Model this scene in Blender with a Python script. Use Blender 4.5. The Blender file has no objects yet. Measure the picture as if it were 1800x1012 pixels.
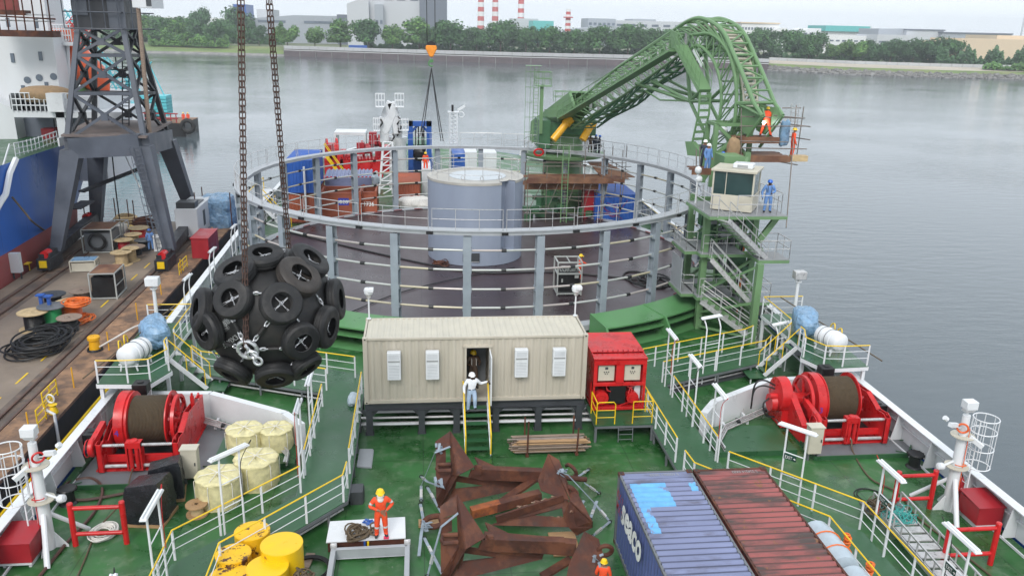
import bpy, math, random
import numpy as np
from mathutils import Vector, Matrix, Quaternion
R_=math.radians; PI=math.pi
random.seed(7)
scene=bpy.context.scene
COL=scene.collection
# ---------------- camera ----------------
F_PX=1456.8; PITCH=0.3051; ROLL=0.0232; YAW=0.1141; CH=16.29
_cy,_sy,_cp,_sp=math.cos(YAW),math.sin(YAW),math.cos(PITCH),math.sin(PITCH)
_F=Vector((_sy*_cp,_cy*_cp,-_sp)); _Rt=Vector((_cy,-_sy,0)); _U=_Rt.cross(_F)
_cr,_sr=math.cos(ROLL),math.sin(ROLL)
CR=_Rt*_cr+_U*_sr; CU=-_Rt*_sr+_U*_cr
camd=bpy.data.cameras.new('camera'); cam=bpy.data.objects.new('camera',camd); COL.objects.link(cam)
camd.sensor_width=36; camd.lens=36*F_PX/1800; camd.clip_start=.1; camd.clip_end=9000
m=Matrix((CR,CU,-_F)).transposed().to_4x4(); m.translation=(0,0,CH); cam.matrix_world=m
scene.camera=cam
# ---------------- sky, sun, exposure ----------------
EXPO=0.8; SUN=1.15; SKYS=0.135
w=bpy.data.worlds.new('World'); scene.world=w; w.use_nodes=True
nt=w.node_tree; nt.nodes.clear()
sky=nt.nodes.new('ShaderNodeTexSky'); sky.sky_type='NISHITA'; sky.sun_disc=False
SE,SR=R_(42),R_(-165)
sky.sun_elevation=SE; sky.sun_rotation=SR; sky.air_density=1; sky.dust_density=4; sky.ozone_density=1
cloud=nt.nodes.new('ShaderNodeMix'); cloud.data_type='RGBA'; cloud.inputs[0].default_value=.93
tc=nt.nodes.new('ShaderNodeTexCoord'); sep=nt.nodes.new('ShaderNodeSeparateXYZ'); nt.links.new(tc.outputs['Generated'],sep.inputs[0])
cn=nt.nodes.new('ShaderNodeTexNoise'); cn.inputs['Scale'].default_value=2.2; cn.inputs['Detail'].default_value=4
mp=nt.nodes.new('ShaderNodeMapping'); mp.inputs['Scale'].default_value=(1,1,5); nt.links.new(tc.outputs['Generated'],mp.inputs[0]); nt.links.new(mp.outputs[0],cn.inputs['Vector'])
cr_=nt.nodes.new('ShaderNodeValToRGB'); cr_.color_ramp.elements[0].position=.3; cr_.color_ramp.elements[0].color=(4.75,5.1,5.5,1)
cr_.color_ramp.elements[1].position=.7; cr_.color_ramp.elements[1].color=(5.05,5.4,5.75,1)
nt.links.new(cn.outputs[0],cr_.inputs[0])
nt.links.new(sky.outputs[0],cloud.inputs[6]); nt.links.new(cr_.outputs[0],cloud.inputs[7])
bg=nt.nodes.new('ShaderNodeBackground'); bg.inputs[1].default_value=SKYS
nt.links.new(cloud.outputs[2],bg.inputs[0]); wo=nt.nodes.new('ShaderNodeOutputWorld'); nt.links.new(bg.outputs[0],wo.inputs[0])
sd=bpy.data.lights.new('sun','SUN'); sd.energy=SUN; sd.angle=R_(22); sd.color=(1,.97,.93)
so=bpy.data.objects.new('sun',sd); COL.objects.link(so)
sv=Vector((math.sin(SR)*math.cos(SE),math.cos(SR)*math.cos(SE),math.sin(SE)))
so.rotation_euler=sv.to_track_quat('Z','Y').to_euler(); so.location=(0,0,60)
vs=scene.view_settings; vs.view_transform='Standard'; vs.look='None'; vs.exposure=EXPO; vs.gamma=1; vs.use_curve_mapping=False
scene.render.engine='CYCLES'
# ---------------- pixel -> world on a known plane ----------------
def ray(px,py): return _F+CR*((px-900)/F_PX)-CU*((py-506)/F_PX)
def G(px,py,z=0.):
    d=ray(px,py); t=(z-CH)/d.z; return Vector((d.x*t,d.y*t,z))
def V(px,py,Y):
    d=ray(px,py); t=Y/d.y; return Vector((d.x*t,Y,CH+d.z*t))
def XP(px,py,X):
    d=ray(px,py); t=X/d.x; return Vector((X,d.y*t,CH+d.z*t))
def PL(px,py,p,n):
    d=ray(px,py); o=Vector((0,0,CH)); t=(p-o).dot(n)/d.dot(n); return o+d*t
CX=3.43                      # ship's centre line
def mx(x): return 2*CX-x
# ---------------- materials ----------------
def mat(name,col,rough=.55,metal=0.,var=.18,scale=1.2,bump=.0,col2=None,t=(.45,.6),spec=.5,scale2=None,rust=0,rustcol=(.12,.04,.015),stretch=None,alpha=None,emit=0,rv=.15,detail=6):
    m=bpy.data.materials.new(name); m.use_nodes=True; n=m.node_tree; N=n.nodes; L=n.links
    b=N['Principled BSDF']; b.inputs['Roughness'].default_value=rough; b.inputs['Metallic'].default_value=metal
    b.inputs['Specular IOR Level'].default_value=spec
    g=N.new('ShaderNodeNewGeometry'); mpn=N.new('ShaderNodeMapping'); L.new(g.outputs['Position'],mpn.inputs[0])
    if stretch: mpn.inputs['Scale'].default_value=stretch
    no=N.new('ShaderNodeTexNoise'); no.inputs['Scale'].default_value=scale; no.inputs['Detail'].default_value=detail; no.inputs['Roughness'].default_value=.6
    L.new(mpn.outputs[0],no.inputs['Vector'])
    r=N.new('ShaderNodeMapRange'); r.inputs[1].default_value=.3; r.inputs[2].default_value=.7; r.inputs[3].default_value=1-var; r.inputs[4].default_value=1+var
    L.new(no.outputs[0],r.inputs[0])
    mu=N.new('ShaderNodeMix'); mu.data_type='RGBA'; mu.blend_type='MULTIPLY'; mu.inputs[0].default_value=1; mu.clamp_result=False
    mu.inputs[6].default_value=(*col,1); L.new(r.outputs[0],mu.inputs[7]); out=mu.outputs[2]
    if col2:
        n2=N.new('ShaderNodeTexNoise'); n2.inputs['Scale'].default_value=scale2 or scale*.6; n2.inputs['Detail'].default_value=10; n2.inputs['Roughness'].default_value=.65
        L.new(mpn.outputs[0],n2.inputs['Vector'])
        r2=N.new('ShaderNodeMapRange'); r2.inputs[1].default_value=t[0]; r2.inputs[2].default_value=t[1]; L.new(n2.outputs[0],r2.inputs[0])
        mi=N.new('ShaderNodeMix'); mi.data_type='RGBA'; L.new(r2.outputs[0],mi.inputs[0]); L.new(out,mi.inputs[6]); mi.inputs[7].default_value=(*col2,1); out=mi.outputs[2]
    if rust:
        n3=N.new('ShaderNodeTexNoise'); n3.inputs['Scale'].default_value=2.3; n3.inputs['Detail'].default_value=12; n3.inputs['Roughness'].default_value=.7
        L.new(g.outputs['Position'],n3.inputs['Vector'])
        r3=N.new('ShaderNodeMapRange'); r3.inputs[1].default_value=.72-rust; r3.inputs[2].default_value=.75-rust; L.new(n3.outputs[0],r3.inputs[0])
        mi=N.new('ShaderNodeMix'); mi.data_type='RGBA'; L.new(r3.outputs[0],mi.inputs[0]); L.new(out,mi.inputs[6]); mi.inputs[7].default_value=(*rustcol,1); out=mi.outputs[2]
    L.new(out,b.inputs['Base Color'])
    rr=N.new('ShaderNodeMapRange'); rr.inputs[1].default_value=.3; rr.inputs[2].default_value=.7; rr.inputs[3].default_value=max(.03,rough-rv); rr.inputs[4].default_value=min(1,rough+rv)
    L.new(no.outputs[0],rr.inputs[0]); L.new(rr.outputs[0],b.inputs['Roughness'])
    if bump:
        bu=N.new('ShaderNodeBump'); bu.inputs['Strength'].default_value=.6; bu.inputs['Distance'].default_value=bump
        nb=N.new('ShaderNodeTexNoise'); nb.inputs['Scale'].default_value=scale*8; nb.inputs['Detail'].default_value=4; L.new(g.outputs['Position'],nb.inputs['Vector'])
        L.new(nb.outputs[0],bu.inputs['Height']); L.new(bu.outputs[0],b.inputs['Normal'])
    if emit:
        b.inputs['Emission Color'].default_value=(*col,1); b.inputs['Emission Strength'].default_value=emit
    if alpha is not None: b.inputs['Alpha'].default_value=alpha
    return m
M={}
def MM(k,*a,**kw): M[k]=mat(k,*a,**kw)
MM('deck_green',(.022,.1,.024),.36,var=.4,scale=.55,col2=(.085,.155,.075),t=(.5,.68),scale2=1.6,rust=.09,rustcol=(.11,.16,.095),bump=.002,rv=.22)
MM('walk_green',(.022,.088,.034),.36,var=.15,scale=.8,col2=(.038,.11,.05),t=(.5,.7),rv=.18)
MM('deck_far',(.05,.17,.085),.4,var=.25,scale=.3)
MM('white',(.62,.64,.66),.38,var=.07,scale=.8,rust=.02,rustcol=(.3,.2,.12))
MM('white_clean',(.66,.68,.7),.35,var=.05)
MM('yellow',(.78,.52,.008),.38,var=.1)
MM('red',(.50,.012,.014),.33,var=.22,scale=1.5,spec=.5,rust=.035,rustcol=(.16,.02,.015))
MM('red_dark',(.32,.012,.02),.4,var=.15)
MM('grey_steel',(.27,.31,.35),.42,var=.12,scale=.9,col2=(.34,.37,.4),t=(.55,.75))
MM('grey_ring',(.33,.35,.37),.42,var=.12,scale=1.1,rust=.06,rustcol=(.25,.22,.19))
MM('grey_hub',(.25,.29,.37),.45,var=.1,scale=.35,col2=(.29,.33,.4),t=(.5,.8),stretch=(1,1,.25))
MM('hub_top',(.4,.385,.35),.5,var=.18,scale=.6)
MM('hub_top2',(.46,.5,.53),.45,var=.08,scale=.6)
MM('floor_brown',(.043,.026,.032),.33,var=.35,scale=.22,col2=(.06,.04,.043),t=(.45,.75),rv=.12)
MM('galv',(.5,.5,.5),.38,metal=.4,var=.2,scale=6)
MM('pipe_pale',(.42,.44,.42),.4,metal=.1,var=.1,scale=.5)
MM('pipe_gold',(.43,.39,.28),.4,metal=.1,var=.1,scale=.5)
MM('pipe_pink',(.4,.36,.34),.4,metal=.1,var=.1,scale=.5)
MM('cream',(.47,.43,.355),.5,var=.1,scale=1.2,col2=(.40,.375,.30),t=(.5,.85),stretch=(1,1,.15),rust=.02,rustcol=(.35,.22,.1))
MM('cream_roof',(.5,.47,.385),.5,var=.09,scale=1.5,rust=.05,rustcol=(.5,.38,.22))
MM('grey_dark',(.045,.05,.056),.45,var=.15)
MM('grey_mid',(.13,.14,.15),.5,var=.15)
MM('black',(.008,.008,.009),.45,var=.3)
MM('rubber',(.010,.010,.0105),.6,var=.4,scale=2.5,col2=(.028,.023,.02),t=(.5,.75),rv=.12,bump=.004)
MM('tyre',(.0075,.0076,.0085),.6,var=.35,scale=3,col2=(.036,.033,.031),t=(.52,.72),rv=.12)
MM('chain_rust',(.085,.048,.038),.6,metal=.3,var=.4,scale=9)
MM('chain_galv',(.6,.61,.63),.32,metal=.7,var=.15,scale=9)
MM('rust',(.066,.02,.011),.75,var=.45,scale=2.2,col2=(.125,.042,.019),t=(.48,.62),bump=.012)
MM('groove_blue',(.085,.095,.16),.6,var=.4,scale=1.5,stretch=(.4,1,1))
MM('groove_red',(.1,.045,.04),.6,var=.4,scale=1.5,stretch=(.4,1,1))
MM('tyre_brown',(.024,.019,.016),.55,var=.35,scale=3,col2=(.05,.042,.036),t=(.48,.7),rv=.12)
MM('rust_scale',(.36,.25,.18),.85,var=.3,scale=8,col2=(.12,.05,.03),t=(.45,.55))
MM('rust_orange',(.27,.075,.02),.75,var=.4,scale=3,col2=(.12,.035,.02),t=(.48,.6))
MM('strap',(.24,.29,.34),.6,var=.2,scale=6)
MM('rope_brown',(.1,.072,.042),.7,var=.25,scale=9,bump=.01)
MM('rope_black',(.012,.012,.013),.6,var=.3)
MM('rope_white',(.68,.66,.62),.8,var=.15,scale=9)
MM('hose',(.09,.045,.035),.5,var=.2)
MM('net_teal',(.05,.33,.3),.8,var=.3,scale=9)
MM('bag_yellow',(.66,.6,.33),.5,var=.2,scale=5,bump=.05,col2=(.5,.45,.25),t=(.55,.75))
MM('tarp_blue',(.17,.3,.45),.35,var=.3,scale=4,bump=.04,col2=(.33,.45,.57),t=(.5,.75))
MM('tarp_grey',(.42,.5,.56),.42,var=.12,scale=2,bump=.02)
MM('black_wrap',(.011,.012,.016),.22,var=.3,scale=3,bump=.03)
MM('wood',(.36,.22,.11),.7,var=.25,scale=4,stretch=(1,6,6))
MM('wood_grey',(.24,.18,.14),.8,var=.35,scale=3,stretch=(1,8,8))
MM('drum_yellow',(.8,.5,.006),.4,var=.07,scale=2,rust=.09,rustcol=(.25,.1,.02))
MM('drum_rusty',(.8,.47,.01),.45,var=.08,scale=2,rust=.155,rustcol=(.085,.032,.02))
MM('blue_cont',(.075,.1,.24),.45,var=.15,scale=.8,rust=.04,rustcol=(.05,.03,.03))
MM('blue_roof',(.17,.195,.32),.42,var=.16,scale=.9,col2=(.09,.09,.13),t=(.54,.68),scale2=1.3,stretch=(.3,1,1),rust=.04,rustcol=(.04,.025,.02))
MM('blue_patch',(.12,.36,.64),.4,var=.15,scale=3,col2=(.17,.195,.32),t=(.57,.6),scale2=1.6)
MM('red_roof',(.27,.075,.07),.55,var=.25,scale=.7,col2=(.06,.042,.038),t=(.46,.58),scale2=.9,stretch=(.3,1.2,1),rust=.12,rustcol=(.2,.085,.035))
MM('red_cont',(.22,.055,.05),.55,var=.2,rust=.12)
MM('rust_cont',(.30,.075,.035),.6,var=.2,scale=.5,rust=.05)
MM('navy',(.02,.09,.36),.4,var=.12)
MM('crane_green',(.135,.245,.115),.42,var=.1,scale=.6)
MM('found_green',(.085,.23,.085),.38,var=.14,scale=.6)
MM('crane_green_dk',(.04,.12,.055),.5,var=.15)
MM('cyl_yellow',(.75,.38,.01),.35,var=.08)
MM('scaff',(.2,.17,.15),.5,metal=.3,var=.3,scale=3)
MM('plank',(.2,.1,.055),.75,var=.35,scale=1.2,col2=(.12,.05,.03))
MM('glass_dark',(.02,.06,.06),.08,var=.3,spec=.8)
MM('paint_louvre',(.42,.44,.46),.5)
MM('glass_grn',(.012,.04,.04),.1,var=.2,spec=.8)
MM('hull_blue',(.016,.115,.46),.4,var=.12,scale=.15,col2=(.03,.1,.32),t=(.5,.75),stretch=(1,1,.3))
MM('hull_red',(.27,.06,.06),.6,var=.18,scale=.3,rust=.03)
MM('ship_white',(.6,.62,.64),.45,var=.05,scale=.3,col2=(.6,.6,.58),t=(.6,.85),stretch=(1,1,.2))
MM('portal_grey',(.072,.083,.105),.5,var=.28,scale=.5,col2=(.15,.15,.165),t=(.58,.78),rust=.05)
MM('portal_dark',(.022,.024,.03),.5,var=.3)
MM('primer_red',(.2,.035,.03),.6,var=.3)
MM('cyan',(.1,.5,.56),.45,var=.1,scale=.4)
MM('orange_boat',(.62,.1,.03),.4,var=.12)
MM('quay_brown',(.24,.19,.145),.62,var=.3,scale=.25,col2=(.17,.135,.105),t=(.42,.62),scale2=.12,rust=.06,rustcol=(.12,.06,.03),rv=.2)
MM('quay_rust',(.26,.15,.085),.75,var=.45,scale=.7,col2=(.11,.07,.05),t=(.45,.62),scale2=1.1,bump=.01)
MM('track_dark',(.11,.085,.07),.7,var=.35,scale=1.2,col2=(.2,.13,.09),t=(.5,.65))
MM('rail_rust',(.1,.055,.04),.6,var=.3,scale=1)
MM('quay_black',(.02,.02,.02),.7,var=.4)
MM('spool_wood',(.48,.36,.2),.7,var=.25,scale=4)
MM('orange_hose',(.72,.15,.02),.5,var=.15)
MM('green_spool',(.02,.33,.1),.5)
MM('concrete',(.36,.36,.35),.8,var=.15,scale=.05)
MM('fence_white',(.46,.47,.48),.7,var=.08,scale=.05)
MM('pile_dark',(.1,.08,.085),.8,var=.3,scale=.15,stretch=(1,1,3))
MM('sand',(.42,.37,.3),.9,var=.15,scale=.03)
MM('grass',(.13,.19,.05),.9,var=.35,scale=.06,col2=(.24,.22,.11),t=(.5,.7))
MM('land',(.13,.15,.08),.9,var=.3,scale=.02)
MM('rock',(.2,.195,.185),.9,var=.4,scale=.3)
MM('bark',(.09,.07,.05),.9)
MM('bld_grey',(.33,.36,.4),.7,var=.05,scale=.02)
MM('bld_dark',(.14,.16,.2),.7,var=.05,scale=.02)
MM('bld_light',(.5,.52,.55),.7,var=.05,scale=.02)
MM('bld_white',(.7,.71,.72),.7,var=.05,scale=.02)
MM('bld_beige',(.62,.5,.36),.7,var=.05,scale=.02)
MM('bld_teal',(.1,.45,.44),.6,var=.05,scale=.02)
MM('bld_glass',(.12,.15,.19),.3,var=.2,scale=.1)
MM('chim_red',(.5,.1,.1),.7,var=.05)
MM('cloth_orange',(.78,.075,.018),.7,var=.12,scale=6,bump=.01)
MM('cloth_white',(.74,.76,.8),.75,var=.08,scale=6,bump=.01)
MM('cloth_blue',(.12,.24,.5),.75,var=.14,scale=6,bump=.01)
MM('cloth_jean',(.36,.47,.62),.75,var=.1,scale=6)
MM('cloth_brown',(.09,.055,.035),.75,var=.14,scale=6)
MM('cloth_dark',(.03,.04,.06),.75,var=.14,scale=6)
MM('skin_dark',(.08,.04,.025),.55,var=.08)
MM('skin_tan',(.3,.15,.09),.55,var=.08)
MM('boot',(.02,.02,.022),.5)
MM('reflect',(.55,.56,.56),.4)
MM('hat_yellow',(.85,.55,.01),.3,var=.03)
MM('hat_white',(.8,.8,.8),.3,var=.03)
MM('hat_blue',(.02,.12,.5),.3,var=.03)
MM('paint_blue',(.03,.05,.4),.5)
MM('paint_white',(.75,.76,.74),.5)
MM('paint_grey',(.3,.31,.31),.5)
MM('sign_dark',(.01,.05,.04),.4)
MM('pink',(.7,.05,.12),.6)
MM('life_orange',(.75,.12,.02),.5)
MM('weld',(.75,.85,1),.5,emit=40)
MM('tarp_brown',(.3,.2,.11),.8,var=.2,scale=4,bump=.03)
MM('lamp_glass',(.75,.77,.78),.25,var=.04)
def seams(k,px,py,wd=.018,dark=.55):
    m=M[k]; n=m.node_tree; N=n.nodes; L=n.links; b=N['Principled BSDF']; src=b.inputs['Base Color'].links[0].from_socket
    g=[x for x in N if x.type=='NEW_GEOMETRY'][0]; sp=N.new('ShaderNodeSeparateXYZ'); L.new(g.outputs['Position'],sp.inputs[0]); outs=[]
    for ax,p in (('X',px),('Y',py)):
        a=N.new('ShaderNodeMath'); a.operation='PINGPONG'; L.new(sp.outputs[ax],a.inputs[0]); a.inputs[1].default_value=p/2
        c=N.new('ShaderNodeMath'); c.operation='LESS_THAN'; L.new(a.outputs[0],c.inputs[0]); c.inputs[1].default_value=wd; outs.append(c.outputs[0])
    mx_=N.new('ShaderNodeMath'); mx_.operation='MAXIMUM'; L.new(outs[0],mx_.inputs[0]); L.new(outs[1],mx_.inputs[1])
    mi=N.new('ShaderNodeMix'); mi.data_type='RGBA'; mi.blend_type='MULTIPLY'; L.new(mx_.outputs[0],mi.inputs[0]); L.new(src,mi.inputs[6]); mi.inputs[7].default_value=(dark,dark,dark,1); L.new(mi.outputs[2],b.inputs['Base Color'])
seams('deck_green',2.7,7.3); seams('floor_brown',2.4,6.1,.03,.6); seams('hull_blue',1000,4.2,.03,.7); seams('grey_hub',1000,1000)
def leafmat(k,c):
    m=mat(k,c,.8,var=.45,scale=.12); M[k]=m
leafmat('leaf_dark',(.045,.115,.04)); leafmat('leaf_mid',(.07,.165,.05)); leafmat('leaf_light',(.13,.25,.06)); leafmat('leaf_dusty',(.07,.145,.065))
MM('grating',(.24,.25,.26),.5,var=.15)
MM('portal_floor',(.15,.12,.11),.7,var=.3,scale=.6)
MM('hook_orange',(.8,.27,.02),.4)
# ---------------- mesh builder ----------------
NTH='first second third fourth fifth sixth seventh eighth ninth tenth eleventh twelfth thirteenth fourteenth fifteenth sixteenth seventeenth eighteenth nineteenth twentieth twenty-first twenty-second twenty-third twenty-fourth twenty-fifth twenty-sixth twenty-seventh twenty-eighth twenty-ninth thirtieth'.split()
WL={}
SPLIT=set('stay rail_coupling ring_joint roof_bolt rope_clamp guide_roller window grey_drum equipment brace scaffold_tube pipe pipe_support clamp lifting_eye corner_slot switch paint_patch motor pipework machinery tread lettering_dot deck_drum sling brick post_foot gusset_plate chute support_leg cradle_foot landing_leg rusty_beam side_leg rail_post lifting_lug pale_paint rubber_sleeve hatch edge_rope foot fence_post fitting pole shackle beam_piece tower_block'.split())
def wl(o): return WL.get(o.name,Vector((0,0,0)))
class MB:
    def __init__(s): s.v=[]; s.f=[]; s.m=[]; s.mi=0
    def add(s,vs,fs):
        b=len(s.v); s.v+= [tuple(v) for v in vs]; s.f+=[tuple(b+i for i in f) for f in fs]; s.m+=[s.mi]*len(fs); return s
    def box(s,c,d,rz=0,rot=None):
        hx,hy,hz=d[0]/2,d[1]/2,d[2]/2
        vs=[Vector((x,y,z)) for z in (-hz,hz) for y in (-hy,hy) for x in (-hx,hx)]
        if rot is None and rz: rot=Matrix.Rotation(rz,3,'Z')
        if rot is not None: vs=[rot@v for v in vs]
        c=Vector(c); return s.add([v+c for v in vs],[(0,2,3,1),(4,5,7,6),(0,1,5,4),(2,6,7,3),(0,4,6,2),(1,3,7,5)])
    def b2(s,x0,x1,y0,y1,z0,z1): return s.box(((x0+x1)/2,(y0+y1)/2,(z0+z1)/2),(abs(x1-x0),abs(y1-y0),abs(z1-z0)))
    def frame(s,p,q,up=None):
        p=Vector(p); q=Vector(q); d=(q-p); L=d.length; d=d/L if L>1e-9 else Vector((0,0,1))
        up=Vector(up) if up else (Vector((0,0,1)) if abs(d.z)<.95 else Vector((0,1,0)))
        a=d.cross(up).normalized(); b=a.cross(d).normalized(); return p,q,d,a,b
    def bar(s,p,q,w,h=None,up=None):
        h=h or w; p,q,d,a,b=s.frame(p,q,up); vs=[]
        for o in (p,q):
            for i,j in ((-1,-1),(1,-1),(1,1),(-1,1)): vs.append(o+a*i*w/2+b*j*h/2)
        return s.add(vs,[(0,3,2,1),(4,5,6,7),(0,1,5,4),(1,2,6,5),(2,3,7,6),(3,0,4,7)])
    def hbeam(s,p,q,w,h,t=.03,up=None):
        p,q,d,a,b=s.frame(p,q,up)
        s.bar(p+b*(h/2-t/2),q+b*(h/2-t/2),w,t,up); s.bar(p-b*(h/2-t/2),q-b*(h/2-t/2),w,t,up); s.bar(p,q,t,h-2*t-.004,up); return s
    def tube(s,p,q,r,n=8,r2=None,cap=True):
        r2=r if r2 is None else r2; p,q,d,a,b=s.frame(p,q); vs=[]
        for o,rr in ((p,r),(q,r2)):
            for i in range(n):
                t=2*PI*i/n; vs.append(o+(a*math.cos(t)+b*math.sin(t))*rr)
        fs=[(i,(i+1)%n,n+(i+1)%n,n+i) for i in range(n)]
        if cap: fs+=[tuple(range(n-1,-1,-1)),tuple(range(n,2*n))]
        return s.add(vs,fs)
    def path(s,pts,r,n=6,closed=False):
        pts=[Vector(p) for p in pts]; k=len(pts)
        if k<2: return s
        ref=None; vs=[]
        for i in range(k):
            a_=pts[(i-1)%k] if (closed or i>0) else pts[i]; b_=pts[(i+1)%k] if (closed or i<k-1) else pts[i]
            d=(b_-a_); d=d.normalized() if d.length>1e-9 else Vector((0,0,1))
            if ref is None: ref=Vector((0,0,1)) if abs(d.z)<.9 else Vector((0,1,0))
            x=d.cross(ref)
            if x.length<1e-4: x=d.cross(Vector((1,.3,.2)))
            x.normalize(); y=x.cross(d).normalized(); ref=y
            for j in range(n):
                t=2*PI*j/n; vs.append(pts[i]+(x*math.cos(t)+y*math.sin(t))*r)
        fs=[]
        for i in range(k if closed else k-1):
            for j in range(n):
                a=i*n+j; b=i*n+(j+1)%n; c=((i+1)%k)*n+(j+1)%n; d=((i+1)%k)*n+j; fs.append((a,b,c,d))
        if not closed: fs+=[tuple(range(n-1,-1,-1)),tuple((k-1)*n+j for j in range(n))]
        return s.add(vs,fs)
    def lathe(s,prof,c=(0,0,0),axis=(0,0,1),n=24,a0=0,a1=2*PI,caps=True):
        c=Vector(c); ax=Vector(axis).normalized(); ref=Vector((1,0,0)) if abs(ax.x)<.9 else Vector((0,1,0))
        y=ax.cross(ref).normalized(); x=y.cross(ax).normalized(); full=abs(a1-a0-2*PI)<1e-6; k=n if full else n+1; vs=[]
        for r,h in prof:
            for i in range(k):
                t=a0+(a1-a0)*i/n; vs.append(c+ax*h+(x*math.cos(t)+y*math.sin(t))*r)
        fs=[]; m_=len(prof)
        for j in range(m_-1):
            for i in range(n):
                a=j*k+i; b=j*k+(i+1)%k; fs.append((a,b,b+k,a+k))
        if full and caps:
            if prof[0][0]>1e-6: fs.append(tuple(range(k-1,-1,-1)))
            if prof[-1][0]>1e-6: fs.append(tuple((m_-1)*k+i for i in range(k)))
        return s.add(vs,fs)
    def prism(s,poly,off):
        poly=[Vector(p) for p in poly]; off=Vector(off); n=len(poly)
        return s.add(poly+[p+off for p in poly],[tuple(range(n-1,-1,-1)),tuple(range(n,2*n))]+[(i,(i+1)%n,n+(i+1)%n,n+i) for i in range(n)])
    def plate(s,poly,t):
        poly=[Vector(p) for p in poly]; nn=Vector((0,0,0))
        for i in range(1,len(poly)-1): nn+=(poly[i]-poly[0]).cross(poly[i+1]-poly[0])
        nn.normalize(); return s.prism([p-nn*t/2 for p in poly],nn*t)
    def slab(s,poly,z0,z1): return s.prism([(p[0],p[1],z0) for p in poly],(0,0,z1-z0))
    def torus(s,c,axis,R,r,n=24,k=8,sx=1,a0=0,a1=2*PI):
        pr=[]; c=Vector(c); ax=Vector(axis).normalized(); ref=Vector((0,0,1)) if abs(ax.z)<.9 else Vector((1,0,0))
        x=ax.cross(ref).normalized(); y=ax.cross(x).normalized()
        pts=[c+(x*math.cos(a0+(a1-a0)*i/n)*sx+y*math.sin(a0+(a1-a0)*i/n))*R for i in range(n if a1-a0>6.28 else n+1)]
        return s.path(pts,r,k,closed=a1-a0>6.28)
    def blob(s,c,r,n=12,m_=8,jit=.08,rot=None):
        c=Vector(c); vs=[];fs=[]
        for j in range(m_+1):
            ph=PI*j/m_
            for i in range(n):
                th=2*PI*i/n; v=Vector((math.sin(ph)*math.cos(th)*r[0],math.sin(ph)*math.sin(th)*r[1],math.cos(ph)*r[2]))*(1+random.uniform(-jit,jit))
                if rot is not None: v=rot@v
                vs.append(c+v)
        for j in range(m_):
            for i in range(n): a=j*n+i;b=j*n+(i+1)%n; fs.append((a,a+n,b+n,b))
        return s.add(vs,fs)
    def crumple(s,c,r,rot=None,ex=4.,amp=.07,n=30,m_=20,sd=1,flat=-1.):
        rnd=random.Random(sd); W=[(Vector((rnd.gauss(0,1),rnd.gauss(0,1),rnd.gauss(0,1))).normalized()*f_,rnd.uniform(0,6.28),1./f_**.6) for f_ in (2.,2.6,3.5,4.5,6,8,11,15,19) for _ in range(2)]
        c=Vector(c); vs=[];fs=[]
        for j in range(m_+1):
            ph=PI*j/m_
            for i in range(n):
                th=2*PI*i/n; d=Vector((math.sin(ph)*math.cos(th),math.sin(ph)*math.sin(th),math.cos(ph))); k=(abs(d.x)**ex+abs(d.y)**ex+abs(d.z)**ex)**(-1/ex); q=d*k
                dis=1+amp*sum(abs(math.sin(q.dot(w_)+p_))*a_ for w_,p_,a_ in W)-amp*2.4
                v=Vector((q.x*r[0]*dis,q.y*r[1]*dis,max(q.z,flat)*r[2]*dis))
                if rot is not None: v=rot@v
                vs.append(c+v)
        for j in range(m_):
            for i in range(n): a=j*n+i;b=j*n+(i+1)%n; fs.append((a,a+n,b+n,b))
        return s.add(vs,fs)
    def corr(s,o,u,v,n,L,H,pitch=.28,dep=.036,end=0,groove=0):
        o,u,v,n=Vector(o),Vector(u).normalized(),Vector(v).normalized(),Vector(n).normalized()
        k=max(1,round(L/pitch)); p=L/k; prof=[]
        for i in range(k):
            b=i*p
            prof+=[(b,0),(b+p*.25,0),(b+p*.5,dep),(b+p*.75,dep)]
        prof.append((L,0)); vs=[]
        for a,d in prof: vs.append(o+u*a+n*d)
        for a,d in prof: vs.append(o+u*a+n*d+v*H)
        m_=len(prof); s.add(vs,[(i,i+1,m_+i+1,m_+i) for i in range(m_-1)])
        if groove:
            for i in range(m_-1):
                if i%4==0: s.m[-(m_-1)+i]=groove
        return s
    def islands(s):
        par=list(range(len(s.v)))
        def fd(i):
            while par[i]!=i: par[i]=par[par[i]]; i=par[i]
            return i
        for f in s.f:
            r=fd(f[0])
            for i in f[1:]: par[fd(i)]=r
        gr={}
        for k,f in enumerate(s.f): gr.setdefault(fd(f[0]),[]).append(k)
        out=[]
        for ks in gr.values():
            q=MB(); mp={}
            for k in ks:
                for i in s.f[k]:
                    if i not in mp: mp[i]=len(q.v); q.v.append(s.v[i])
                q.f.append(tuple(mp[i] for i in s.f[k])); q.m.append(s.m[k])
            out.append(q)
        return out
    def build(s,name,mats,parent=None,smooth=True,loc=None,ang=35,bevel=0,one=False):
        if not isinstance(mats,(list,tuple)): mats=[mats]
        if parent is not None and name in SPLIT and not one:
            ps=s.islands()
            if 1<len(ps)<=100: return [q.build(name,mats,parent,smooth,loc,ang,bevel,True) for q in ps][0]
        me=bpy.data.meshes.new(name); A=np.array(s.v,dtype=np.float64).reshape(-1,3)
        if parent is not None: off=wl(parent)
        elif loc is not None: off=Vector(loc)
        else:
            mn=A.min(0); mxx=A.max(0); off=Vector(((mn[0]+mxx[0])/2,(mn[1]+mxx[1])/2,mn[2]))
        A=A-np.array(off); me.from_pydata(A.tolist(),[],s.f)
        for m_ in mats: me.materials.append(M[m_] if isinstance(m_,str) else m_)
        me.polygons.foreach_set('material_index',s.m)
        if smooth:
            me.polygons.foreach_set('use_smooth',[True]*len(s.f)); 
        me.update()
        if smooth: me.set_sharp_from_angle(angle=R_(ang))
        o=bpy.data.objects.new(name,me); COL.objects.link(o)
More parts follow.
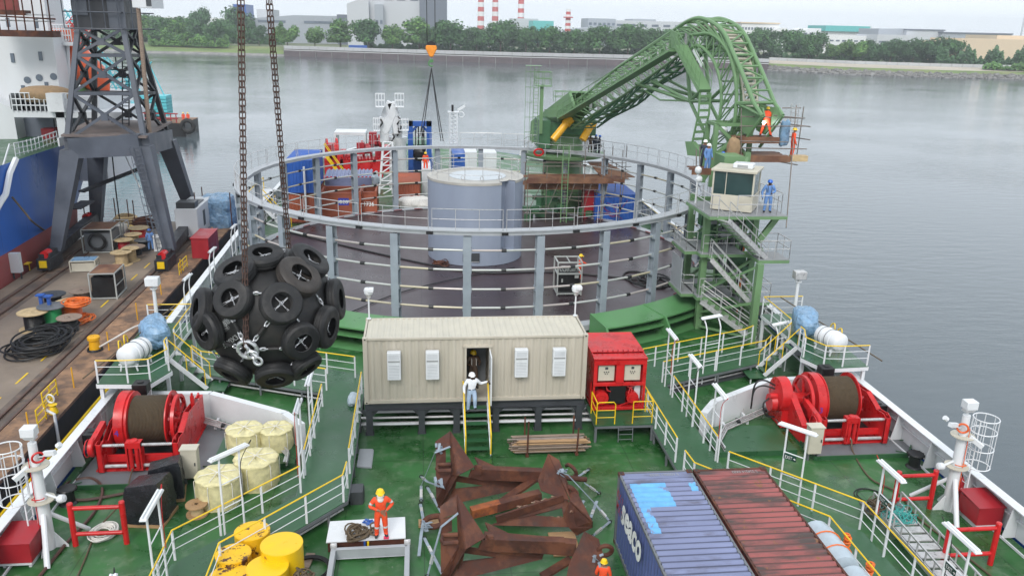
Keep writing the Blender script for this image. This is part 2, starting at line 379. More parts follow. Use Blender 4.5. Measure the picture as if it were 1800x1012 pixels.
        if bevel:
            bv=o.modifiers.new('bevel','BEVEL'); bv.width=bevel; bv.segments=1; bv.limit_method='ANGLE'; bv.angle_limit=R_(40)
        if parent is not None: o.parent=parent; WL[o.name]=off.copy()
        else: o.location=off; WL[o.name]=off.copy()
        return o
def tag(o,label=None,cat=None,group=None,kind=None):
    if label: o['label']=label
    if cat: o['category']=cat
    if group: o['group']=group
    if kind: o['kind']=kind
    return o
def thing(name,label,cat,loc=(0,0,0),group=None):
    o=bpy.data.objects.new(name,None); COL.objects.link(o); o.location=loc; o.empty_display_size=.2
    WL[o.name]=Vector(loc); return tag(o,label,cat,group)
def copy_tree(o,parent=None,kids=None):
    if kids is None:
        kids={}
        for x in bpy.data.objects:
            if x.parent: kids.setdefault(x.parent.name,[]).append(x)
    c=o.copy(); COL.objects.link(c); c.parent=parent
    for ch in kids.get(o.name,[]): copy_tree(ch,c,kids)
    return c
def one(name,mb,m_,label,cat,group=None,kind=None,**kw): return tag(mb.build(name,m_,**kw),label,cat,group,kind)
def text_mb(mb,txt,o,u,v,h,depth=.006,bold=0,width=None,shear=0,mi=0):
    cu=bpy.data.curves.new('t','FONT'); cu.body=txt; cu.size=1; cu.offset=bold; cu.shear=shear; cu.resolution_u=3
    ob=bpy.data.objects.new('t',cu); COL.objects.link(ob); bpy.context.view_layer.update()
    me=bpy.data.meshes.new_from_object(ob.evaluated_get(bpy.context.evaluated_depsgraph_get()))
    o,u,v=Vector(o),Vector(u).normalized(),Vector(v).normalized(); n=u.cross(v)
    xs=[p.co.x for p in me.vertices]; ys=[p.co.y for p in me.vertices]
    if not xs: return
    x0,x1,y0,y1=min(xs),max(xs),min(ys),max(ys); sc=h/(y1-y0); sx=(width/(x1-x0)) if width else sc
    s0=mb.mi; mb.mi=mi
    mb.add([o+u*(p.co.x-x0)*sx+v*(p.co.y-y0)*sc+n*depth for p in me.vertices],[tuple(f.vertices) for f in me.polygons]); mb.mi=s0
    bpy.data.objects.remove(ob); bpy.data.curves.remove(cu); bpy.data.meshes.remove(me)
# ================= THE SETTING =================
def sheet(name,poly,z,m_,label=None):
    mb=MB(); mb.add([(p[0],p[1],z) for p in poly],[tuple(range(len(poly)))]); o=mb.build(name,m_,smooth=False,loc=(0,0,0)); return tag(o,kind='structure')
# water
wm=bpy.data.materials.new('water'); wm.use_nodes=True; n=wm.node_tree; b=n.nodes['Principled BSDF']
b.inputs['Base Color'].default_value=(.062,.084,.096,1); b.inputs['Roughness'].default_value=.08; b.inputs['IOR'].default_value=1.5
g=n.nodes.new('ShaderNodeNewGeometry'); mpn=n.nodes.new('ShaderNodeMapping'); mpn.inputs['Scale'].default_value=(.55,1.5,1); mpn.inputs['Rotation'].default_value=(0,0,.12)
n.links.new(g.outputs['Position'],mpn.inputs[0])
n1=n.nodes.new('ShaderNodeTexNoise'); n1.inputs['Scale'].default_value=.55; n1.inputs['Detail'].default_value=5; n1.inputs['Roughness'].default_value=.55
n2=n.nodes.new('ShaderNodeTexNoise'); n2.inputs['Scale'].default_value=.035; n2.inputs['Detail'].default_value=3
n.links.new(mpn.outputs[0],n1.inputs['Vector']); n.links.new(g.outputs['Position'],n2.inputs['Vector'])
mr=n.nodes.new('ShaderNodeMapRange'); mr.inputs[1].default_value=.3; mr.inputs[2].default_value=.7; mr.inputs[3].default_value=.25; mr.inputs[4].default_value=1.1
n.links.new(n2.outputs[0],mr.inputs[0])
bu=n.nodes.new('ShaderNodeBump'); bu.inputs['Distance'].default_value=.1; n.links.new(mr.outputs[0],bu.inputs['Strength']); n.links.new(n1.outputs[0],bu.inputs['Height']); n.links.new(bu.outputs[0],b.inputs['Normal'])
M['water']=wm
WZ=-5.5
sheet('water',[(-1950,-55),(1950,-55),(1950,1300),(-1950,1300)],WZ,'water')
# deck of the ship
HW=16.65
def hw(y):
    if y<40: return HW
    if y<64: return HW+(y-40)/24*.55
    if y<82: return HW+.55
    return max(.5,(HW+.55)*math.sqrt(max(0,1-((y-82)/34)**2)))
ys=[-30,0,20,40,52,64,74,82]+[82+34*math.sin(R_(a)) for a in (12,24,36,48,60,72,82,88)]
lft=[(CX-hw(y)+.1,y) for y in ys]; rgt=[(CX+hw(y)-.1,y) for y in ys]
mb=MB(); pl=rgt+lft[::-1]; mb.add([(p[0],p[1],0) for p in pl],[tuple(range(len(pl)))])
tag(mb.build('deck','deck_green',smooth=False,loc=(0,0,0)),kind='structure')
mb=MB()
for i in range(len(ys)-1):
    for s_ in (lft,rgt):
        a,c=s_[i],s_[i+1]; dx=-.25 if s_ is lft else .25
        mb.add([(a[0]+dx,a[1],-.02),(c[0]+dx,c[1],-.02),(c[0],c[1],-7),(a[0],a[1],-7)],[(0,1,2,3)])
one('ship_hull',mb,'hull_blue','long dark blue hull side of the ship under the green deck','hull')
def bulwark(sgn):
    t=thing('bulwark','white steel bulwark with stays along the '+('quay' if sgn<0 else 'open water')+' side of the green deck','bulwark',(CX+sgn*HW,30,0))
    Y=[6+2.35*i for i in range(45) if 6+2.35*i<114]
    X=lambda y:CX+sgn*hw(y)
    w_=MB();p=MB();st=MB();lg=MB()
    for a,c in zip(Y[:-1],Y[1:]):
        w_.bar((X(a),a,.62),(X(c),c,.62),.03,1.16); p.bar((X(a)-sgn*.16,a,1.22),(X(c)-sgn*.16,c,1.22),.36,.04)
        lg.bar((X(a)-sgn*.07,a,.72),(X(c)-sgn*.07,c,.72),.12,.03); lg.bar((X(a)-sgn*.5,a,.06),(X(c)-sgn*.5,c,.06),.05,.08)
    for y in Y:
        x=X(y); st.prism([(x-sgn*.02,y-.015,.04),(x-sgn*.55,y-.015,.04),(x-sgn*.5,y-.015,.14),(x-sgn*.3,y-.015,1.19),(x-sgn*.02,y-.015,1.19)],(0,.03,0))
    w_.build('wall_plate','white',t); p.build('capping','white_clean',t); st.build('stay','white',t); lg.build('ledge','white',t)
bulwark(-1); bulwark(1)
# -------- railings --------
def railing(pts,z0,label,h=1.05,mids=(.38,.72),top='yellow',sp=1.5,post='white',name='guard_railing',foot=0,group='railings with yellow top rails',r=.026,rp=.032,cat='railing',vp=True):
    pts=[Vector((p[0],p[1],p[2] if len(p)>2 else z0)) for p in pts]
    t=thing(name,label,cat,pts[0],group); up=Vector((0,0,1))
    a=MB(); a.path([p+up*h for p in pts],r,6); a.build('top_rail',top,t)
    for mz in mids: a=MB(); a.path([p+up*mz for p in pts],r*.62,5); a.build('middle_rail',post,t)
    pos=[]
    for p,q in zip(pts[:-1],pts[1:]):
        k=max(1,round((q-p).length/sp))
        for i in range(k+(1 if q is pts[-1] else 0)): pos.append(p.lerp(q,i/k))
    for p in pos:
        a=MB(); a.bar(p-up*foot,p+up*(h-.01),rp*2.2,rp*1.1); a.build('post',post,t,smooth=False)
    return t
# -------- raised walkways --------
WZ6=.6
WL_poly=[(-2.6,36.2),(-2.6,27.2),(-2.62,25.5),(-6.1,21.6),(-6.1,12),(-7.6,12),(-7.6,22.3),(-4.4,25.9),(-4.4,34.4),(-10.3,36.9),(-10.9,38.8),(-4.6,37.2)]
def walkway(poly,lab):
    t=thing('raised_walkway',lab,'walkway',(poly[0][0],poly[0][1],0))
    a=MB(); a.slab(poly,WZ6-.05,WZ6); a.build('walking_plate','walk_green',t,smooth=False)
    n_=len(poly); fr=MB()
    for i in range(n_):
        p,q=Vector((*poly[i],0)),Vector((*poly[(i+1)%n_],0)); c=Vector((sum(v[0] for v in poly)/n_,sum(v[1] for v in poly)/n_,0))
        fr.bar(p+Vector((0,0,WZ6-.09)),q+Vector((0,0,WZ6-.09)),.05,.12)
        if (q-p).length>1.2:
            k=max(1,round((q-p).length/1.9)); d=(q-p).normalized()
            nrm=Vector((-d.y,d.x,0))
            for j in range(k):
                r_=p.lerp(q,(j+.5)/k); fr.b2(r_.x-.04,r_.x+.04,r_.y-.04,r_.y+.04,0,WZ6-.16)
    fr.build('support_frame','grey_mid',t,smooth=False)
    pp=MB()
    for off,z in ((.25,.16),(.45,.3),(.7,.18)):
        for i in range(n_):
            p,q=Vector((*poly[i],z)),Vector((*poly[(i+1)%n_],z))
            if (q-p).length>2:
                d=(q-p).normalized(); nrm=Vector((-d.y,d.x,0)); 
                pp.tube(p-nrm*off*SGN,q-nrm*off*SGN,.05,6)
    pp.build('pipe','galv',t)
SGN=1; walkway(WL_poly,'raised green walkway on the quay side with the long white lamp frames')
SGN=-1; WR_poly=[(mx(x),y) for x,y in WL_poly]; walkway(WR_poly,'raised green walkway on the water side beside the red power unit')
# railings of left walkway
def both(pts,labL,labR,z=WZ6,**k):
    railing(pts,z,labL,**k); railing([(mx(p[0]),*p[1:]) for p in pts],z,labR,**k)
both([(-2.68,34.2),(-2.68,27.3)],'straight railing on the left walkway beside the cream container','straight railing on the right walkway beside the red power unit')
both([(-4.27,33),(-4.27,27.3)],'straight railing of left walkway above the white coaming end','railing of right walkway above the near end of the white coaming')
both([(-2.68,26.3),(-2.74,25.4),(-6,21.75),(-6,15)],'railing with a bend behind the yellow steel drums','railing with a bend beside the rusty red container')
both([(-4.27,26.1),(-7.54,22.5),(-7.54,15)],'bent railing in front of the pale yellow rope bales','bent railing in front of the gangway, carrying three lamp frames')
both([(-4.27,34.65),(-10.2,37.05),(-10.8,37.8)],'railing under the hanging black fender, across the left deck','long railing over the orange pipes, behind the right white coaming')
both([(-3.1,36),(-9.75,38.7),(-10.4,39.2)],'rear railing across the left deck under the hanging fender','rear railing across the right deck in front of the green tower stairs')
# -------- coamings (white low walls) --------
def coaming(f,lab):
    t=thing('white_coaming',lab,'low wall',(f(-8),33,0)); a=MB()
    pts=[(-12.2,33.6),(-8.95,33.4),(-5.57,31.3),(-4.75,30.2)]
    for p,q in zip(pts[:-1],pts[1:]): a.bar((f(p[0]),p[1],.6),(f(q[0]),q[1],.6),.3,1.2)
    a.build('wall_plate','white',t,smooth=False)
    pp=MB()
    for k,(o,z) in enumerate(((.45,.3),(.58,.3),(.72,.3),(.5,.42))):
        pp.path([(f(-9.2),33.2-o,z),(f(-5.9),31.1-o,z),(f(-5.2),30-o,z),(f(-5.15),28.6,z)],.035,6)
    pp.build('pipe','galv',t)
    s=MB()
    for x,y in ((-8.6,32.75),(-7.2,31.85),(-6,31.05),(-5.3,29.5)): s.b2(f(x)-.05,f(x)+.05,y-.5,y+.2,0,.24)
    s.build('pipe_support','white',t,smooth=False)
    c=MB()
    for x,y in ((-8.2,32.0),(-6.6,31.0)): c.box((f(x),y-.0,.36),(.12,.34,.14))
    c.build('clamp','black',t,smooth=False)
coaming(lambda x:x,'low white steel coaming wall behind the left red winch'); coaming(mx,'low white steel coaming wall behind the right red winch')
# grey cable trunk with orange pipes under right branch
t=thing('cable_trough','dark trough with orange pipes running under the rear railing on the right','pipes',(14,36,0))
a=MB()
for z,o in ((.12,0.25),(.22,.1),(.42,.2)): a.tube((11.3,34.9+o,z),(17,37.25+o,z),.05,6)
a.build('pipe','orange_hose',t); a=MB(); a.bar((11.3,34.8,.04),(17,37.1,.04),.5,.06); a.bar((11.3,34.8,.3),(17,37.1,.3),.05,.05); a.build('tray','grey_dark',t,smooth=False)
# deck plinths
def plinth(x0,x1,y0,y1,h,lab,g=None): one('deck_plinth',MB().b2(x0,x1,y0,y1,0,h),'walk_green',lab,'plinth',g,smooth=False)
plinth(-8,-4.9,28.9,31.2,.22,'low green plinth under the two rear rope bales')
plinth(mx(-4.9),mx(-8.2),28.6,30.8,.22,'low green plinth left of the right red winch')
# -------- carousel --------
CC=Vector((3.93,58.4,0)); RR=16.1; ZT=6.05; ZB=.45; NP=26; PH=8.51-90
def cp(a,r,z): return Vector((CC.x+r*math.cos(a),CC.y+r*math.sin(a),z))
t=thing('cable_carousel','giant round grey cable carousel with railing, post ring and brown floor','carousel',(CC.x,CC.y,0))
a=MB(); a.lathe([(0,ZB-.02),(RR-.25,ZB-.02)],(CC.x,CC.y,0),n=104,caps=False); a.build('floor_plate','floor_brown',t,smooth=False)
a=MB(); a.lathe([(RR-.35,ZB),(RR-.35,ZB+.05),(RR+.35,ZB+.05),(RR+.4,ZB-.25),(RR+.1,ZB-.3)],(CC.x,CC.y,0),n=104,caps=False); a.build('base_ring','grey_ring',t,ang=30)
a=MB()
for i in range(104):
    if i%2==0: a.lathe([(RR-.42,ZB+.06),(RR-.42,ZB+.12),(RR-.37,ZB+.12),(RR-.37,ZB+.06)],(CC.x,CC.y,0),n=1,a0=2*PI*i/104,a1=2*PI*(i+.8)/104,caps=False)
a.build('floor_edging','hull_red',t)
a=MB(); a.lathe([(RR-.42,ZT-.2),(RR-.42,ZT+.02),(RR+.26,ZT+.02),(RR+.26,ZT-.05),(RR+.2,ZT-.06),(RR+.2,ZT-.24),(RR-.42,ZT-.2)],(CC.x,CC.y,0),n=26*2,a0=R_(PH),a1=R_(PH)+2*PI-1e-7,caps=False); a.build('top_ring_walkway','grey_ring',t,ang=25)
LV=[4.96,3.88,2.81,1.76]
pm=['pipe_pale','pipe_gold','pipe_pink']
for i in range(NP):
    th=R_(PH)+2*PI*i/NP; d=Vector((math.cos(th),math.sin(th),0)); tn=Vector((-d.y,d.x,0))
    a=MB(); a.hbeam(cp(th,RR+.02,ZB+.05),cp(th,RR+.02,ZT-.3),.42,.4,.03,up=d)
    for z in LV: a.prism([cp(th,RR-.18,z-.14)+tn*.205,cp(th,RR+.2,z-.14)+tn*.205,cp(th,RR+.2,z+.14)+tn*.205,cp(th,RR-.18,z+.14)+tn*.205],tn*.03); a.prism([cp(th,RR-.18,z-.14)-tn*.235,cp(th,RR+.2,z-.14)-tn*.235,cp(th,RR+.2,z+.14)-tn*.235,cp(th,RR-.18,z+.14)-tn*.235],tn*.03)
    a.box(cp(th,RR+.02,ZB+.07),(.6,.6,.05),rz=th)
    a.build('post','grey_steel',t,smooth=False)
for li,z in enumerate(LV):
    c=MB()
    for i in range(NP):
        a=MB()
        t0=R_(PH)+2*PI*i/NP; t1=t0+2*PI/NP; p,q=cp(t0,RR,z),cp(t1,RR,z); mid=cp((t0+t1)/2,(p-CC).to_2d().length*math.cos(PI/NP)+.12,z)
        for (u,v) in ((p,mid),(mid,q)):
            a.mi=random.choice((0,0,0,1,2)); dd=(v-u); a.tube(u+dd*.03,v-dd*.005,.06,6)
        a.build('side_rail',pm,t)
        dt=(q-p).normalized()
        c.tube(mid-dt*.13,mid+dt*.13,.1,7)
    c.build('rail_coupling','black',t)
a=MB()
for i in range(NP):
    t0=R_(PH)+2*PI*(i+.5)/NP; p=cp(t0,RR+.28,ZT-.12); a.box(p,(.12,.34,.16),rz=t0)
a.build('ring_joint','black',t,smooth=False)
for i in range(NP):
    t0=R_(PH)+2*PI*(i+.5)/NP+.006; t1=t0+2*PI/NP-.012; g_=MB(); rr=RR+.14
    P_=lambda t_,z:cp(t_,rr,z)
    mids_=[t0+(t1-t0)*k/3 for k in range(4)]
    g_.path([P_(t0,ZT+.02)]+[P_(x,ZT+1.14) for x in mids_]+[P_(t1,ZT+.02)],.022,5)
    g_.path([P_(x,ZT+.6) for x in mids_],.016,5)
    for x in mids_[1:-1]: g_.tube(P_(x,ZT),P_(x,ZT+1.14),.018,5)
    g_.build('guard_rail','galv',t)
# hub
HR=3.38; HT=6.15; hc=Vector((3.9,58.4,0))
a0=R_(-62); a1=R_(-40)
pts=[]
n_=64
for i in range(n_+1):
    th=a1+(2*PI-(a1-a0))*i/n_; pts.append((hc.x+HR*math.cos(th),hc.y+HR*math.sin(th)))
for th in (a0,(a0+a1)/2,a1): pts.append((hc.x+(HR-.8)*math.cos(th),hc.y+(HR-.8)*math.sin(th)))
a=MB(); a.slab(pts,ZB,HT); hub=a.build('hub',['grey_hub'],t,ang=20)
a=MB(); a.lathe([(HR+.01,ZB),(HR+.01,ZB+.9),(HR-.7,ZB+.9)],hc,n=8,a0=a0-.05,a1=a1+.05,caps=False); a.build('hub_shelf','grey_hub',hub)
a=MB(); a.lathe([(HR-.55,HT+.004),(HR-.55,HT+.05),(HR+.03,HT+.05),(HR+.03,HT-.12)],hc,n=64,a0=a1,a1=a0+2*PI,caps=False); a.lathe([(0,HT+.012),(HR-.5,HT+.012)],hc,n=48,caps=False); a.build('hub_rim','hub_top',hub,ang=30)
a=MB(); a.lathe([(0,HT+.09),(2.0,HT+.06),(2.02,HT+.02)],hc+Vector((.15,0,0)),n=48,caps=False); a.build('hub_lid','hub_top2',hub)
a=MB(); th=R_(-98); dd=Vector((math.cos(th),math.sin(th),0)); a.box(hc+dd*(HR-.2)+Vector((0,0,ZB+.62)),(.5,1.15,.62),rz=th); a.build('hub_opening','grey_dark',hub,smooth=False)
a=MB(); a.box(hc+dd*(HR-.12)+Vector((0,0,ZB+.32)),(.35,1.1,.05),rz=th); a.build('opening_sill','galv',hub,smooth=False)
g_=MB()
for h in (.55,1.1): g_.path([hc+Vector((math.cos(x)*(HR-.3),math.sin(x)*(HR-.3),HT+h)) for x in [a1+(2*PI-(a1-a0))*i/40 for i in range(41)]],.02,5)
for i in range(16):
    x=a1+(2*PI-(a1-a0))*i/15; g_.tube(hc+Vector((math.cos(x)*(HR-.3),math.sin(x)*(HR-.3),HT)),hc+Vector((math.cos(x)*(HR-.3),math.sin(x)*(HR-.3),HT+1.1)),.02,5)
g_.build('hub_rail','galv',hub)
g_=MB(); g_.mi=0
for x,y in ((-1,-1.9),(.3,-2.2),(1.6,-1.6)): g_.torus(hc+Vector((x,y,HT+.2)),(0,1,0),.12,.025,10,5)
g_.build('lifting_eye','galv',hub)
# inside ring: hoses on floor
def curve_pts(ctrl,k=8):
    P=[Vector(p) for p in ctrl]; P=[P[0]*2-P[1]]+P+[P[-1]*2-P[-2]]; out=[]
    for i in range(1,len(P)-2):
        for j in range(k):
            u=j/k; p0,p1,p2,p3=P[i-1],P[i],P[i+1],P[i+2]
            out.append(.5*((2*p1)+(-p0+p2)*u+(2*p0-5*p1+4*p2-p3)*u*u+(-p0+3*p1-3*p2+p3)*u**3))
    out.append(P[-2]); return out
def line(name,ctrl,r,m_,lab,cat='hose',grp=None,k=8,n=6): return one(name,MB().path(curve_pts(ctrl,k),r,n),m_,lab,cat,grp)
zf=ZB+.04
line('floor_cable',[G(505,408,zf),G(640,440,zf),G(780,470,zf),G(860,480,zf),G(960,478,zf),G(1080,487,zf),G(1180,500,zf)],.06,'rope_black','thick black cable lying straight across the brown carousel floor','cable')
line('floor_cable',[G(600,555,zf),G(700,515,zf),G(800,490,zf),G(905,470,zf)],.03,'rope_black','thin black cable curving up to the grey hub on the floor','cable')
a=MB()
for i in range(6): 
    c=G(1120+i*9,487+((i*7)%12),zf); a.torus(c+Vector((0,0,.05*(i%3))),(0,0,1),.9-.1*(i%3),.06,20,5,sx=1.5)
one('hose_pile',a,'rope_black','pile of looped black hoses by the right carousel posts','hoses')
a=MB()
for i in range(22):
    c=G(775,464,zf)+Vector((random.uniform(-.35,.35),random.uniform(-.25,.25),random.uniform(0,.18))); a.torus(c,(random.uniform(-.6,.6),random.uniform(-.6,.6),1),random.uniform(.15,.35),.03,10,4)
one('brown_rope_heap',a,'rust','small rusty brown heap at the foot of the grey hub','rope heap')
# -------- foundation around the carousel --------
t=thing('carousel_foundation','green stepped steel foundation ring under the grey carousel','foundation',(CC.x,CC.y,0))
a=MB(); a.lathe([(16.35,0),(16.35,ZB-.28)],CC,n=96,caps=False); a.build('skirt_ring','crane_green_dk',t)
def arcbox(a0,a1):
    g_=MB(); r0,r1,h=17.0,18.9,1.35
    g_.lathe([(r0,0),(r0,h),(r1-.2,h-.25)],CC,n=14,a0=a0,a1=a1,caps=False)
    g_.lathe([(r1-.25,h-.27),(r1-.2,h-.25),(r1-.2,h-.33)],CC,n=14,a0=a0,a1=a1,caps=False)
    g_.lathe([(r0,.72),(r1-.15,.66),(r1-.15,.6)],CC,n=14,a0=a0,a1=a1,caps=False)
    g_.lathe([(r0,.03),(r1+.2,.03)],CC,n=14,a0=a0,a1=a1,caps=False)
    for k in (0,.5,1):
        x=a0+(a1-a0)*k; d=Vector((math.cos(x),math.sin(x),0)); tn=Vector((-d.y,d.x,0)); c=Vector((CC.x,CC.y,0))
        g_.prism([c+d*r0,c+d*(r1+.6),c+d*(r1-.18)+Vector((0,0,h-.2)),c+d*r0+Vector((0,0,h+.03))],tn*.12)
    return g_
arcbox(R_(-72),R_(-47)).build('buttress','found_green',t,ang=25); arcbox(R_(-133),R_(-104)).build('buttress','found_green',t,ang=25)
arcbox(R_(-25),R_(5)).build('buttress','found_green',t,ang=25)
# ================= PEOPLE =================
def person(loc,yaw,label,cloth,skin='skin_tan',hat='hat_yellow',pants=None,H=1.75,pose=None,hands=None,tilt=0,fem=0,scarf=None,stripes=False,group=None,vest=None):
    J=dict(pelvis=(0,0,.95),waist=(0,0,1.1),chest=(0,-.01,1.3),neck=(0,0,1.46),head=(0,-.02,1.58),top=(0,-.01,1.68),
      sL=(.19,0,1.4),eL=(.27,.02,1.13),wL=(.27,-.09,.89),sR=(-.19,0,1.4),eR=(-.27,.02,1.13),wR=(-.27,-.09,.89),
      hL=(.1,0,.9),kL=(.13,-.03,.5),aL=(.15,.02,.09),tL=(.18,-.15,.045),hR=(-.1,0,.9),kR=(-.13,-.03,.5),aR=(-.15,.02,.09),tR=(-.18,-.15,.045))
    if pose: J.update(pose)
    Rd=dict(pelvis=.165,waist=.16,chest=.185,neck=.062,head=.095,top=.075,sL=.098,eL=.072,wL=.05,hL=.125,kL=.095,aL=.072,tL=.05)
    for k in ('s','e','w','h','k','a','t'): Rd[k+'R']=Rd[k+'L']
    E=[('pelvis','waist'),('waist','chest'),('chest','neck'),('neck','head'),('head','top')]
    for s in 'LR': E+=[('chest','s'+s),('s'+s,'e'+s),('e'+s,'w'+s),('pelvis','h'+s),('h'+s,'k'+s),('k'+s,'a'+s),('a'+s,'t'+s)]
    J={k:Vector(v) for k,v in J.items()}
    hv=J['head']-J['neck']; J['nose']=J['head']+Vector((0,-.105,-.01)); Rd['nose']=.02; E.append(('head','nose'))
    for s,sg in (('L',1),('R',-1)):
        d=(J['w'+s]-J['e'+s]).normalized(); side=d.cross(Vector((1,0,0)));
        side=side.normalized() if side.length>.1 else Vector((0,1,0)); wd=d.cross(side).normalized()
        pm='p'+s; J[pm]=J['w'+s]+d*.07; Rd[pm]=.036; E.append(('w'+s,pm))
        for fi,(o,l) in enumerate(((-.03,.075),(-.01,.085),(.01,.08),(.03,.062))):
            a,b=f'f{s}{fi}a',f'f{s}{fi}b'; J[a]=J[pm]+d*.05+side*o; J[b]=J[a]+d*l*.7-wd*sg*.03; Rd[a]=.011;Rd[b]=.009; E+=[(pm,a),(a,b)]
        J['th'+s]=J['w'+s]+d*.06+side*-.055; Rd['th'+s]=.012; E.append((pm,'th'+s))
    for s,sg in (('L',1),('R',-1)):
        J['ear'+s]=J['head']+Vector((sg*.1,0,0)); Rd['ear'+s]=.018; E.append(('head','ear'+s))
    keys=list(J); me=bpy.data.meshes.new('p'); me.from_pydata([J[k] for k in keys],[(keys.index(a),keys.index(b)) for a,b in E],[])
    ob=bpy.data.objects.new('p',me); COL.objects.link(ob)
    sk=ob.modifiers.new('s','SKIN'); sk.use_smooth_shade=True
    for i,k in enumerate(keys):
        v=me.skin_vertices[0].data[i]; rr=Rd[k]; v.radius=(rr,rr*(.78 if k in('pelvis','waist','chest') else 1)); v.use_root=(k=='pelvis')
    ss=ob.modifiers.new('u','SUBSURF'); ss.levels=1; ss.render_levels=1
    bpy.context.view_layer.update()
    m2=bpy.data.meshes.new_from_object(ob.evaluated_get(bpy.context.evaluated_depsgraph_get()))
    bpy.data.objects.remove(ob); bpy.data.meshes.remove(me)
    mats=[cloth,pants or cloth,skin,'boot','reflect']
    for x in mats: m2.materials.append(M[x])
    cls={}
    for k in keys:
        if k in('neck','head','top','nose','earL','earR') or k[0]=='f' or k[:2]=='th' or k in('pL','pR'): cls[k]=2
        elif k[0] in 'hk' : cls[k]=1
        elif k in('tL','tR'): cls[k]=3
        elif k in ('aL','aR'): cls[k]=1
        elif k=='pelvis': cls[k]=1 if pants else 0
        else: cls[k]=0
    kp=[(J[a],J[b],cls[a],cls[b]) for a,b in E]
    mi=[]
    for f in m2.polygons:
        c=f.center; best=9;bc=0;bp=None
        for a,b,ca,cb in kp:
            d=b-a; u=max(0,min(1,(c-a).dot(d)/max(1e-9,d.length_squared))); dd=(c-(a+d*u)).length
            if dd<best: best=dd; bc=(ca if u<.5 else cb); bp=(a,b,u)
        if bc==1 and c.z<min(J['aL'].z,J['aR'].z)+.02: bc=3
        if stripes:
            for s in 'LR':
                for A,B,u0 in ((J['k'+s],J['a'+s],.25),(J['s'+s],J['e'+s],.65)):
                    if bp[0]==A and bp[1]==B and abs(bp[2]-u0)<.09: bc=4
        mi.append(bc)
    m2.polygons.foreach_set('material_index',mi); m2.polygons.foreach_set('use_smooth',[True]*len(mi))
    o=bpy.data.objects.new('person',m2); COL.objects.link(o); WL[o.name]=Vector((0,0,0))
    tag(o,label,'person',group)
    hd=J['head']
    if hat:
        a=MB(); prof=[(.15,.0),(.135,.02),(.128,.06),(.1,.115),(.05,.14),(0,.145)]
        a.lathe(prof,hd+Vector((0,.005,.04)),n=16,caps=False)
        a.lathe([(.0,.0),(.15,.0)],hd+Vector((0,.005,.04)),n=16,caps=False)
        a.box(hd+Vector((0,-.15,.045)),(.15,.1,.012)); a.bar(hd+Vector((0,-.1,.14)),hd+Vector((0,.1,.15)),.03,.03)
        a.build('helmet',hat,o)
    if scarf:
        a=MB(); a.blob(hd+Vector((0,-.015,-.06)),(.115,.125,.11),14,8,.04); a.blob(hd+Vector((0,-.03,-.17)),(.11,.11,.1),12,6,.06); a.build('face_cloth',scarf,o)
    for sg in (1,-1):
        a=MB(); a.blob(hd+Vector((sg*.035,-.092,.01)),(.012,.008,.008),6,4,0); a.build('eye','boot',o)
    a=MB(); a.box((0,J['pelvis'].y,1.02),(.30,.235,.035)); 
    if not stripes and pants: a.build('belt','boot',o,smooth=False)
    if vest:
        a=MB()
        for sg in (1,-1): a.path([J['chest']+Vector((sg*.1,-.15,-.2)),J['chest']+Vector((sg*.1,-.14,.05)),J['chest']+Vector((sg*.09,0,.16)),J['chest']+Vector((sg*.08,.13,0)),J['chest']+Vector((sg*.03,.14,-.18))],.016,5)
        a.build('harness',vest,o)
    s=H/1.75; o.scale=(s,s,s); o.location=loc; o.rotation_euler=(tilt,0,yaw); return o
akimbo=dict(eL=(.40,.05,1.17),wL=(.22,-.08,1.05),eR=(-.36,-.02,1.16),wR=(-.14,-.2,1.14))
plateZ=.42
person((-1.38,23.5,plateZ+.03),R_(5),'worker in orange coveralls with cloth wrapped face standing on the white metal sheet','cloth_orange','skin_tan','hat_yellow',pose=akimbo,H=1.74,scarf='rope_white',stripes=True)
stair=dict(kL=(.11,-.18,.58),aL=(.12,-.12,.24),tL=(.13,-.28,.19),eL=(.38,.05,1.2),wL=(.62,.0,1.28),eR=(-.33,0,1.12),wR=(-.34,-.14,.92))
person(V(829,722,30.95)+Vector((0,0,-.0)),R_(6),'man in white jacket and white helmet coming down the container stairs','cloth_white','skin_dark','hat_white',pants='cloth_jean',pose=stair,H=1.72)
person((2.15,32.6,1.47),R_(10),'worker in brown coveralls and yellow helmet standing inside the container doorway','cloth_brown','skin_dark','hat_yellow',pose=dict(eL=(.3,-.02,1.16),wL=(.2,-.25,1.2),eR=(-.3,0,1.16),wR=(-.15,-.25,1.15)),vest='rope_white')
person((9.75,34.6,WZ6),R_(150),'worker in blue with a blue helmet standing behind the red power unit','cloth_blue','skin_tan','hat_blue')
person((10.4,51.6,ZB),R_(75),'worker in orange coveralls beside the black pump crate inside the carousel','cloth_orange','skin_tan','hat_yellow',pose=dict(eL=(.25,-.08,1.15),wL=(.2,-.32,1.1)))
person(G(1053,1035,.0)+Vector((0,-.4,0)),R_(160),'worker with a yellow helmet half hidden by the nearest rusty anchor','cloth_orange','skin_tan','hat_yellow',H=1.35)
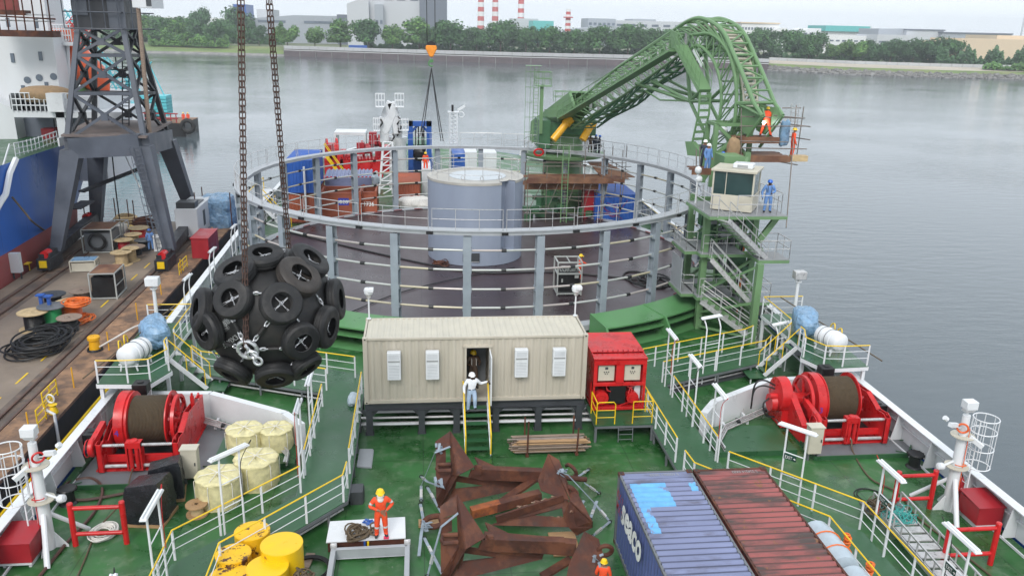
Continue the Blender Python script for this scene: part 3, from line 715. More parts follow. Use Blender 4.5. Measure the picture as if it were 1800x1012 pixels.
# ================= CREAM CONTAINER CABIN =================
X0,X1,Y0,Y1,Z0,Z1=-2.35,6.79,31.43,33.87,1.40,4.28
DX0,DX1=1.80,2.72; DZ1=Z0+2.3
t=thing('site_container','long cream corrugated container with an open door and four air conditioners','container',((X0+X1)/2,Y0,Z0))
a=MB()
def crn(x,y,z,d=.17): a.box((x,y,z),(d,d,.12))
a.corr((X0+.15,Y0+.07,Z0+.15),(1,0,0),(0,0,1),(0,-1,0),DX0-X0-.25,Z1-Z0-.28,.30,.04)
a.corr((DX1+.1,Y0+.07,Z0+.15),(1,0,0),(0,0,1),(0,-1,0),X1-DX1-.25,Z1-Z0-.28,.30,.04)
a.corr((DX0-.1,Y0+.07,DZ1+.1),(1,0,0),(0,0,1),(0,-1,0),DX1-DX0+.2,Z1-DZ1-.23,.28,.04)
a.corr((X0+.06,Y1-.15,Z0+.15),(0,-1,0),(0,0,1),(-1,0,0),Y1-Y0-.3,Z1-Z0-.28,.3,.04)
a.corr((X1-.06,Y0+.15,Z0+.15),(0,1,0),(0,0,1),(1,0,0),Y1-Y0-.3,Z1-Z0-.28,.3,.04)
a.corr((X1-.15,Y1-.07,Z0+.15),(-1,0,0),(0,0,1),(0,1,0),X1-X0-.3,Z1-Z0-.28,.3,.04)
a.build('wall','cream',t,smooth=False)
a=MB(); a.corr((X0+.1,Y0+.08,Z1-.05),(1,0,0),(0,1,0),(0,0,1),X1-X0-.2,Y1-Y0-.16,.24,.03); a.build('roof','cream_roof',t,smooth=False)
a=MB()
for y in (Y0+.04,Y1-.04):
    a.bar((X0+.17,y,Z1-.06),(X1-.17,y,Z1-.06),.09,.1); a.bar((X0+.17,y,Z0+.08),(X1-.17,y,Z0+.08),.1,.15)
for x in (X0+.04,X1-.04):
    a.bar((x,Y0+.1,Z1-.06),(x,Y1-.1,Z1-.06),.08,.09); a.bar((x,Y0+.1,Z0+.08),(x,Y1-.1,Z0+.08),.08,.15)
for x in (X0+.07,X1-.07):
    for y in (Y0+.07,Y1-.07):
        a.b2(x-.09,x+.09,y-.08,y+.08,Z0+.13,Z1-.11); crn(x,y,Z0+.06,.19); crn(x,y,Z1-.05,.19)
a.b2(X0+.2,X1-.2,Y0+.12,Y1-.12,Z0+.02,Z0+.08)
a.build('frame','cream',t,smooth=False,bevel=.008)
a=MB()
for x in (X0+.07,X1-.07):
    for z in (Z0+.06,Z1-.05): a.box((x,Y0-.026,z),(.06,.012,.05))
a.build('corner_slot','black',t,smooth=False)
a=MB(); a.b2(DX0,DX1,Y0+1.6,Y0+1.62,Z0+.1,DZ1); a.b2(DX0-.5,DX0-.48,Y0+.3,Y0+1.6,Z0+.1,DZ1);a.b2(DX1+.6,DX1+.62,Y0+.3,Y0+1.6,Z0+.1,DZ1); a.build('inner_partition','grey_mid',t,smooth=False)
a=MB()
a.b2(DX0-.09,DX0,Y0+.0,Y0+.14,Z0+.1,DZ1+.1); a.b2(DX1,DX1+.09,Y0+.0,Y0+.14,Z0+.1,DZ1+.1); a.b2(DX0-.14,DX1+.14,Y0-.03,Y0+.14,DZ1+.1,DZ1+.17)
a.build('door_frame','cream',t,smooth=False)
a=MB(); a.box((DX1+.03,Y0-.44,Z0+1.25),(.05,.88,2.1)); d=a.build('door','white_clean',t,smooth=False)
a=MB(); a.box((DX1-.02,Y0-.8,Z0+1.15),(.05,.12,.04)); a.build('handle','black',d,smooth=False)
for cxp in (693,760,915,981):
    c=V(cxp,640,Y0); q=thing('air_conditioner','',None,(c.x,Y0,c.z)); q.name='air_conditioner'
    zc={693:(615,668),760:(614,667),915:(610,663),981:(609,661)}[cxp]; zt=V(cxp,zc[0]+4,Y0-.25).z; zb=V(cxp,zc[1]-1,Y0-.25).z
    w2=.27
    a=MB(); a.b2(c.x-w2,c.x+w2,Y0-.32,Y0-.03,zb,zt); a.build('casing','white_clean',q,smooth=False,bevel=.015)
    a=MB(); a.b2(c.x-w2+.04,c.x+w2-.04,Y0-.335,Y0-.31,zb+.66*(zt-zb),zb+.71*(zt-zb)); a.build('air_slot','paint_grey',q,smooth=False)
    a=MB()
    for k in range(9): z=zb+(.08+.055*k)*(zt-zb); a.b2(c.x-w2+.06,c.x+w2-.06,Y0-.326,Y0-.31,z,z+.02)
    for k in range(7): z=zb+(.76+.025*k)*(zt-zb); a.b2(c.x-w2+.06,c.x+w2-.06,Y0-.326,Y0-.31,z,z+.008)
    a.build('louvre_grille','paint_louvre',q,smooth=False)
    q.parent=None
    lab={693:'tall white wall air conditioner, the far left one on the cream container',760:'tall white wall air conditioner just left of the container door',915:'tall white wall air conditioner just right of the container door',981:'tall white wall air conditioner at the right end of the cream container'}[cxp]
    tag(q,lab,'air conditioner','air conditioners on the container wall')
# steel platform under cabin
t=thing('support_platform','dark grey steel platform with brackets carrying the cream container','platform',(2.2,32.6,0))
a=MB()
for y in (Y0+.1,Y1-.1): a.hbeam((X0-.02,y,Z0-.16),(X1+.02,y,Z0-.16),.24,.3,.02)
for x in (X0+.1,-.2,2,4.2,X1-.1): a.hbeam((x,Y0+.25,Z0-.17),(x,Y1-.25,Z0-.17),.2,.26,.02)
a.build('beam','grey_dark',t,smooth=False)
for x in (X0+.15,-.05,1.4,3.05,4.85,X1-.2):
    for y in (Y0+.1,Y1-.1):
        a=MB(); a.hbeam((x,y,0),(x,y,Z0-.32),.26,.26,.02,up=(0,1,0)); a.box((x,y,.012),(.36,.36,.024))
        for s in (-1,1): a.prism([(x+s*.13,y-.01,Z0-.32),(x+s*.4,y-.01,Z0-.32),(x+s*.13,y-.01,Z0-.62)],(0,.02,0))
        a.build('leg','grey_dark',t,smooth=False)
a=MB(); a.b2(X0+.3,X1-.3,Y1-.35,Y1-.3,0,Z0-.4); a.build('back_plate','grey_dark',t,smooth=False)
# pipes beneath
for k,(z,y,m_,lab) in enumerate(((.32,31.75,'white','pale pipe nearest the front under the cream container'),(.52,31.95,'galv','upper bright steel pipe under the cream container'),(.62,32.3,'white','pale pipe at the back under the cream container'),(.2,32.1,'galv','lowest steel pipe under the cream container'))):
    a=MB(); a.path([(X0-.5,y+1.2,z),(X0-.35,y,z),(9.6,y-.2,z)],.055,7); one('pipe',a,m_,lab,'pipe','pipes under the container')
# stairs
t=thing('steel_stairs','green steel stairs with yellow handrails going up to the container door','stairs',(2.2,30,0))
tp=Vector((0,Y0-.1,Z0)); bt=(0,29.35,0)
for k in range(6):
    f=(k+.5)/6; y=29.45+(Y0-.25-29.45)*f; z=.08+(Z0-.06)*f
    a=MB(); a.b2(1.72,2.6,y-.13,y+.13,z,z+.035); a.build('tread','walk_green',t,smooth=False)
for x,nm in ((1.66,'l'),(2.66,'r')):
    a=MB(); a.bar((x,29.3,.02),(x,Y0-.1,Z0-.06),.04,.16); a.build('stringer','white',t,smooth=False)
    a=MB(); a.path([(x,29.3,.1),(x,29.25,.95),(x,Y0-.35,Z0+.95),(x,Y0-.08,Z0+.95)],.03,6); a.build('handrail','yellow',t)
    a=MB()
    for f in (0.02,.35,.68,.97):
        y=29.3+(Y0-.35-29.3)*f; a.bar((x,y,.05+(Z0-.1)*f),(x,y,.95+Z0*f-.05),.04,.03)
    a.build('rail_post','white',t,smooth=False)
# floodlights on the cabin roof
def post_light(p,h,lab,g='white camera posts on the container roof'):
    t=thing('post_light',lab,'light',p,g); p=Vector(p)
    a=MB(); a.tube(p,p+Vector((0,0,h)),.035,8); a.box(p+Vector((0,0,.02)),(.16,.16,.04)); a.build('pole','white',t)
    a=MB(); a.tube(p+Vector((0,0,h)),p+Vector((0,0,h+.12)),.09,10,.11); a.build('collar','galv',t)
    a=MB(); q=p+Vector((0,0,h+.12)); a.lathe([(.1,0),(.17,.06),(.2,.2),(.17,.3),(.05,.33)],q,n=14); a.box(q+Vector((.1,-.1,.26)),(.24,.34,.14)); a.build('lamp_head','white_clean',t,bevel=.01)
post_light((X0+.12,Y1-.12,Z1),.95,'white camera post on the left rear corner of the cream container roof'); post_light((X1-.12,Y1-.12,Z1),.95,'white camera post on the right rear corner of the cream container roof')
# ================= RED POWER UNIT =================
RX0,RX1,RY0,RY1,RZ0,RZ1=7.12,9.38,31.4,34.3,.86,3.24
t=thing('power_unit','bright red hydraulic power unit with two cream control panels','power unit',((RX0+RX1)/2,RY0,RZ0))
a=MB(); a.prism([(RX0,RY0-.02,RZ1-.25),(RX0,RY0+.25,RZ1),(RX0,RY1,RZ1),(RX0,RY1,RZ0+.2),(RX0,RY0+.45,RZ0+.2),(RX0,RY0+.45,RZ0+1.15),(RX0,RY0,RZ0+1.15)],(.05,0,0)); a.prism([(RX1-.05,RY0-.02,RZ1-.25),(RX1-.05,RY0+.25,RZ1),(RX1-.05,RY1,RZ1),(RX1-.05,RY1,RZ0+.2),(RX1-.05,RY0+.45,RZ0+.2),(RX1-.05,RY0+.45,RZ0+1.15),(RX1-.05,RY0,RZ0+1.15)],(.05,0,0))
a.b2(RX0+.055,RX1-.055,RY1-.05,RY1,RZ0,RZ1-.02); a.b2(RX0+.055,RX1-.055,RY0+.4,RY0+.44,RZ0+1.12,RZ1-.3)
a.b2(RX0,RX1,RY0,RY1,RZ0-.02,RZ0+.12)
a.build('housing','red',t,smooth=False,bevel=.01)
a=MB(); a.b2(RX0-.02,RX1+.02,RY0+.62,RY1+.02,RZ1-.02,RZ1+.03); a.b2(RX0-.02,RX1+.02,RY0-.04,RY0+.57,RZ1-.09,RZ1-.03); a.build('roof','red',t,smooth=False,bevel=.01)
a=MB()
for k in range(9): a.box((RX0+.25+k*.22,RY0+.6,RZ1+.05),(.04,.05,.12))
a.build('roof_bolt','red_dark',t,smooth=False)
a=MB()
for x in (RX0+.05,RX1-.05): a.bar((x,RY0+.05,RZ0+.12),(x,RY0+.05,RZ0+1.15),.1,.1)
a.b2(RX0,RX1,RY0-.01,RY0+.1,RZ0+1.1,RZ0+1.24); a.b2(RX0,RX1,RY0-.01,RY0+.1,RZ1-.33,RZ1-.12); a.b2(RX0,RX0+.16,RY0,RY0+.1,RZ0+1.2,RZ1-.3); a.b2(RX1-.16,RX1,RY0,RY0+.1,RZ0+1.2,RZ1-.3); a.b2((RX0+RX1)/2-.17,(RX0+RX1)/2+.17,RY0-.01,RY0+.1,RZ0+1.2,RZ1-.3)
a.build('front_frame','red',t,smooth=False,bevel=.008)
for sx in (-1,1):
    cx_=(RX0+RX1)/2+sx*.56; a=MB(); a.b2(cx_-.34,cx_+.34,RY0+.12,RY0+.16,RZ0+1.3,RZ1-.4); p=a.build('control_panel','cream_roof',t,smooth=False)
    a=MB(); a.box((cx_,RY0+.11,RZ1-.52),(.12,.01,.1)); a.box((cx_,RY0+.105,RZ1-.52),(.08,.01,.06))
    for i in range(3): a.tube((cx_-.09+.09*i,RY0+.12,RZ1-.68),(cx_-.09+.09*i,RY0+.08,RZ1-.68),.022,8)
    for i in range(2): a.tube((cx_-.05+.09*i,RY0+.12,RZ1-.76),(cx_-.05+.09*i,RY0+.08,RZ1-.76),.018,8)
    a.build('switch','grey_dark',p)
a=MB(); a.b2(RX0+.75,RX0+1.45,RY0+.1,RY0+.3,RZ0+.22,RZ0+1.08); a.build('radiator','black',t,smooth=False,bevel=.02)
for cx_,r in ((RX0+.42,.3),(RX1-.5,.26)):
    a=MB(); a.lathe([(r*.5,0),(r,.02),(r,.35),(0,.35)],(cx_,RY0+.42,RZ0+.5),(0,-1,0),20); a.torus((cx_,RY0+.08,RZ0+.5),(0,1,0),r*.55,.03,18,6); a.build('motor','red',t)
a=MB(); a.path([(RX0+1.5,RY0+.2,RZ0+1),(RX0+1.7,RY0+.1,RZ0+.9),(RX0+1.65,RY0+.1,RZ0+.3),(RX0+1.2,RY0+.08,RZ0+.14)],.03,6); a.path([(RX1-.2,RY0+.2,RZ0+1.1),(RX1-.6,RY0+.15,RZ0+.95),(RX1-.7,RY0+.1,RZ0+.7)],.025,6); a.path([(RX0+.6,RY0+.2,RZ0+1.1),(RX0+.65,RY0+.12,RZ0+.85),(RX0+.8,RY0+.1,RZ0+.8)],.025,6); a.build('pipe','red',t)
a=MB(); a.b2(RX1-.4,RX1-.15,RY0+.25,RY0+.5,RZ0+.4,RZ0+1.1); a.build('filter','white',t,smooth=False)
t=thing('power_unit_platform','green topped platform with yellow guard frames under the red power unit','platform',(8.2,32,0))
a=MB(); a.b2(7.0,9.5,30.15,34.4,.74,.78); a.build('deck_plate','walk_green',t,smooth=False)
a=MB()
for x in (7.06,9.44): a.bar((x,30.2,.68),(x,34.3,.68),.08,.12)
a.bar((7.1,30.2,.68),(9.4,30.2,.68),.08,.12)
for x in (7.06,9.44):
    for y in (30.2,32.2,34.2): a.b2(x-.05,x+.05,y-.05,y+.05,0,.62)
a.path([(8,30.13,.7),(8,30.05,.05)],.02,5); a.path([(8.6,30.13,.7),(8.6,30.05,.05)],.02,5)
for z in (.15,.38,.6): a.tube((8,30.07,z),(8.6,30.07,z),.014,5)
a.build('frame','grey_mid',t,smooth=False)
for pts in ([(7.08,31.3),(7.08,30.25),(7.85,30.25)],[(8.6,30.25),(9.42,30.25),(9.42,31.3)]):
    a=MB()
    P3=[Vector((p[0],p[1],.78)) for p in pts]
    a.path([P3[0],P3[0]+Vector((0,0,.98)),P3[1]+Vector((0,0,.98)),P3[1]+Vector((0,0,.0))],.024,6); a.path([P3[1],P3[1]+Vector((0,0,.9)),P3[1].lerp(P3[2],.1)+Vector((0,0,.98)),P3[1].lerp(P3[2],.9)+Vector((0,0,.98)),P3[2]+Vector((0,0,.88)),P3[2]],.024,6)
    for h in (.3,.62): a.path([p+Vector((0,0,h)) for p in P3],.018,5)
    a.build('guard_frame','yellow',t)
# ================= SEA CONTAINERS =================
def container(x0,x1,y0,y1,z0,z1,label,wm_,rm,fm,text=None,pitch=.28,cat='container',name='shipping_container',grp=None,roofopen=False,rz=0,door=None):
    t=thing(name,label,cat,((x0+x1)/2,(y0+y1)/2,z0),grp)
    e=.07; a=MB()
    a.corr((x0+e,y1-.12,z0+.16),(0,-1,0),(0,0,1),(-1,0,0),y1-y0-.24,z1-z0-.26,pitch,.045)
    a.corr((x1-e,y0+.12,z0+.16),(0,1,0),(0,0,1),(1,0,0),y1-y0-.24,z1-z0-.26,pitch,.045)
    a.corr((x0+.12,y0+e,z0+.16),(1,0,0),(0,0,1),(0,-1,0),x1-x0-.24,z1-z0-.26,pitch,.045)
    a.corr((x1-.12,y1-e,z0+.16),(-1,0,0),(0,0,1),(0,1,0),x1-x0-.24,z1-z0-.26,pitch,.045)
    a.build('wall',wm_,t,smooth=False)
    if not roofopen:
        a=MB(); a.corr((x0+.06,y0+.15,z1-.06),(0,1,0),(-1,0,0),(0,0,1),y1-y0-.55,-(x1-x0-.12),.27,.05,groove=1)
        a.b2(x0+.06,x1-.06,y1-.42,y1-.1,z1-.04,z1-.02); a.build('roof',[rm,'groove_blue' if rm=='blue_roof' else 'groove_red' if rm=='red_roof' else rm],t,smooth=False)
    a=MB()
    for x in (x0+.05,x1-.05): a.bar((x,y0+.15,z1-.05),(x,y1-.15,z1-.05),.07,.08); a.bar((x,y0+.15,z0+.09),(x,y1-.15,z0+.09),.09,.14)
    for y in (y0+.05,y1-.05): a.bar((x0+.15,y,z1-.05),(x1-.15,y,z1-.05),.08,.09); a.bar((x0+.15,y,z0+.09),(x1-.15,y,z0+.09),.08,.14)
    for x in (x0+.07,x1-.07):
        for y in (y0+.07,y1-.07): a.b2(x-.065,x+.065,y-.065,y+.065,z0+.12,z1-.1)
    a.build('frame',fm,t,smooth=False)
    for x in (x0+.09,x1-.09):
        for y in (y0+.09,y1-.09):
            a=MB(); a.b2(x-.092,x+.092,y-.092,y+.092,z1-.1,z1+.012); a.mi=1; a.b2(x-.035,x+.035,y-.05,y+.05,z1+.012,z1+.015); a.build('corner_casting',['rust','black'],t,smooth=False)
            a=MB(); a.b2(x-.092,x+.092,y-.092,y+.092,z0,z0+.12); a.build('corner_casting','rust',t,smooth=False)
    a=MB(); a.b2(x0+.12,x1-.12,y0+.1,y1-.1,z0+.04,z0+.1); a.build('floor','rust',t,smooth=False)
    return t
BX0=6.27; BY1=23.32; BZ=2.6
t=container(BX0,BX0+2.44,BY1-12.19,BY1,0,BZ,'faded blue shipping container with white lettering on its side','blue_cont','blue_roof','grey_mid')
a=MB()
lt=[(BX0-.025)]
text_mb(a,'seaco',(BX0-.055,22.35,1.42),(0,-1,0),(0,0,1),.74,.012,bold=.035,width=2.4,shear=.3); a.build('lettering','paint_white',t,smooth=False)
a=MB(); text_mb(a,'KX 7\nMX 5',(BX0-.055,22.95,1.5),(0,-1,0),(0,0,1),.75,.012,width=.75,bold=.01); a.build('graffiti','red_dark',t,smooth=False)
a=MB(); text_mb(a,'5 600061 0030',(BX0+1.95,BY1-.17,BZ-.012),(-1,0,0),(0,-1,0),.15,.006,width=.95); a.build('number','paint_grey',t,smooth=False)
pp_=11.64/43; yb_=BY1-12.19+.15
for x_,i0,n_i,w_ in ((.2,37,5,1.15),(.2,32,5,.3),(2.1,40,2,.22)): a=MB(); a.corr((BX0+x_,yb_+i0*pp_,BZ-.054),(0,1,0),(-1,0,0),(0,0,1),n_i*pp_,-w_,.27,.05); a.build('paint_patch','blue_patch',t,smooth=False)
t=container(BX0+2.51,BX0+4.95,BY1-12.19,BY1,0,BZ,'rusty red shipping container standing right of the blue one','red_cont','red_roof','rust')
a=MB(); text_mb(a,'5 524214 0X83',(BX0+4.6,BY1-.17,BZ-.012),(-1,0,0),(0,-1,0),.15,.006,width=.85); a.build('number','paint_grey',t,smooth=False)
# grey wrapped rolls behind the red container
for k,(y0,y1,lab) in enumerate(((21.6,19.6,'grey tarpaulin roll with an orange strap beside the red container, the farther one'),(19.3,17.2,'grey tarpaulin roll beside the red container, at the lower edge of the photo'))):
    t=thing('tarpaulin_roll',lab,'roll',(12.35,y1,0.6),'grey wrapped rolls')
    a=MB(); a.lathe([(.3,0),(.52,.05),(.55,.5),(.53,1),(.55,1.5),(.52,y0-y1-.05),(.3,y0-y1)],(12.3,y1,1.15),(0,1,0),20); a.build('wrap','tarp_grey',t)
    a=MB(); a.torus((12.3,(y0+y1)/2+.3,1.15),(0,1,0),.56,.025,24,5); a.torus((12.3,(y0+y1)/2-.4,1.15),(0,1,0),.56,.025,24,5); a.build('strap','orange_hose',t)
    a=MB(); a.b2(11.9,12.7,y1+.1,y0-.1,0,.6); a.build('cradle','grey_dark',t,smooth=False)
# ================= MOORING WINCHES =================
def winch(dx,dy,lab,num,right):
    X=lambda x:x+dx; Yd=31.0+dy; zc=1.28
    t=thing('mooring_winch',lab,'winch',(X(-10.6),Yd,0),'red mooring winches')
    ax=(1,0,0)
    a=MB(); prof=[]; L=1.5; k=27
    prof.append((.0,0)); 
    for i in range(k): prof+=[(.935,L*i/k+.004),(.968,L*(i+.2)/k),(.985,L*(i+.5)/k),(.968,L*(i+.8)/k)]
    prof.append((0,L)); a.lathe(prof,(X(-11.32),Yd,zc),ax,40,caps=False); a.build('rope_winding','rope_brown',t,ang=60)
    a=MB(); a.lathe([(.4,0),(1.2,0),(1.2,.36),(1.12,.4),(1.12,.44),(1.17,.46),(1.17,.5),(.9,.5)],(X(-11.82),Yd,zc),ax,48,caps=False); a.lathe([(0,.02),(.4,.02)],(X(-11.82),Yd,zc),ax,20,caps=False)
    bf=a.build('brake_flange','red',t,ang=30)
    a=MB(); text_mb(a,num,(X(-11.78),Yd-1.205,zc-.15),(1,0,0),(0,0,1),.26,.0); a.build('number','paint_blue',bf,smooth=False)
    a=MB(); a.lathe([(.9,0),(1.16,0),(1.16,.05),(.3,.07),(.3,.25)],(X(-9.82),Yd,zc),ax,40,caps=False)
    a.build('end_flange','red',t,ang=30)
    a=MB()
    for q in range(10):
        th=2*PI*q/10+.2; c=Vector((X(-9.7),Yd+.95*math.cos(th),zc+.95*math.sin(th))); a.tube(c,c+Vector((.12,0,0)),.05,6); a.box(c+Vector((.03,0,0)),(.05,.13,.13),rot=Matrix.Rotation(th,3,'X'))
    a.build('rope_clamp','red_dark',t)
    def spoked(x,r):
        a=MB(); a.lathe([(r-.13,0),(r,0),(r,.14),(r-.13,.14),(r-.13,0)],(x,Yd,zc),ax,40,caps=False)
        for q in range(6):
            th=2*PI*q/6+.3; d=Vector((0,math.cos(th),math.sin(th))); c=Vector((x+.07,Yd,zc)); a.bar(c+d*.2,c+d*(r-.1),.09,.11,up=(1,0,0))
        a.lathe([(.27,-.05),(.27,.2)],(x,Yd,zc),ax,20); return a
    if right: spoked(X(-12.1),1.08).build('spoked_wheel','red',t)
    else: spoked(X(-9.62),1.02).build('spoked_wheel','red',t)
    a=MB(); a.tube((X(-12.2),Yd,zc),(X(-9.0),Yd,zc),.14,14); a.build('shaft','red_dark',t)
    # frames
    a=MB()
    prof=[(28.75,.1),(28.75,1.3),(29.0,1.42),(29.6,1.35),(30.6,1.75),(31.2,1.7),(32.4,1.55),(32.75,1.5),(32.75,.1)]
    for x in (-9.22,-9.0): a.prism([(X(x),y+dy,z) for y,z in prof],(.035,0,0))
    a.b2(X(-9.22),X(-8.97),28.75+dy,28.79+dy,.1,1.3); a.prism([(X(-9.22),29.6+dy,1.35),(X(-9.22),30.6+dy,1.75),(X(-9.22),30.6+dy,1.71),(X(-9.22),29.6+dy,1.31)],(.22,0,0)); a.b2(X(-9.22),X(-8.96),32.45+dy,32.74+dy,1.48,1.54)
    a.build('end_frame','red',t,smooth=False,bevel=.006)
    a=MB(); prof=[(28.75,.1),(28.75,1.32),(29.05,1.36),(29.5,1.1),(30.4,1.5),(31.5,1.5),(32.4,.6),(32.6,.1)]
    for x in (-12.16,-11.96): a.prism([(X(x),y+dy,z) for y,z in prof],(.035,0,0))
    a.b2(X(-12.16),X(-11.93),28.75+dy,28.79+dy,.1,1.3)
    a.build('end_frame','red',t,smooth=False,bevel=.006)
    a=MB(); a.lathe([(.05,0),(.1,0),(.1,.06),(.05,.06),(.05,0)],(X(-9.12),32.5+dy,1.63),ax,14,caps=False); a.torus((X(-9.1),28.9+dy,1.45),(1,0,0),.07,.02,14,5); a.build('lifting_lug','red',t)
    a=MB()
    a.b2(X(-11.95),X(-9.2),29.15+dy,29.3+dy,.35,.6); a.b2(X(-11.95),X(-9.2),32.2+dy,32.4+dy,.1,.5); a.b2(X(-12.3),X(-8.9),28.9+dy,32.7+dy,.06,.12); a.build('base_frame','red',t,smooth=False)
    a=MB(); a.b2(X(-11.9),X(-9.25),29.6+dy,32+dy,.13,.3); a.build('drip_pan','black',t,smooth=False)
    a=MB(); a.tube((X(-11.95),28.9+dy,1.2),(X(-9.2),28.9+dy,1.2),.055,10)
    for i in range(30):
        x=-11.55+i*.075
        if abs(x+10.75)<.25: continue
        a.lathe([(.055,0),(.075,.02),(.055,.04)],(X(x),28.9+dy,1.2),ax,10,caps=False)
    a.tube((X(-11.95),28.9+dy,.3),(X(-9.2),28.9+dy,.3),.07,10); a.build('level_wind_shaft','galv',t)
    a=MB(); cx_=-10.72
    a.b2(X(cx_-.3),X(cx_-.24),28.72+dy,29.1+dy,.2,1.35); a.b2(X(cx_+.24),X(cx_+.3),28.72+dy,29.1+dy,.2,1.35); a.b2(X(cx_-.3),X(cx_+.3),28.74+dy,29.08+dy,1.12,1.36); a.b2(X(cx_-.3),X(cx_+.3),28.74+dy,29.08+dy,.14,.22)
    a.lathe([(.17,0),(.15,.06),(0,.08)],(X(cx_),28.9+dy,1.36),n=12); a.tube((X(cx_-.12),28.78+dy,.22),(X(cx_-.12),28.78+dy,1.1),.085,10); a.tube((X(cx_+.12),28.78+dy,.22),(X(cx_+.12),28.78+dy,1.1),.085,10)
    a.build('rope_guide','red',t,ang=30)
    a=MB(); a.lathe([(.34,0),(.38,.04),(.38,.16),(.34,.2)],(X(-12.42),28.95+dy,1.12),ax,20); a.lathe([(.26,0),(.3,.03),(.3,.12)],(X(-12.42),29.45+dy,1.25),ax,20)
    a.bar((X(-12.3),28.95+dy,1.3),(X(-12.3),30.2+dy,1.5),.2,.3); a.torus((X(-12.5),28.9+dy,1.1),(1,0,0),.34,.025,20,5); a.build('chain_case','red',t,ang=30)
    if right:
        a=MB(); a.lathe([(0,0),(.5,0),(.78,.08),(.8,.3),(.8,.55),(.7,.6),(0,.6)],(X(-13.35),Yd+.2,1.45),ax,26,caps=False); a.lathe([(0,-.25),(.4,-.25),(.45,0)],(X(-13.35),Yd+.1,1.1),ax,14,caps=False)
        for q in range(8): 
            th=2*PI*q/8; a.tube((X(-13.35)-.22,Yd+.1+.3*math.cos(th),1.1+.3*math.sin(th)),(X(-13.3),Yd+.1+.3*math.cos(th),1.1+.3*math.sin(th)),.05,6)
        a.tube((X(-13.7),Yd-.1,1.5),(X(-13.3),Yd-.1,1.5),.12,10); a.b2(X(-13.2),X(-12.8),Yd-.5,Yd+.9,.1,.9)
        a.prism([(X(-12.9),Yd+.8,.1),(X(-12.9),Yd-1.9,.1),(X(-12.9),Yd-1.9,.9),(X(-12.9),Yd-.3,1.75),(X(-12.9),Yd+.6,1.6)],(.3,0,0)); a.tube((X(-12.9),Yd,zc),(X(-12.1),Yd,zc),.3,16)
        a.build('gearbox','red',t,ang=30)
        a=MB()
        for i,(z0,r) in enumerate(((1.75,.0),(1.6,.12))): a.path(curve_pts([(X(-13.3),Yd+.2,z0+.1),(X(-13.9),Yd+.3,z0+.35-r),(X(-14.3),Yd+.3,z0+.1-r),(X(-14.35),Yd+.3,.7)],6),.04,6)
        a.path(curve_pts([(X(-13.6),Yd,1.4),(X(-13.95),Yd-.1,1.1),(X(-13.8),Yd-.2,.6),(X(-13.4),Yd-.2,.5)],6),.04,6); a.build('hydraulic_hose','black',t)
        mxs=[(-8.7,30.3,1.05)]
    else: 
        a=MB(); a.tube((X(-9.1),31.6,.8),(X(-9.1),31.6,2.0),.09,12); a.tube((X(-9.1),31.6,2.0),(X(-9.1),31.6,2.12),.05,8); a.build('brake_post','red',t)
        mxs=[(-12.75,30.1,1.0)]
    for x,y,z in mxs+[(-11.5,32.6,2.0) if not right else (-10.2,32.6,1.9)]:
        a=MB(); a.box((X(x),y+dy,z),(.62,.6,.5)); a.lathe([(.18,0),(.14,.05)],(X(x),y+dy,z+.25),n=12); a.build('motor_cover','black',t,smooth=False,bevel=.05)
    t.scale=(.93,.95,.95)
    # tray under the winch
    a=MB(); c0=[(-12.75,27.85),(-8.75,27.85),(-7.95,28.9),(-7.95,32.4),(-8.9,33.0),(-12.6,33.0)]
    a.slab([(X(x),y+dy,0) for x,y in c0],.0,.05); tr=thing('winch_tray','grey steel drip tray with folded rim under the '+('right' if right else 'left')+' red winch','tray',(X(-10.6),30.3,0),'trays under the winches'); a.build('tray_floor','wood_grey' if 0 else 'grey_mid',tr,smooth=False)
    a=MB()
    for i in range(6):
        p,q=c0[i],c0[(i+1)%6]; a.bar((X(p[0]),p[1]+dy,.09),(X(q[0]),q[1]+dy,.09),.05,.18)
    for i in (0,1,2,3): a.bar((X(c0[i][0]),c0[i][1]+dy,.17),(X(c0[i][0]*.85-1.6),c0[i][1]*.85+4.6+dy,.07),.03,.03)
    a.build('rim','walk_green',tr,smooth=False)
winch(0,0,'red mooring winch with brown wire rope and a blue 4 on its flange','4',False)
winch(28.3,.25,'red mooring winch on the right with brown wire rope, gearbox and black hoses','3',True)
# ================= PEOPLE-SIZE DECK OBJECTS =================
def junction_box(x,y,lab):
    t=thing('junction_box',lab,'electrical box',(x,y,0),'cream electrical boxes on the deck')
    a=MB(); a.b2(x-.28,x+.28,y-.18,y+.22,.32,1.45); a.build('cabinet','cream_roof',t,smooth=False,bevel=.02)
    a=MB(); a.b2(x-.31,x+.31,y-.21,y+.25,1.45,1.5); a.build('lid','cream_roof',t,smooth=False)
    a=MB(); a.box((x+.2,y-.19,.9),(.04,.03,.12)); a.build('handle','grey_dark',t,smooth=False)
    a=MB(); [a.b2(x+s-.03,x+s+.03,y-.1,y+.12,0,.32) for s in (-.2,.2)]; a.build('stand','grey_mid',t,smooth=False)
junction_box(-8.45,28.0,'cream electrical box standing right of the left red winch'); junction_box(15.5,28.2,'cream electrical box standing in front of the right red winch')
def bollard(x,y,lab,s=1):
    t=MB(); t.lathe([(.32,0),(.28,.05),(.22,.08),(.21,.45),(.3,.5),(.32,.56),(.29,.6),(.06,.61),(0,.61)],(x,y,0),n=22,caps=False)
    for i in range(10): th=2*PI*i/10; t.box((x+.3*math.cos(th),y+.3*math.sin(th),.54),(.07,.05,.1),rz=th)
    one('bollard',t,'black',lab,'bollard','black bollards')
bollard(-12.4,27.0,'black bollard beside the looped brown hose near the left bulwark'); bollard(-12.5,43.2,'black bollard left of the hanging fender by the far left bulwark'); bollard(19.35,27.35,'black bollard near the right bulwark and the red winch')
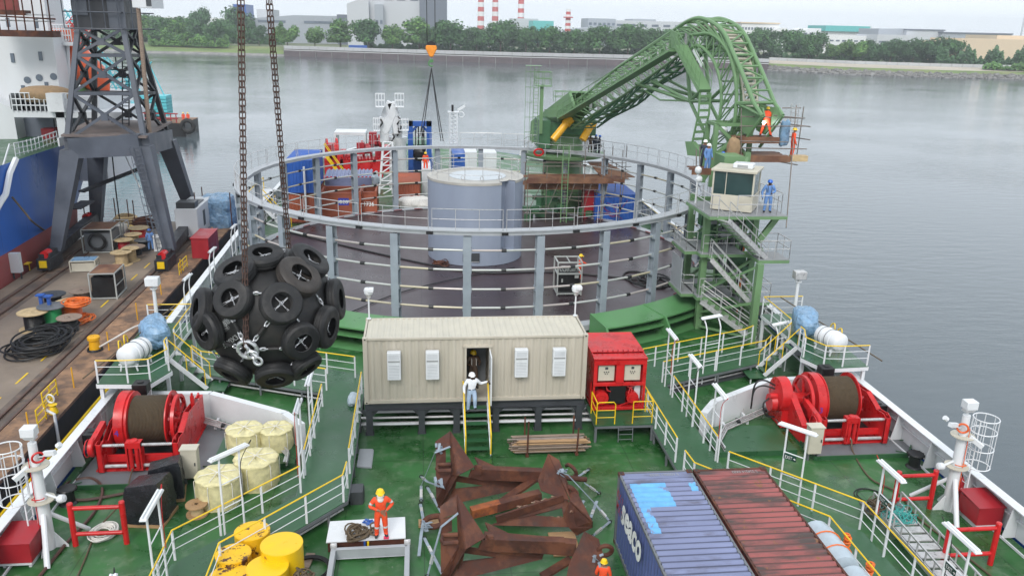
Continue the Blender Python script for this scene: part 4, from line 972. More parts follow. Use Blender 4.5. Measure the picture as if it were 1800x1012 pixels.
def bale(x,y,r,h,lab,z=0,sd=1):
    random.seed(sd); t=thing('rope_bale',lab,'rope bale',(x,y,z),'yellow wrapped rope bales'); a=MB(); n_,m_=40,14; vs=[];fs=[]
    for j in range(m_+1):
        f=j/m_
        if f<.62: rr=r*(1-.05*(1-math.sin(PI*f/.62))); zz=h*.92*f/.62
        else: g_=(f-.62)/.38; rr=r*math.cos(g_*PI/2)**.6; zz=h*(.92+.1*math.sin(g_*PI/2)-.1*g_**4)
        for i in range(n_):
            th=2*PI*i/n_; w_=1+.022*math.sin(th*9+j*.6)+.015*math.sin(th*17+j)+random.uniform(-.012,.012)
            if f>.62: w_+= .03*math.sin(th*12)
            vs.append((x+rr*w_*math.cos(th),y+rr*w_*math.sin(th),z+zz*(1+(.02*math.sin(th*7) if f>.5 else 0))))
    for j in range(m_):
        for i in range(n_): fs.append((j*n_+i,j*n_+(i+1)%n_,(j+1)*n_+(i+1)%n_,(j+1)*n_+i))
    a.add(vs,fs); a.build('wrapping','bag_yellow',t,ang=60)
    a=MB()
    for q in (0.3,1.35,2.4):
        d=Vector((math.cos(q),math.sin(q),0)); c=Vector((x,y,z)); a.path([c+d*(r*1.02)+Vector((0,0,h*.15)),c+d*(r*1.03)+Vector((0,0,h*.85)),c+d*r*.75+Vector((0,0,h*1.01)),c+Vector((0,0,h*1.03)),c-d*r*.75+Vector((0,0,h*1.01)),c-d*(r*1.03)+Vector((0,0,h*.85)),c-d*(r*1.02)+Vector((0,0,h*.15))],.013,4)
    a.build('lashing','rope_white',t); return t
bale(-6.95,30.2,.72,.92,'yellow wrapped rope bale at the back, nearest the left winch',.22,1); bale(-5.78,30.3,.66,.86,'yellow wrapped rope bale at the back beside the walkway',.22,2)
bale(-7.2,26.75,.78,1.12,'yellow wrapped rope bale right of the black covered pallets, behind the wooden spool',0,3); bale(-6.1,27.9,.8,1.12,'yellow wrapped rope bale between the white lamp frame and the left walkway',0,4)
def wrapped(x,y,w_,d,h,rz,lab,sd):
    random.seed(sd); t=thing('wrapped_pallet',lab,'pallet',(x,y,0),'black wrapped pallets')
    R3=Matrix.Rotation(rz,3,'Z'); a=MB(); n_=10; vs=[];fs=[]
    m_=7; ring=[]
    for j in range(m_+1):
        f=j/m_; sc=1-.12*f**3-.02*math.sin(j*2.)
        row=[]
        for (ux,uy) in ((-1,-1),(-.3,-1.04),(.4,-.97),(1,-1),(1.03,-.3),(.97,.4),(1,1),(.3,1.02),(-.4,.98),(-1,1),(-1.03,.2),(-.98,-.5)):
            v=R3@Vector((ux*w_/2*sc*(1+random.uniform(-.02,.02)),uy*d/2*sc*(1+random.uniform(-.02,.02)),0)); row.append((x+v.x,y+v.y,.12+h*f*(1+(.07*ux-.05*uy if j>5 else 0))))
        vs+=row
    k=12
    for j in range(m_):
        for i in range(k): fs.append((j*k+i,j*k+(i+1)%k,(j+1)*k+(i+1)%k,(j+1)*k+i))
    c=R3@Vector((.1,0,0)); vs.append((x+c.x,y+c.y,.12+h*1.06)); top=len(vs)-1
    for i in range(k): fs.append((m_*k+i,m_*k+(i+1)%k,top))
    a.add(vs,fs); a.build('black_cover','black_wrap',t,ang=22)
    a=MB(); a.box((x,y,.06),(w_*1.04,d*1.04,.11),rz=rz); a.build('pallet_base','wood',t,smooth=False)
wrapped(-9.25,25.85,1.25,1.2,1.35,R_(-8),'black wrapped pallet load nearest the camera, left of the wooden spool',5); wrapped(-9.1,27.2,1.15,1.0,1.25,R_(12),'black wrapped pallet load directly in front of the left winch',6)
def spool(x,y,z,r,h,core,lab,fm='spool_wood',cm='black',cat='cable reel',grp='cable reels',tilt=None,cr_=.6):
    t=thing('cable_reel',lab,cat,(x,y,z),grp)
    a=MB(); a.lathe([(0,0),(r,0),(r,.05),(0,.05)],(x,y,z),n=26,caps=False); a.build('lower_flange',fm,t,ang=30)
    a=MB(); a.lathe([(r*cr_,.05),(r*cr_,h-.05)],(x,y,z),n=20,caps=False)
    if cm!='spool_wood':
        for q in range(int((h-.1)/.06)): a.torus((x,y,z+.08+q*.06),(0,0,1),r*cr_,.032,20,5)
    a.build('core',cm,t)
    a=MB(); a.lathe([(.07,h-.05),(r,h-.05),(r,h),(.07,h)],(x,y,z),n=26,caps=False)
    for q in range(8): th=2*PI*q/8; a.tube((x+r*.35*math.cos(th),y+r*.35*math.sin(th),z+h),(x+r*.35*math.cos(th),y+r*.35*math.sin(th),z+h+.012),.03,6)
    a.build('upper_flange',fm,t,ang=30); return t
spool(-7.78,25.95,0,.37,.42,.2,'small wooden cable reel lying flat in front of the rope bales',fm='wood',cm='spool_wood',grp=None)
# drums
def drum(px,py,z,r,m_,lab,sd):
    c=G(px,py,z); a=MB(); random.seed(sd)
    a.lathe([(r,0),(r,.02),(r*.99,.05),(r*.99,z-.05),(r,z-.03),(r,z),(r-.03,z+.004),(0,z+.003)],(c.x,c.y,0),n=40,caps=False)
    t=thing('steel_drum',lab,'drum',(c.x,c.y,0),'yellow steel drums'); a.build('shell',m_,t,ang=30)
    a=MB(); a.lathe([(0,0),(r-.02,0)],(c.x,c.y,z+.008),n=40,caps=False); a.build('lid',m_,t,ang=30)
drum(443,932,1.25,.54,'drum_rusty','rusty yellow drum at the back, against the walkway railing',1); drum(495,955,1.55,.62,'drum_yellow','tallest clean yellow drum, on the right of the group',2)
drum(410,972,1.2,.52,'drum_rusty','very rusty yellow drum on the left, in front of the back one',3); drum(470,995,1.3,.6,'drum_yellow','clean bright yellow drum at the lower edge beside the tallest drum',4); drum(403,1010,1.1,.56,'drum_rusty','rusty yellow drum cut by the lower edge, leftmost in front',5)
a=MB()
c=G(547,1000,.05)
for i in range(9): a.torus(c+Vector((-.05,-.1,.03+.035*(i//3))),(0,0,1),.72-.055*(i%3)-.02*(i//3),.024,36,5)
one('hose_coil',a,'rope_black','black hose coil on the deck right of the tallest yellow drum','hose')
one('wood_plank',MB().box(G(541,985,.05),(.28,.75,.06),rz=-.15),'wood_grey','short grey plank lying between the drums and the metal frame','plank',smooth=False)
a=MB(); random.seed(3)
c=Vector((-3.55,20.75,.9))
for i in range(16): a.torus(c+Vector((random.uniform(-.3,.3),random.uniform(-.3,.3),random.uniform(-.1,.25))),(random.uniform(-1,1),random.uniform(-1,1),1),random.uniform(.12,.25),.03,12,5)
a.b2(-4,-3.1,20.3,21.2,0,.75)
one('rope_pile',a,'rope_brown','brown rope pile at the lower edge in front of the tallest drum','rope')
# plate with rope
t=thing('sheet_stack','white metal sheet laid on rusty beams under the orange worker','sheet',(-1.8,24,0))
P=[G(573,953,plateZ),G(713,945,plateZ),G(712,908,plateZ),G(580,916,plateZ)]
a=MB(); a.slab([(p.x,p.y) for p in P],plateZ-.02,plateZ+.01); a.build('white_sheet','white_clean',t,smooth=False)
a=MB()
for f in (.04,.32,.62,.94):
    p=P[0].lerp(P[1],f); q=P[3].lerp(P[2],f); a.bar(Vector((p.x,p.y+.06,.2)),Vector((q.x,q.y-.05,.2)),.12,.36)
for f in (.06,.94):
    p=P[0].lerp(P[3],f); q=P[1].lerp(P[2],f); a.bar(Vector((p.x+.05,p.y,.22)),Vector((q.x-.05,q.y,.22)),.08,.26)
a.build('rusty_beam','rust',t,smooth=False)
a=MB(); random.seed(11); c=G(636,938,plateZ+.05)
for i in range(22): a.torus(c+Vector((random.uniform(-.35,.4),random.uniform(-.22,.25),random.uniform(0,.14))),(random.uniform(-.8,.8),random.uniform(-.8,.8),1),random.uniform(.1,.28),.028,12,5)
for y0 in (-.2,-.28): a.path(curve_pts([c+Vector((.3,.1,.1)),c+Vector((.1,y0,.05)),c+Vector((-.35,y0-.1,0)),c+Vector((-.45,y0+.05,0))],5),.035,5)
one('rope_tangle',a,'rope_brown','brown tangle of ropes and slings on the white metal sheet','rope')
a=MB(); a.box(G(679,944,plateZ+.05),(.16,.1,.06)); one('pink_object',a,'pink','small pink bundle at the orange worker’s feet','bundle',smooth=False)
a=MB(); random.seed(5); c=G(648,918,plateZ+.05)
for i in range(8): a.box(c+Vector((random.uniform(-.12,.12),random.uniform(-.12,.12),.02*i/3)),(.2,.06,.02),rz=random.uniform(0,3))
one('blue_strap',a,'navy','blue folded strap on the far edge of the white metal sheet','strap',smooth=False)
a=MB(); 
for k,m_ in ((0,'navy'),(1,'yellow')):
    p=G(641+6*k,951,plateZ); a=MB(); a.box((p.x,p.y-.03,.22),(.06,.03,.44)); one('strap_end',a,m_,('blue' if k==0 else 'yellow')+' strap end hanging over the front edge of the white sheet','strap',smooth=False)
# grey frame
t=thing('lifting_cradle','light grey square steel frame on the deck in front of the white sheet','frame',(-1.7,22.8,0))
FZ=.42; A_=G(586,964,FZ); B_=G(716,957,FZ); a=MB()
a.hbeam(A_+Vector((0,0,-.18)),B_+Vector((0,0,-.18)),.14,.36,.02); a.b2(A_.x,B_.x,A_.y-.02,A_.y+.03,.06,.4)
for p in (A_,B_): a.bar(p+Vector((0,.1,-.16)),p+Vector((0,-3.4,-.16)),.16,.32)
a.bar(A_+Vector((0,-3.4,-.16)),B_+Vector((0,-3.4,-.16)),.14,.32); a.build('beam','grey_ring',t,smooth=False,bevel=.01)
for p in (A_,B_): a=MB(); a.box(p+Vector((0,.1,.04)),(.2,.16,.12)); a.tube(p+Vector((-.1,.1,.1)),p+Vector((.1,.1,.1)),.03,8); a.build('corner_fitting','galv',t,bevel=.01)
# grey sheet on deck
a=MB(); P=[G(627,820,.03),G(652,821,.03),G(656,789,.03),G(632,789,.03)]; a.slab([(p.x,p.y) for p in P],.02,.05); a.slab([(p.x+.03,p.y-.03) for p in P],.004,.018); one('plate_stack',a,'grey_ring','small grey steel plate lying on the deck left of the container legs','plate',smooth=False)
a=MB(); a.crumple(G(621,702,WZ6+.1),(.2,.45,.16),None,2.5,.14,20,14,3); one('plastic_bag',a,'tarp_grey','crumpled grey plastic bag on the left walkway beside the container','bag')
a=MB(); a.b2(-2.6,-2.15,26.15,26.75,.0,.5)
for k in range(6): a.b2(-2.14,-2.12,26.2+k*.09,26.24+k*.09,.05,.45)
one('vent_box',a,'grey_dark','small dark louvred box at the inner corner of the left walkway','box',smooth=False)
# poles bundle
random.seed(9); t=thing('pole_bundle','stack of brown scaffold tubes on the deck in front of the container legs','pole stack',(5.1,29.6,0))
mats_=['wood_grey','rope_brown','wood_grey','scaff','wood']
for lay in range(6):
    for k in range(9-lay//2):
        y=29.25+k*.085+(lay%2)*.04; z=.16+lay*.085; o=random.uniform(-.18,.18); l=random.uniform(2.7,3.1); x0=5.05-l/2+o
        a=MB(); a.tube((x0,y,z),(x0+l,y+random.uniform(-.03,.03),z+random.uniform(-.01,.02)),.036,6); a.build('pole',random.choice(mats_),t)
a=MB()
for x in (4.1,6.1):
    a.bar((x,29.1,.06),(x,30.05,.06),.12,.1); a.tube((x,29.15,0),(x+.03,29.15,1.55 if x<5 else 1.2),.035,6); a.tube((x,30.05,0),(x,30.05,1.3),.035,6)
a.build('cradle','rust',t,smooth=False)
# goal shaped red roller frames
def goal(x0,x1,y,lab,h=1.5,cut=0):
    t=thing('fairlead_frame',lab,'roller frame',((x0+x1)/2,y,0),'red pipe frames on the deck')
    for x in (x0,x1): a=MB(); a.tube((x,y,0),(x,y,h),.09,12); a.lathe([(.09,0),(.1,.02),(.08,.06),(0,.07)],(x,y,h),n=12,caps=False); a.build('post','red',t)
    for z in (h-.14,.42): a=MB(); a.tube((x0+.08,y,z),(x1-.08,y,z),.07,12); a.build('roller','red',t)
goal(-11.2,-9.62,24.4,'red pipe frame standing behind the left white mast and the white rope coil'); goal(16.8,18.2,24.45,'red pipe frame standing left of the right white mast')
goal(-11.15,-9.5,20.35,'red pipe frame cut by the lower left edge'); goal(16.6,18.25,21.15,'red pipe frame at the lower right beside the gangway')
# red deck boxes
def deckbox(x0,x1,y0,y1,z0,z1,lab,bx=0):
    t=thing('deck_box',lab,'box',((x0+x1)/2,y0,0),'dark red deck boxes'); a=MB(); a.b2(x0,x1,y0,y1,z0,z1); a.build('body','red_dark',t,smooth=False,bevel=.015)
    a=MB(); a.prism([(x0-.03,y0-.03,z1),(x0-.03,y1+.03,z1+.1),(x0-.03,y1+.03,z1+.13),(x0-.03,y0-.03,z1+.03)],(x1-x0+.06,0,0)); a.build('lid','red_dark',t,smooth=False)
    a=MB(); [a.b2(x-.04,x+.04,y0+.05,y1-.05,0,z0) for x in (x0+.1,x1-.1)]; a.b2(x0,x1,y0-.02,y0+.04,z0-.06,z0-.0); a.build('foot','white',t,smooth=False)
deckbox(-13.0,-12.05,23.3,24.4,.18,.85,'dark red deck box at the lower left edge beside the white mast'); deckbox(19.0,19.95,23.0,24.1,.18,.85,'dark red deck box by the right bulwark under the fire extinguisher')
t=thing('fire_extinguisher','red fire extinguisher with black horn standing behind the right dark red box','extinguisher',(19.3,24.45,0))
a=MB(); a.lathe([(.09,0),(.1,.04),(.1,1.0),(.06,1.12),(.03,1.16),(.03,1.22)],(19.3,24.5,0),n=14); a.build('cylinder','red_dark',t)
a=MB(); a.path(curve_pts([(19.3,24.5,1.22),(19.15,24.45,1.42),(19.05,24.4,1.3),(19.08,24.4,1.0)],6),.018,5); a.tube((19.08,24.38,1.1),(19.0,24.35,.8),.03,8,.07); a.build('horn','black',t)
# masts
def mast(f,lab,sg):
    x0,y0=f(18.85),24.35; t=thing('light_mast',lab,'mast',(x0,y0,0),'white masts with ladder cages')
    a=MB(); a.lathe([(.21,0),(.2,1.7),(.17,1.72),(.16,2.9),(.14,2.92),(.13,3.75)],(x0,y0,0),n=18); a.build('tube','white_clean',t)
    for z in (1.75,2.95): a=MB(); a.lathe([(.15,0),(.4,.0),(.4,.03),(.15,.03)],(x0,y0,z),n=22,caps=False); a.build('collar_disc','cream_roof',t)
    a=MB(); a.tube((x0-sg*0,y0,1.45),(x0-sg*.4,y0-1.15,0),.09,10); a.build('brace','white_clean',t)
    a=MB(); a.tube((x0+sg*0,y0+.05,1.3),(x0-sg*.75 if 0 else x0-sg*.9,y0+.9,0.05),.07,10); a.build('brace','white_clean',t)
    a=MB()
    for th in (PI*.5,PI*1.5,PI if sg>0 else 0): d=Vector((math.cos(th),math.sin(th),0)); a.prism([Vector((x0,y0,0))+d*.18,Vector((x0,y0,0))+d*.6,Vector((x0,y0,.06))+d*.6,Vector((x0,y0,.6))+d*.19],Vector((-d.y,d.x,0))*.025)
    a.build('gusset','white_clean',t,smooth=False)
    lx=x0+sg*.42; a=MB()
    for s in (-.2,.2): a.bar((lx,y0+s,.05),(lx,y0+s,3.6),.04,.03)
    for k in range(12): a.tube((lx,y0-.2,.25+k*.28),(lx,y0+.2,.25+k*.28),.012,5)
    a.build('ladder','white_clean',t)
    a=MB(); cxx=lx+sg*.35
    for z in (1.75,2.45,3.1,3.6): a.torus((cxx,y0,z),(0,0,1),.42,.022,24,5)
    for q in range(8): th=2*PI*q/8+.2; a.tube((cxx+.42*math.cos(th),y0+.42*math.sin(th),1.75),(cxx+.42*math.cos(th),y0+.42*math.sin(th),3.6),.014,5)
    a.build('ladder_cage','white_clean',t)
    a=MB(); q=Vector((x0,y0,3.75)); a.tube(q,q+Vector((0,0,.2)),.05,8); a.box(q+Vector((0,-.05,.42)),(.42,.36,.3)); a.prism([q+Vector((-.2,-.23,.3)),q+Vector((.2,-.23,.3)),q+Vector((.15,-.1,.12)),q+Vector((-.15,-.1,.12))],(0,.25,0)); a.build('floodlight','white_clean',t,bevel=.03)
    a=MB(); a.tube((x0-sg*.1,y0,3.25),(x0-sg*.5,y0-.05,3.3),.025,6); a.bar((x0-sg*.35,y0-.1,3.42),(x0-sg*.75,y0-.25,3.52),.13,.14); a.tube((x0-sg*.75,y0-.05,3.62),(x0-sg*.85,y0-.05,3.7),.09,8); a.build('camera','white_clean',t)
    a=MB(); a.bar((x0+sg*.12,y0-.2,3.0),(x0+sg*.45,y0-.5,2.75),.14,.15); a.build('camera','white_clean',t)
    a=MB(); a.lathe([(.1,0),(.14,.08),(.12,.22),(0,.25)],(x0-sg*.5,y0,1.75),(-sg,-.2,.25),14); a.tube((x0-sg*.15,y0,1.95),(x0-sg*.5,y0,1.78),.04,6); a.build('speaker','white_clean',t)
    a=MB(); a.torus((x0-sg*.22,y0-.22,3.35),(.5*sg,.8,.1),.17,.035,20,6); a.path([(x0+sg*.1,y0-.17,3.3),(x0+sg*.1,y0-.22,.3)],.014,5); a.torus((x0,y0-.2,1.9),(0,.3,1),.17,.018,16,5); a.build('orange_cable','life_orange' if sg>0 else 'red',t)
mast(lambda x:x,'white mast on the right with floodlight, cameras and a ladder cage over the bulwark',1); mast(mx,'white mast at the left edge with floodlight and ladder cage over the bulwark',-1)
# lamp frames
def lampframe(pa,pb,ext,z0,ztop,lab,back=(0,0),sign=None,cable=0,dark=0.0):
    pa=Vector((*pa,0)); pb=Vector((*pb,0)); bk=Vector((*back,0)); u=(pb-pa).normalized(); t=thing('lamp_frame',lab,'lamp frame',(pa+pb)/2+Vector((0,0,z0)),'white goal shaped lamp frames')
    for p in (pa,pb):
        q=p.copy(); a=MB(); zt=ztop
        a.path([q+Vector((0,0,z0-.4)),q+Vector((0,0,zt-.45))]+[q+bk*.5+Vector((0,0,zt-.2)),q+bk+Vector((0,0,zt-.03))],.035,8); a.build('post','white_clean',t)
    a=MB(); 
    for z in (z0+.9,z0+1.75): a.tube(pa+Vector((0,0,z)),pb+Vector((0,0,z)),.02,6)
    a.build('crossbar','white_clean',t)
    c=(pa+pb)/2+bk; L=((pb-pa).length/2+ext); a=MB(); pr=Vector((-u.y,u.x,0))
    a.bar(c-u*L+Vector((0,0,ztop+.03)),c+u*L+Vector((0,0,ztop+.03)),.2,.05); h=a.build('lamp_housing','white_clean',t,smooth=False,bevel=.01)
    a=MB()
    for o in (-.055,.055): a.tube(c-u*(L-.06)+pr*o+Vector((0,0,ztop+.075)),c+u*(L-.06)+pr*o+Vector((0,0,ztop+.075)),.034,8)
    a.build('tube_lamp','lamp_glass',h)
    a=MB(); a.path(curve_pts([c-u*L+Vector((0,0,ztop+.05)),c-u*(L+.12)+Vector((0,0,ztop+.12)),pa+pr*.07+Vector((0,0,ztop-.4)),pa+pr*.06+Vector((0,0,z0+1))],5),.012,4); a.build('cable','red' if cable else 'black',t)
    if sign:
        a=MB(); s=(pa.lerp(pb,.2)); a.mi=0; a.bar(pa-u*.02+Vector((0,-.05,z0+1.62)),pa+u*.42+Vector((0,-.05,z0+1.62)),.02,.2,up=(0,0,1)); 
        text_mb(a,'EXIT \u2192' if False else 'EXIT',pa+u*.01+Vector((0,0,z0+1.56))-Vector((u.y,-u.x,0)).normalized()*-.0+Vector((-.0,-.075,0)),u,(0,0,1),.12,.012,width=.26,mi=1)
        q=pa+u*.3+Vector((0,-.075,z0+1.62)); a.mi=1; n_=u.cross(Vector((0,0,1))); q+=n_*.012; a.add([q-Vector((0,0,.012)),q+u*.05-Vector((0,0,.012)),q+u*.05+Vector((0,0,.012)),q+Vector((0,0,.012)),q+u*.045-Vector((0,0,.045)),q+u*.1,q+u*.045+Vector((0,0,.045))],[(0,1,2,3),(4,5,6)])
        a.build('exit_sign',['sign_dark','paint_white'],t,smooth=False)
xr=mx(-4.27)
lampframe((xr,33.3),(xr,34.2),.25,WZ6,3.3,'white lamp frame at the inner corner, right of the red power unit',cable=1)
lampframe((xr+.05,30.2),(xr+.05,31.1),.25,WZ6,3.3,'white lamp frame beside the near end of the right white coaming')
lampframe((xr+.05,27.2),(xr+.05,28.1),.25,WZ6,3.3,'white lamp frame further down the right walkway, behind the containers',cable=1)
u_=Vector((14.46-11.11,22.6-26.3)).normalized()
p=Vector((12.55,24.72)); lampframe(p,p+u_*.72,.33,WZ6,3.3,'white lamp frame with an exit sign in front of the right winch',sign=1)
lampframe((14.5,21.9),(14.52,21.15),.33,WZ6,3.3,'white lamp frame with sign at the head of the gangway',sign=1,cable=1)
lampframe((14.5,18.4),(14.52,17.6),.33,WZ6,3.3,'white lamp frame with sign at the lower right edge',sign=1)
b_=Vector((17.03-11.17,37.07-34.65)).normalized()
p=Vector((13.4,35.55)); lampframe(p,p+b_*.85,.2,WZ6-.3,3.3,'white lamp frame over the orange pipes, left one on the rear railing',back=(-.1,.2))
p=Vector((17.5,36.7)); lampframe(p,p+b_*.75,.25,WZ6-.5,2.5,'white lamp frame at the foot of the right raft platform stairs',back=(-.1,.2))
p=Vector((-5.85,24.35)); lampframe(p,p-u_.__class__((u_.x*-1,u_.y))*-.0+Vector((-.5,-.55)),.35,WZ6,3.25,'white lamp frame crossing the pale rope bales',back=(0,.1))
lampframe((-7.55,21.7),(-7.56,20.7),.3,WZ6,3.3,'white lamp frame with red cable at the lower left',cable=1)
lampframe((-4.3,26.3),(-4.3,27.1),.2,WZ6-.5,3.6,'white lamp frame on the left walkway corner, nearer one',cable=1); lampframe((-4.3,29.3),(-4.3,30.2),.25,WZ6,3.3,'white lamp frame on the left walkway under the hanging fender')
c_=G(205,1006,3.2); lampframe((c_.x,c_.y-.3),(c_.x+.12,c_.y-1.1),.2,WZ6,3.2,'white lamp frame just peeping in at the lower left edge')
for k,(y,l) in enumerate(((45,'nearest'),(50.8,'middle'),(57,'farthest'))): lampframe((-12.85,y-.4),(-12.8,y+.5),.2,.1,2.8,'white lamp frame along the left bulwark, '+l+' of the three behind the fender',back=(.1,0))
# hoses and wires on the deck
line('brown_hose',[G(340,838,.25),G(240,862,.06),G(150,878,.06),G(112,870,.06),G(120,848,.06),G(160,840,.06),G(180,860,.06),G(165,900,.06),G(120,950,.06),G(75,1005,.06),G(30,1060,.06)],.055,'hose','thick brown hose looped round the left black bollard')
line('mooring_wire',[G(238,805,.35),G(222,862,.1),G(207,890,.5),G(172,930,.06),G(148,985,.04),G(120,1050,.04)],.028,'rope_brown','brown wire running from the left winch through the red pipe frame','wire rope')
line('mooring_wire',[(17.55,29.0,.4),G(1500,795,.05),G(1530,840,.04),G(1580,866,.05),G(1610,905,.04),G(1665,950,.04),G(1740,1010,.04),G(1800,1060,.04)],.035,'rope_brown','brown wire running from the right winch across the deck behind the gangway','wire rope')
line('hanging_wire',[V(449,560,21.5),V(450,640,22.5),G(449,678,0.02)],.012,'rope_brown','thin tag line hanging from the fender down to the deck','rope')
line('hanging_wire',[V(527,700,26.5),G(530,770,.7),G(527,850,.62)],.016,'hose','thin brown cord along the lamp frame of the left walkway','cord')
a=MB(); random.seed(4); c=G(181,938,.03)
for i in range(14): a.torus(c+Vector((random.uniform(-.08,.08),random.uniform(-.08,.08),.012*i)),(0,0,1),random.uniform(.24,.42),.02,22,5,sx=1.25)
one('rope_coil',a,'rope_white','white rope coil on the deck behind the left red pipe frame','rope')
a=MB(); c=G(1530,881-8,.02); a.torus(c,(0,0,1),.55,.02,26,5,sx=1.1); a.torus(c+Vector((.05,.03,.02)),(0,0,1),.5,.02,26,5); one('wire_loop',a,'rope_black','dark wire loop lying beyond the bent yellow railing on the right','wire')
a=MB(); c=G(1305,797,.01)
for i in range(24): th=2*PI*i/24; a.box((c.x+.42*math.cos(th),c.y+.42*math.sin(th),.012),(.06,.05,.02),rz=th)
a.torus(c+Vector((0,0,.01)),(0,0,1),.36,.012,24,4); one('hatch_ring',a,'crane_green_dk','dark bolted hatch ring in the deck below the right walkway railing','hatch',smooth=False)
a=MB(); c=G(300,918,.01); a.torus(c,(0,0,1),.3,.012,24,4); [a.box((c.x+.3*math.cos(i*.5),c.y+.3*math.sin(i*.5),.01),(.05,.04,.015),rz=i*.5) for i in range(12)]; one('hatch_ring',a,'crane_green_dk','dark bolted hatch ring in the deck right of the black pallets','hatch',smooth=False)
# deck weld seams
for k,(x,m_) in enumerate(((.9,0),(-10.2,0),(17,0),(4.2,0))): pass
# gangway
t=thing('gangway','aluminium gangway ladder lying along the deck at the lower right','gangway',(16.2,21.5,0))
ga,gb=Vector((15.75,24.1,.35)),Vector((15.35,16.2,.35)); w_=1.0
u=(gb-ga).normalized(); nrm=Vector((-u.y,u.x,0)); 
for s,h in ((0,'near'),(1,'far')):
    a=MB(); o=nrm*(w_*s); a.bar(ga+o+Vector((0,0,.1)),gb+o+Vector((0,0,.1)),.04,.22); a.bar(ga+o+Vector((0,0,.62)),gb+o+Vector((0,0,.62)),.05,.05)
    k=16
    for i in range(k+1): p=ga.lerp(gb,i/k)+o; a.bar(p+Vector((0,0,.1)),p+Vector((0,0,.62)),.05,.03)
    a.build('side_frame','galv',t,smooth=False)
for i in range(15):
    p=ga.lerp(gb,(i+1.5)/17); a=MB(); a.box(p+nrm*w_/2+Vector((0,0,.18)),(.88,.34,.04),rz=math.atan2(nrm.y,nrm.x)); a.build('tread','galv',t,smooth=False)
a=MB(); a.slab([(ga+nrm*-.2).to_2d().to_tuple(),(ga+nrm*1.2).to_2d().to_tuple(),(ga+nrm*1.2-u*.5).to_2d().to_tuple(),(ga-nrm*.2-u*.5).to_2d().to_tuple()],.2,.3); a.build('end_platform','grey_mid',t,smooth=False)
for m_,c,n_,lab in (('net_teal',G(1580,905,.6),46,'teal fishing net heaped on the far end of the gangway'),('rope_brown',G(1545,890,.6),34,'brown rope heap on the head of the gangway')):
    a=MB(); random.seed(n_)
    for i in range(n_): a.torus(c+Vector((random.uniform(-.4,.4),random.uniform(-.35,.35),random.uniform(-.1,.15))),(random.uniform(-1,1),random.uniform(-1,1),1),random.uniform(.08,.25),.013 if m_=='net_teal' else .02,10,4)
    one('net_heap' if m_=='net_teal' else 'rope_heap',a,m_,lab,'net' if m_=='net_teal' else 'rope')
for px,py,l in ((1489,948,'upper'),(1529,997,'lower')):
    c=G(px,py,1.3); a=MB(); random.seed(px)
    for i in range(7): a.torus(c+Vector((random.uniform(-.05,.05),random.uniform(-.05,.05),random.uniform(-.2,.25))),(random.uniform(-.4,.4),random.uniform(-.4,.4),1),.09,.03,10,5)
    a.path([c+Vector((0,0,-.1)),c+Vector((-.1,0,-.5))],.025,5); one('orange_rope',a,'orange_hose','orange rope knotted on the bent railing beside the red container, '+l+' one','rope')
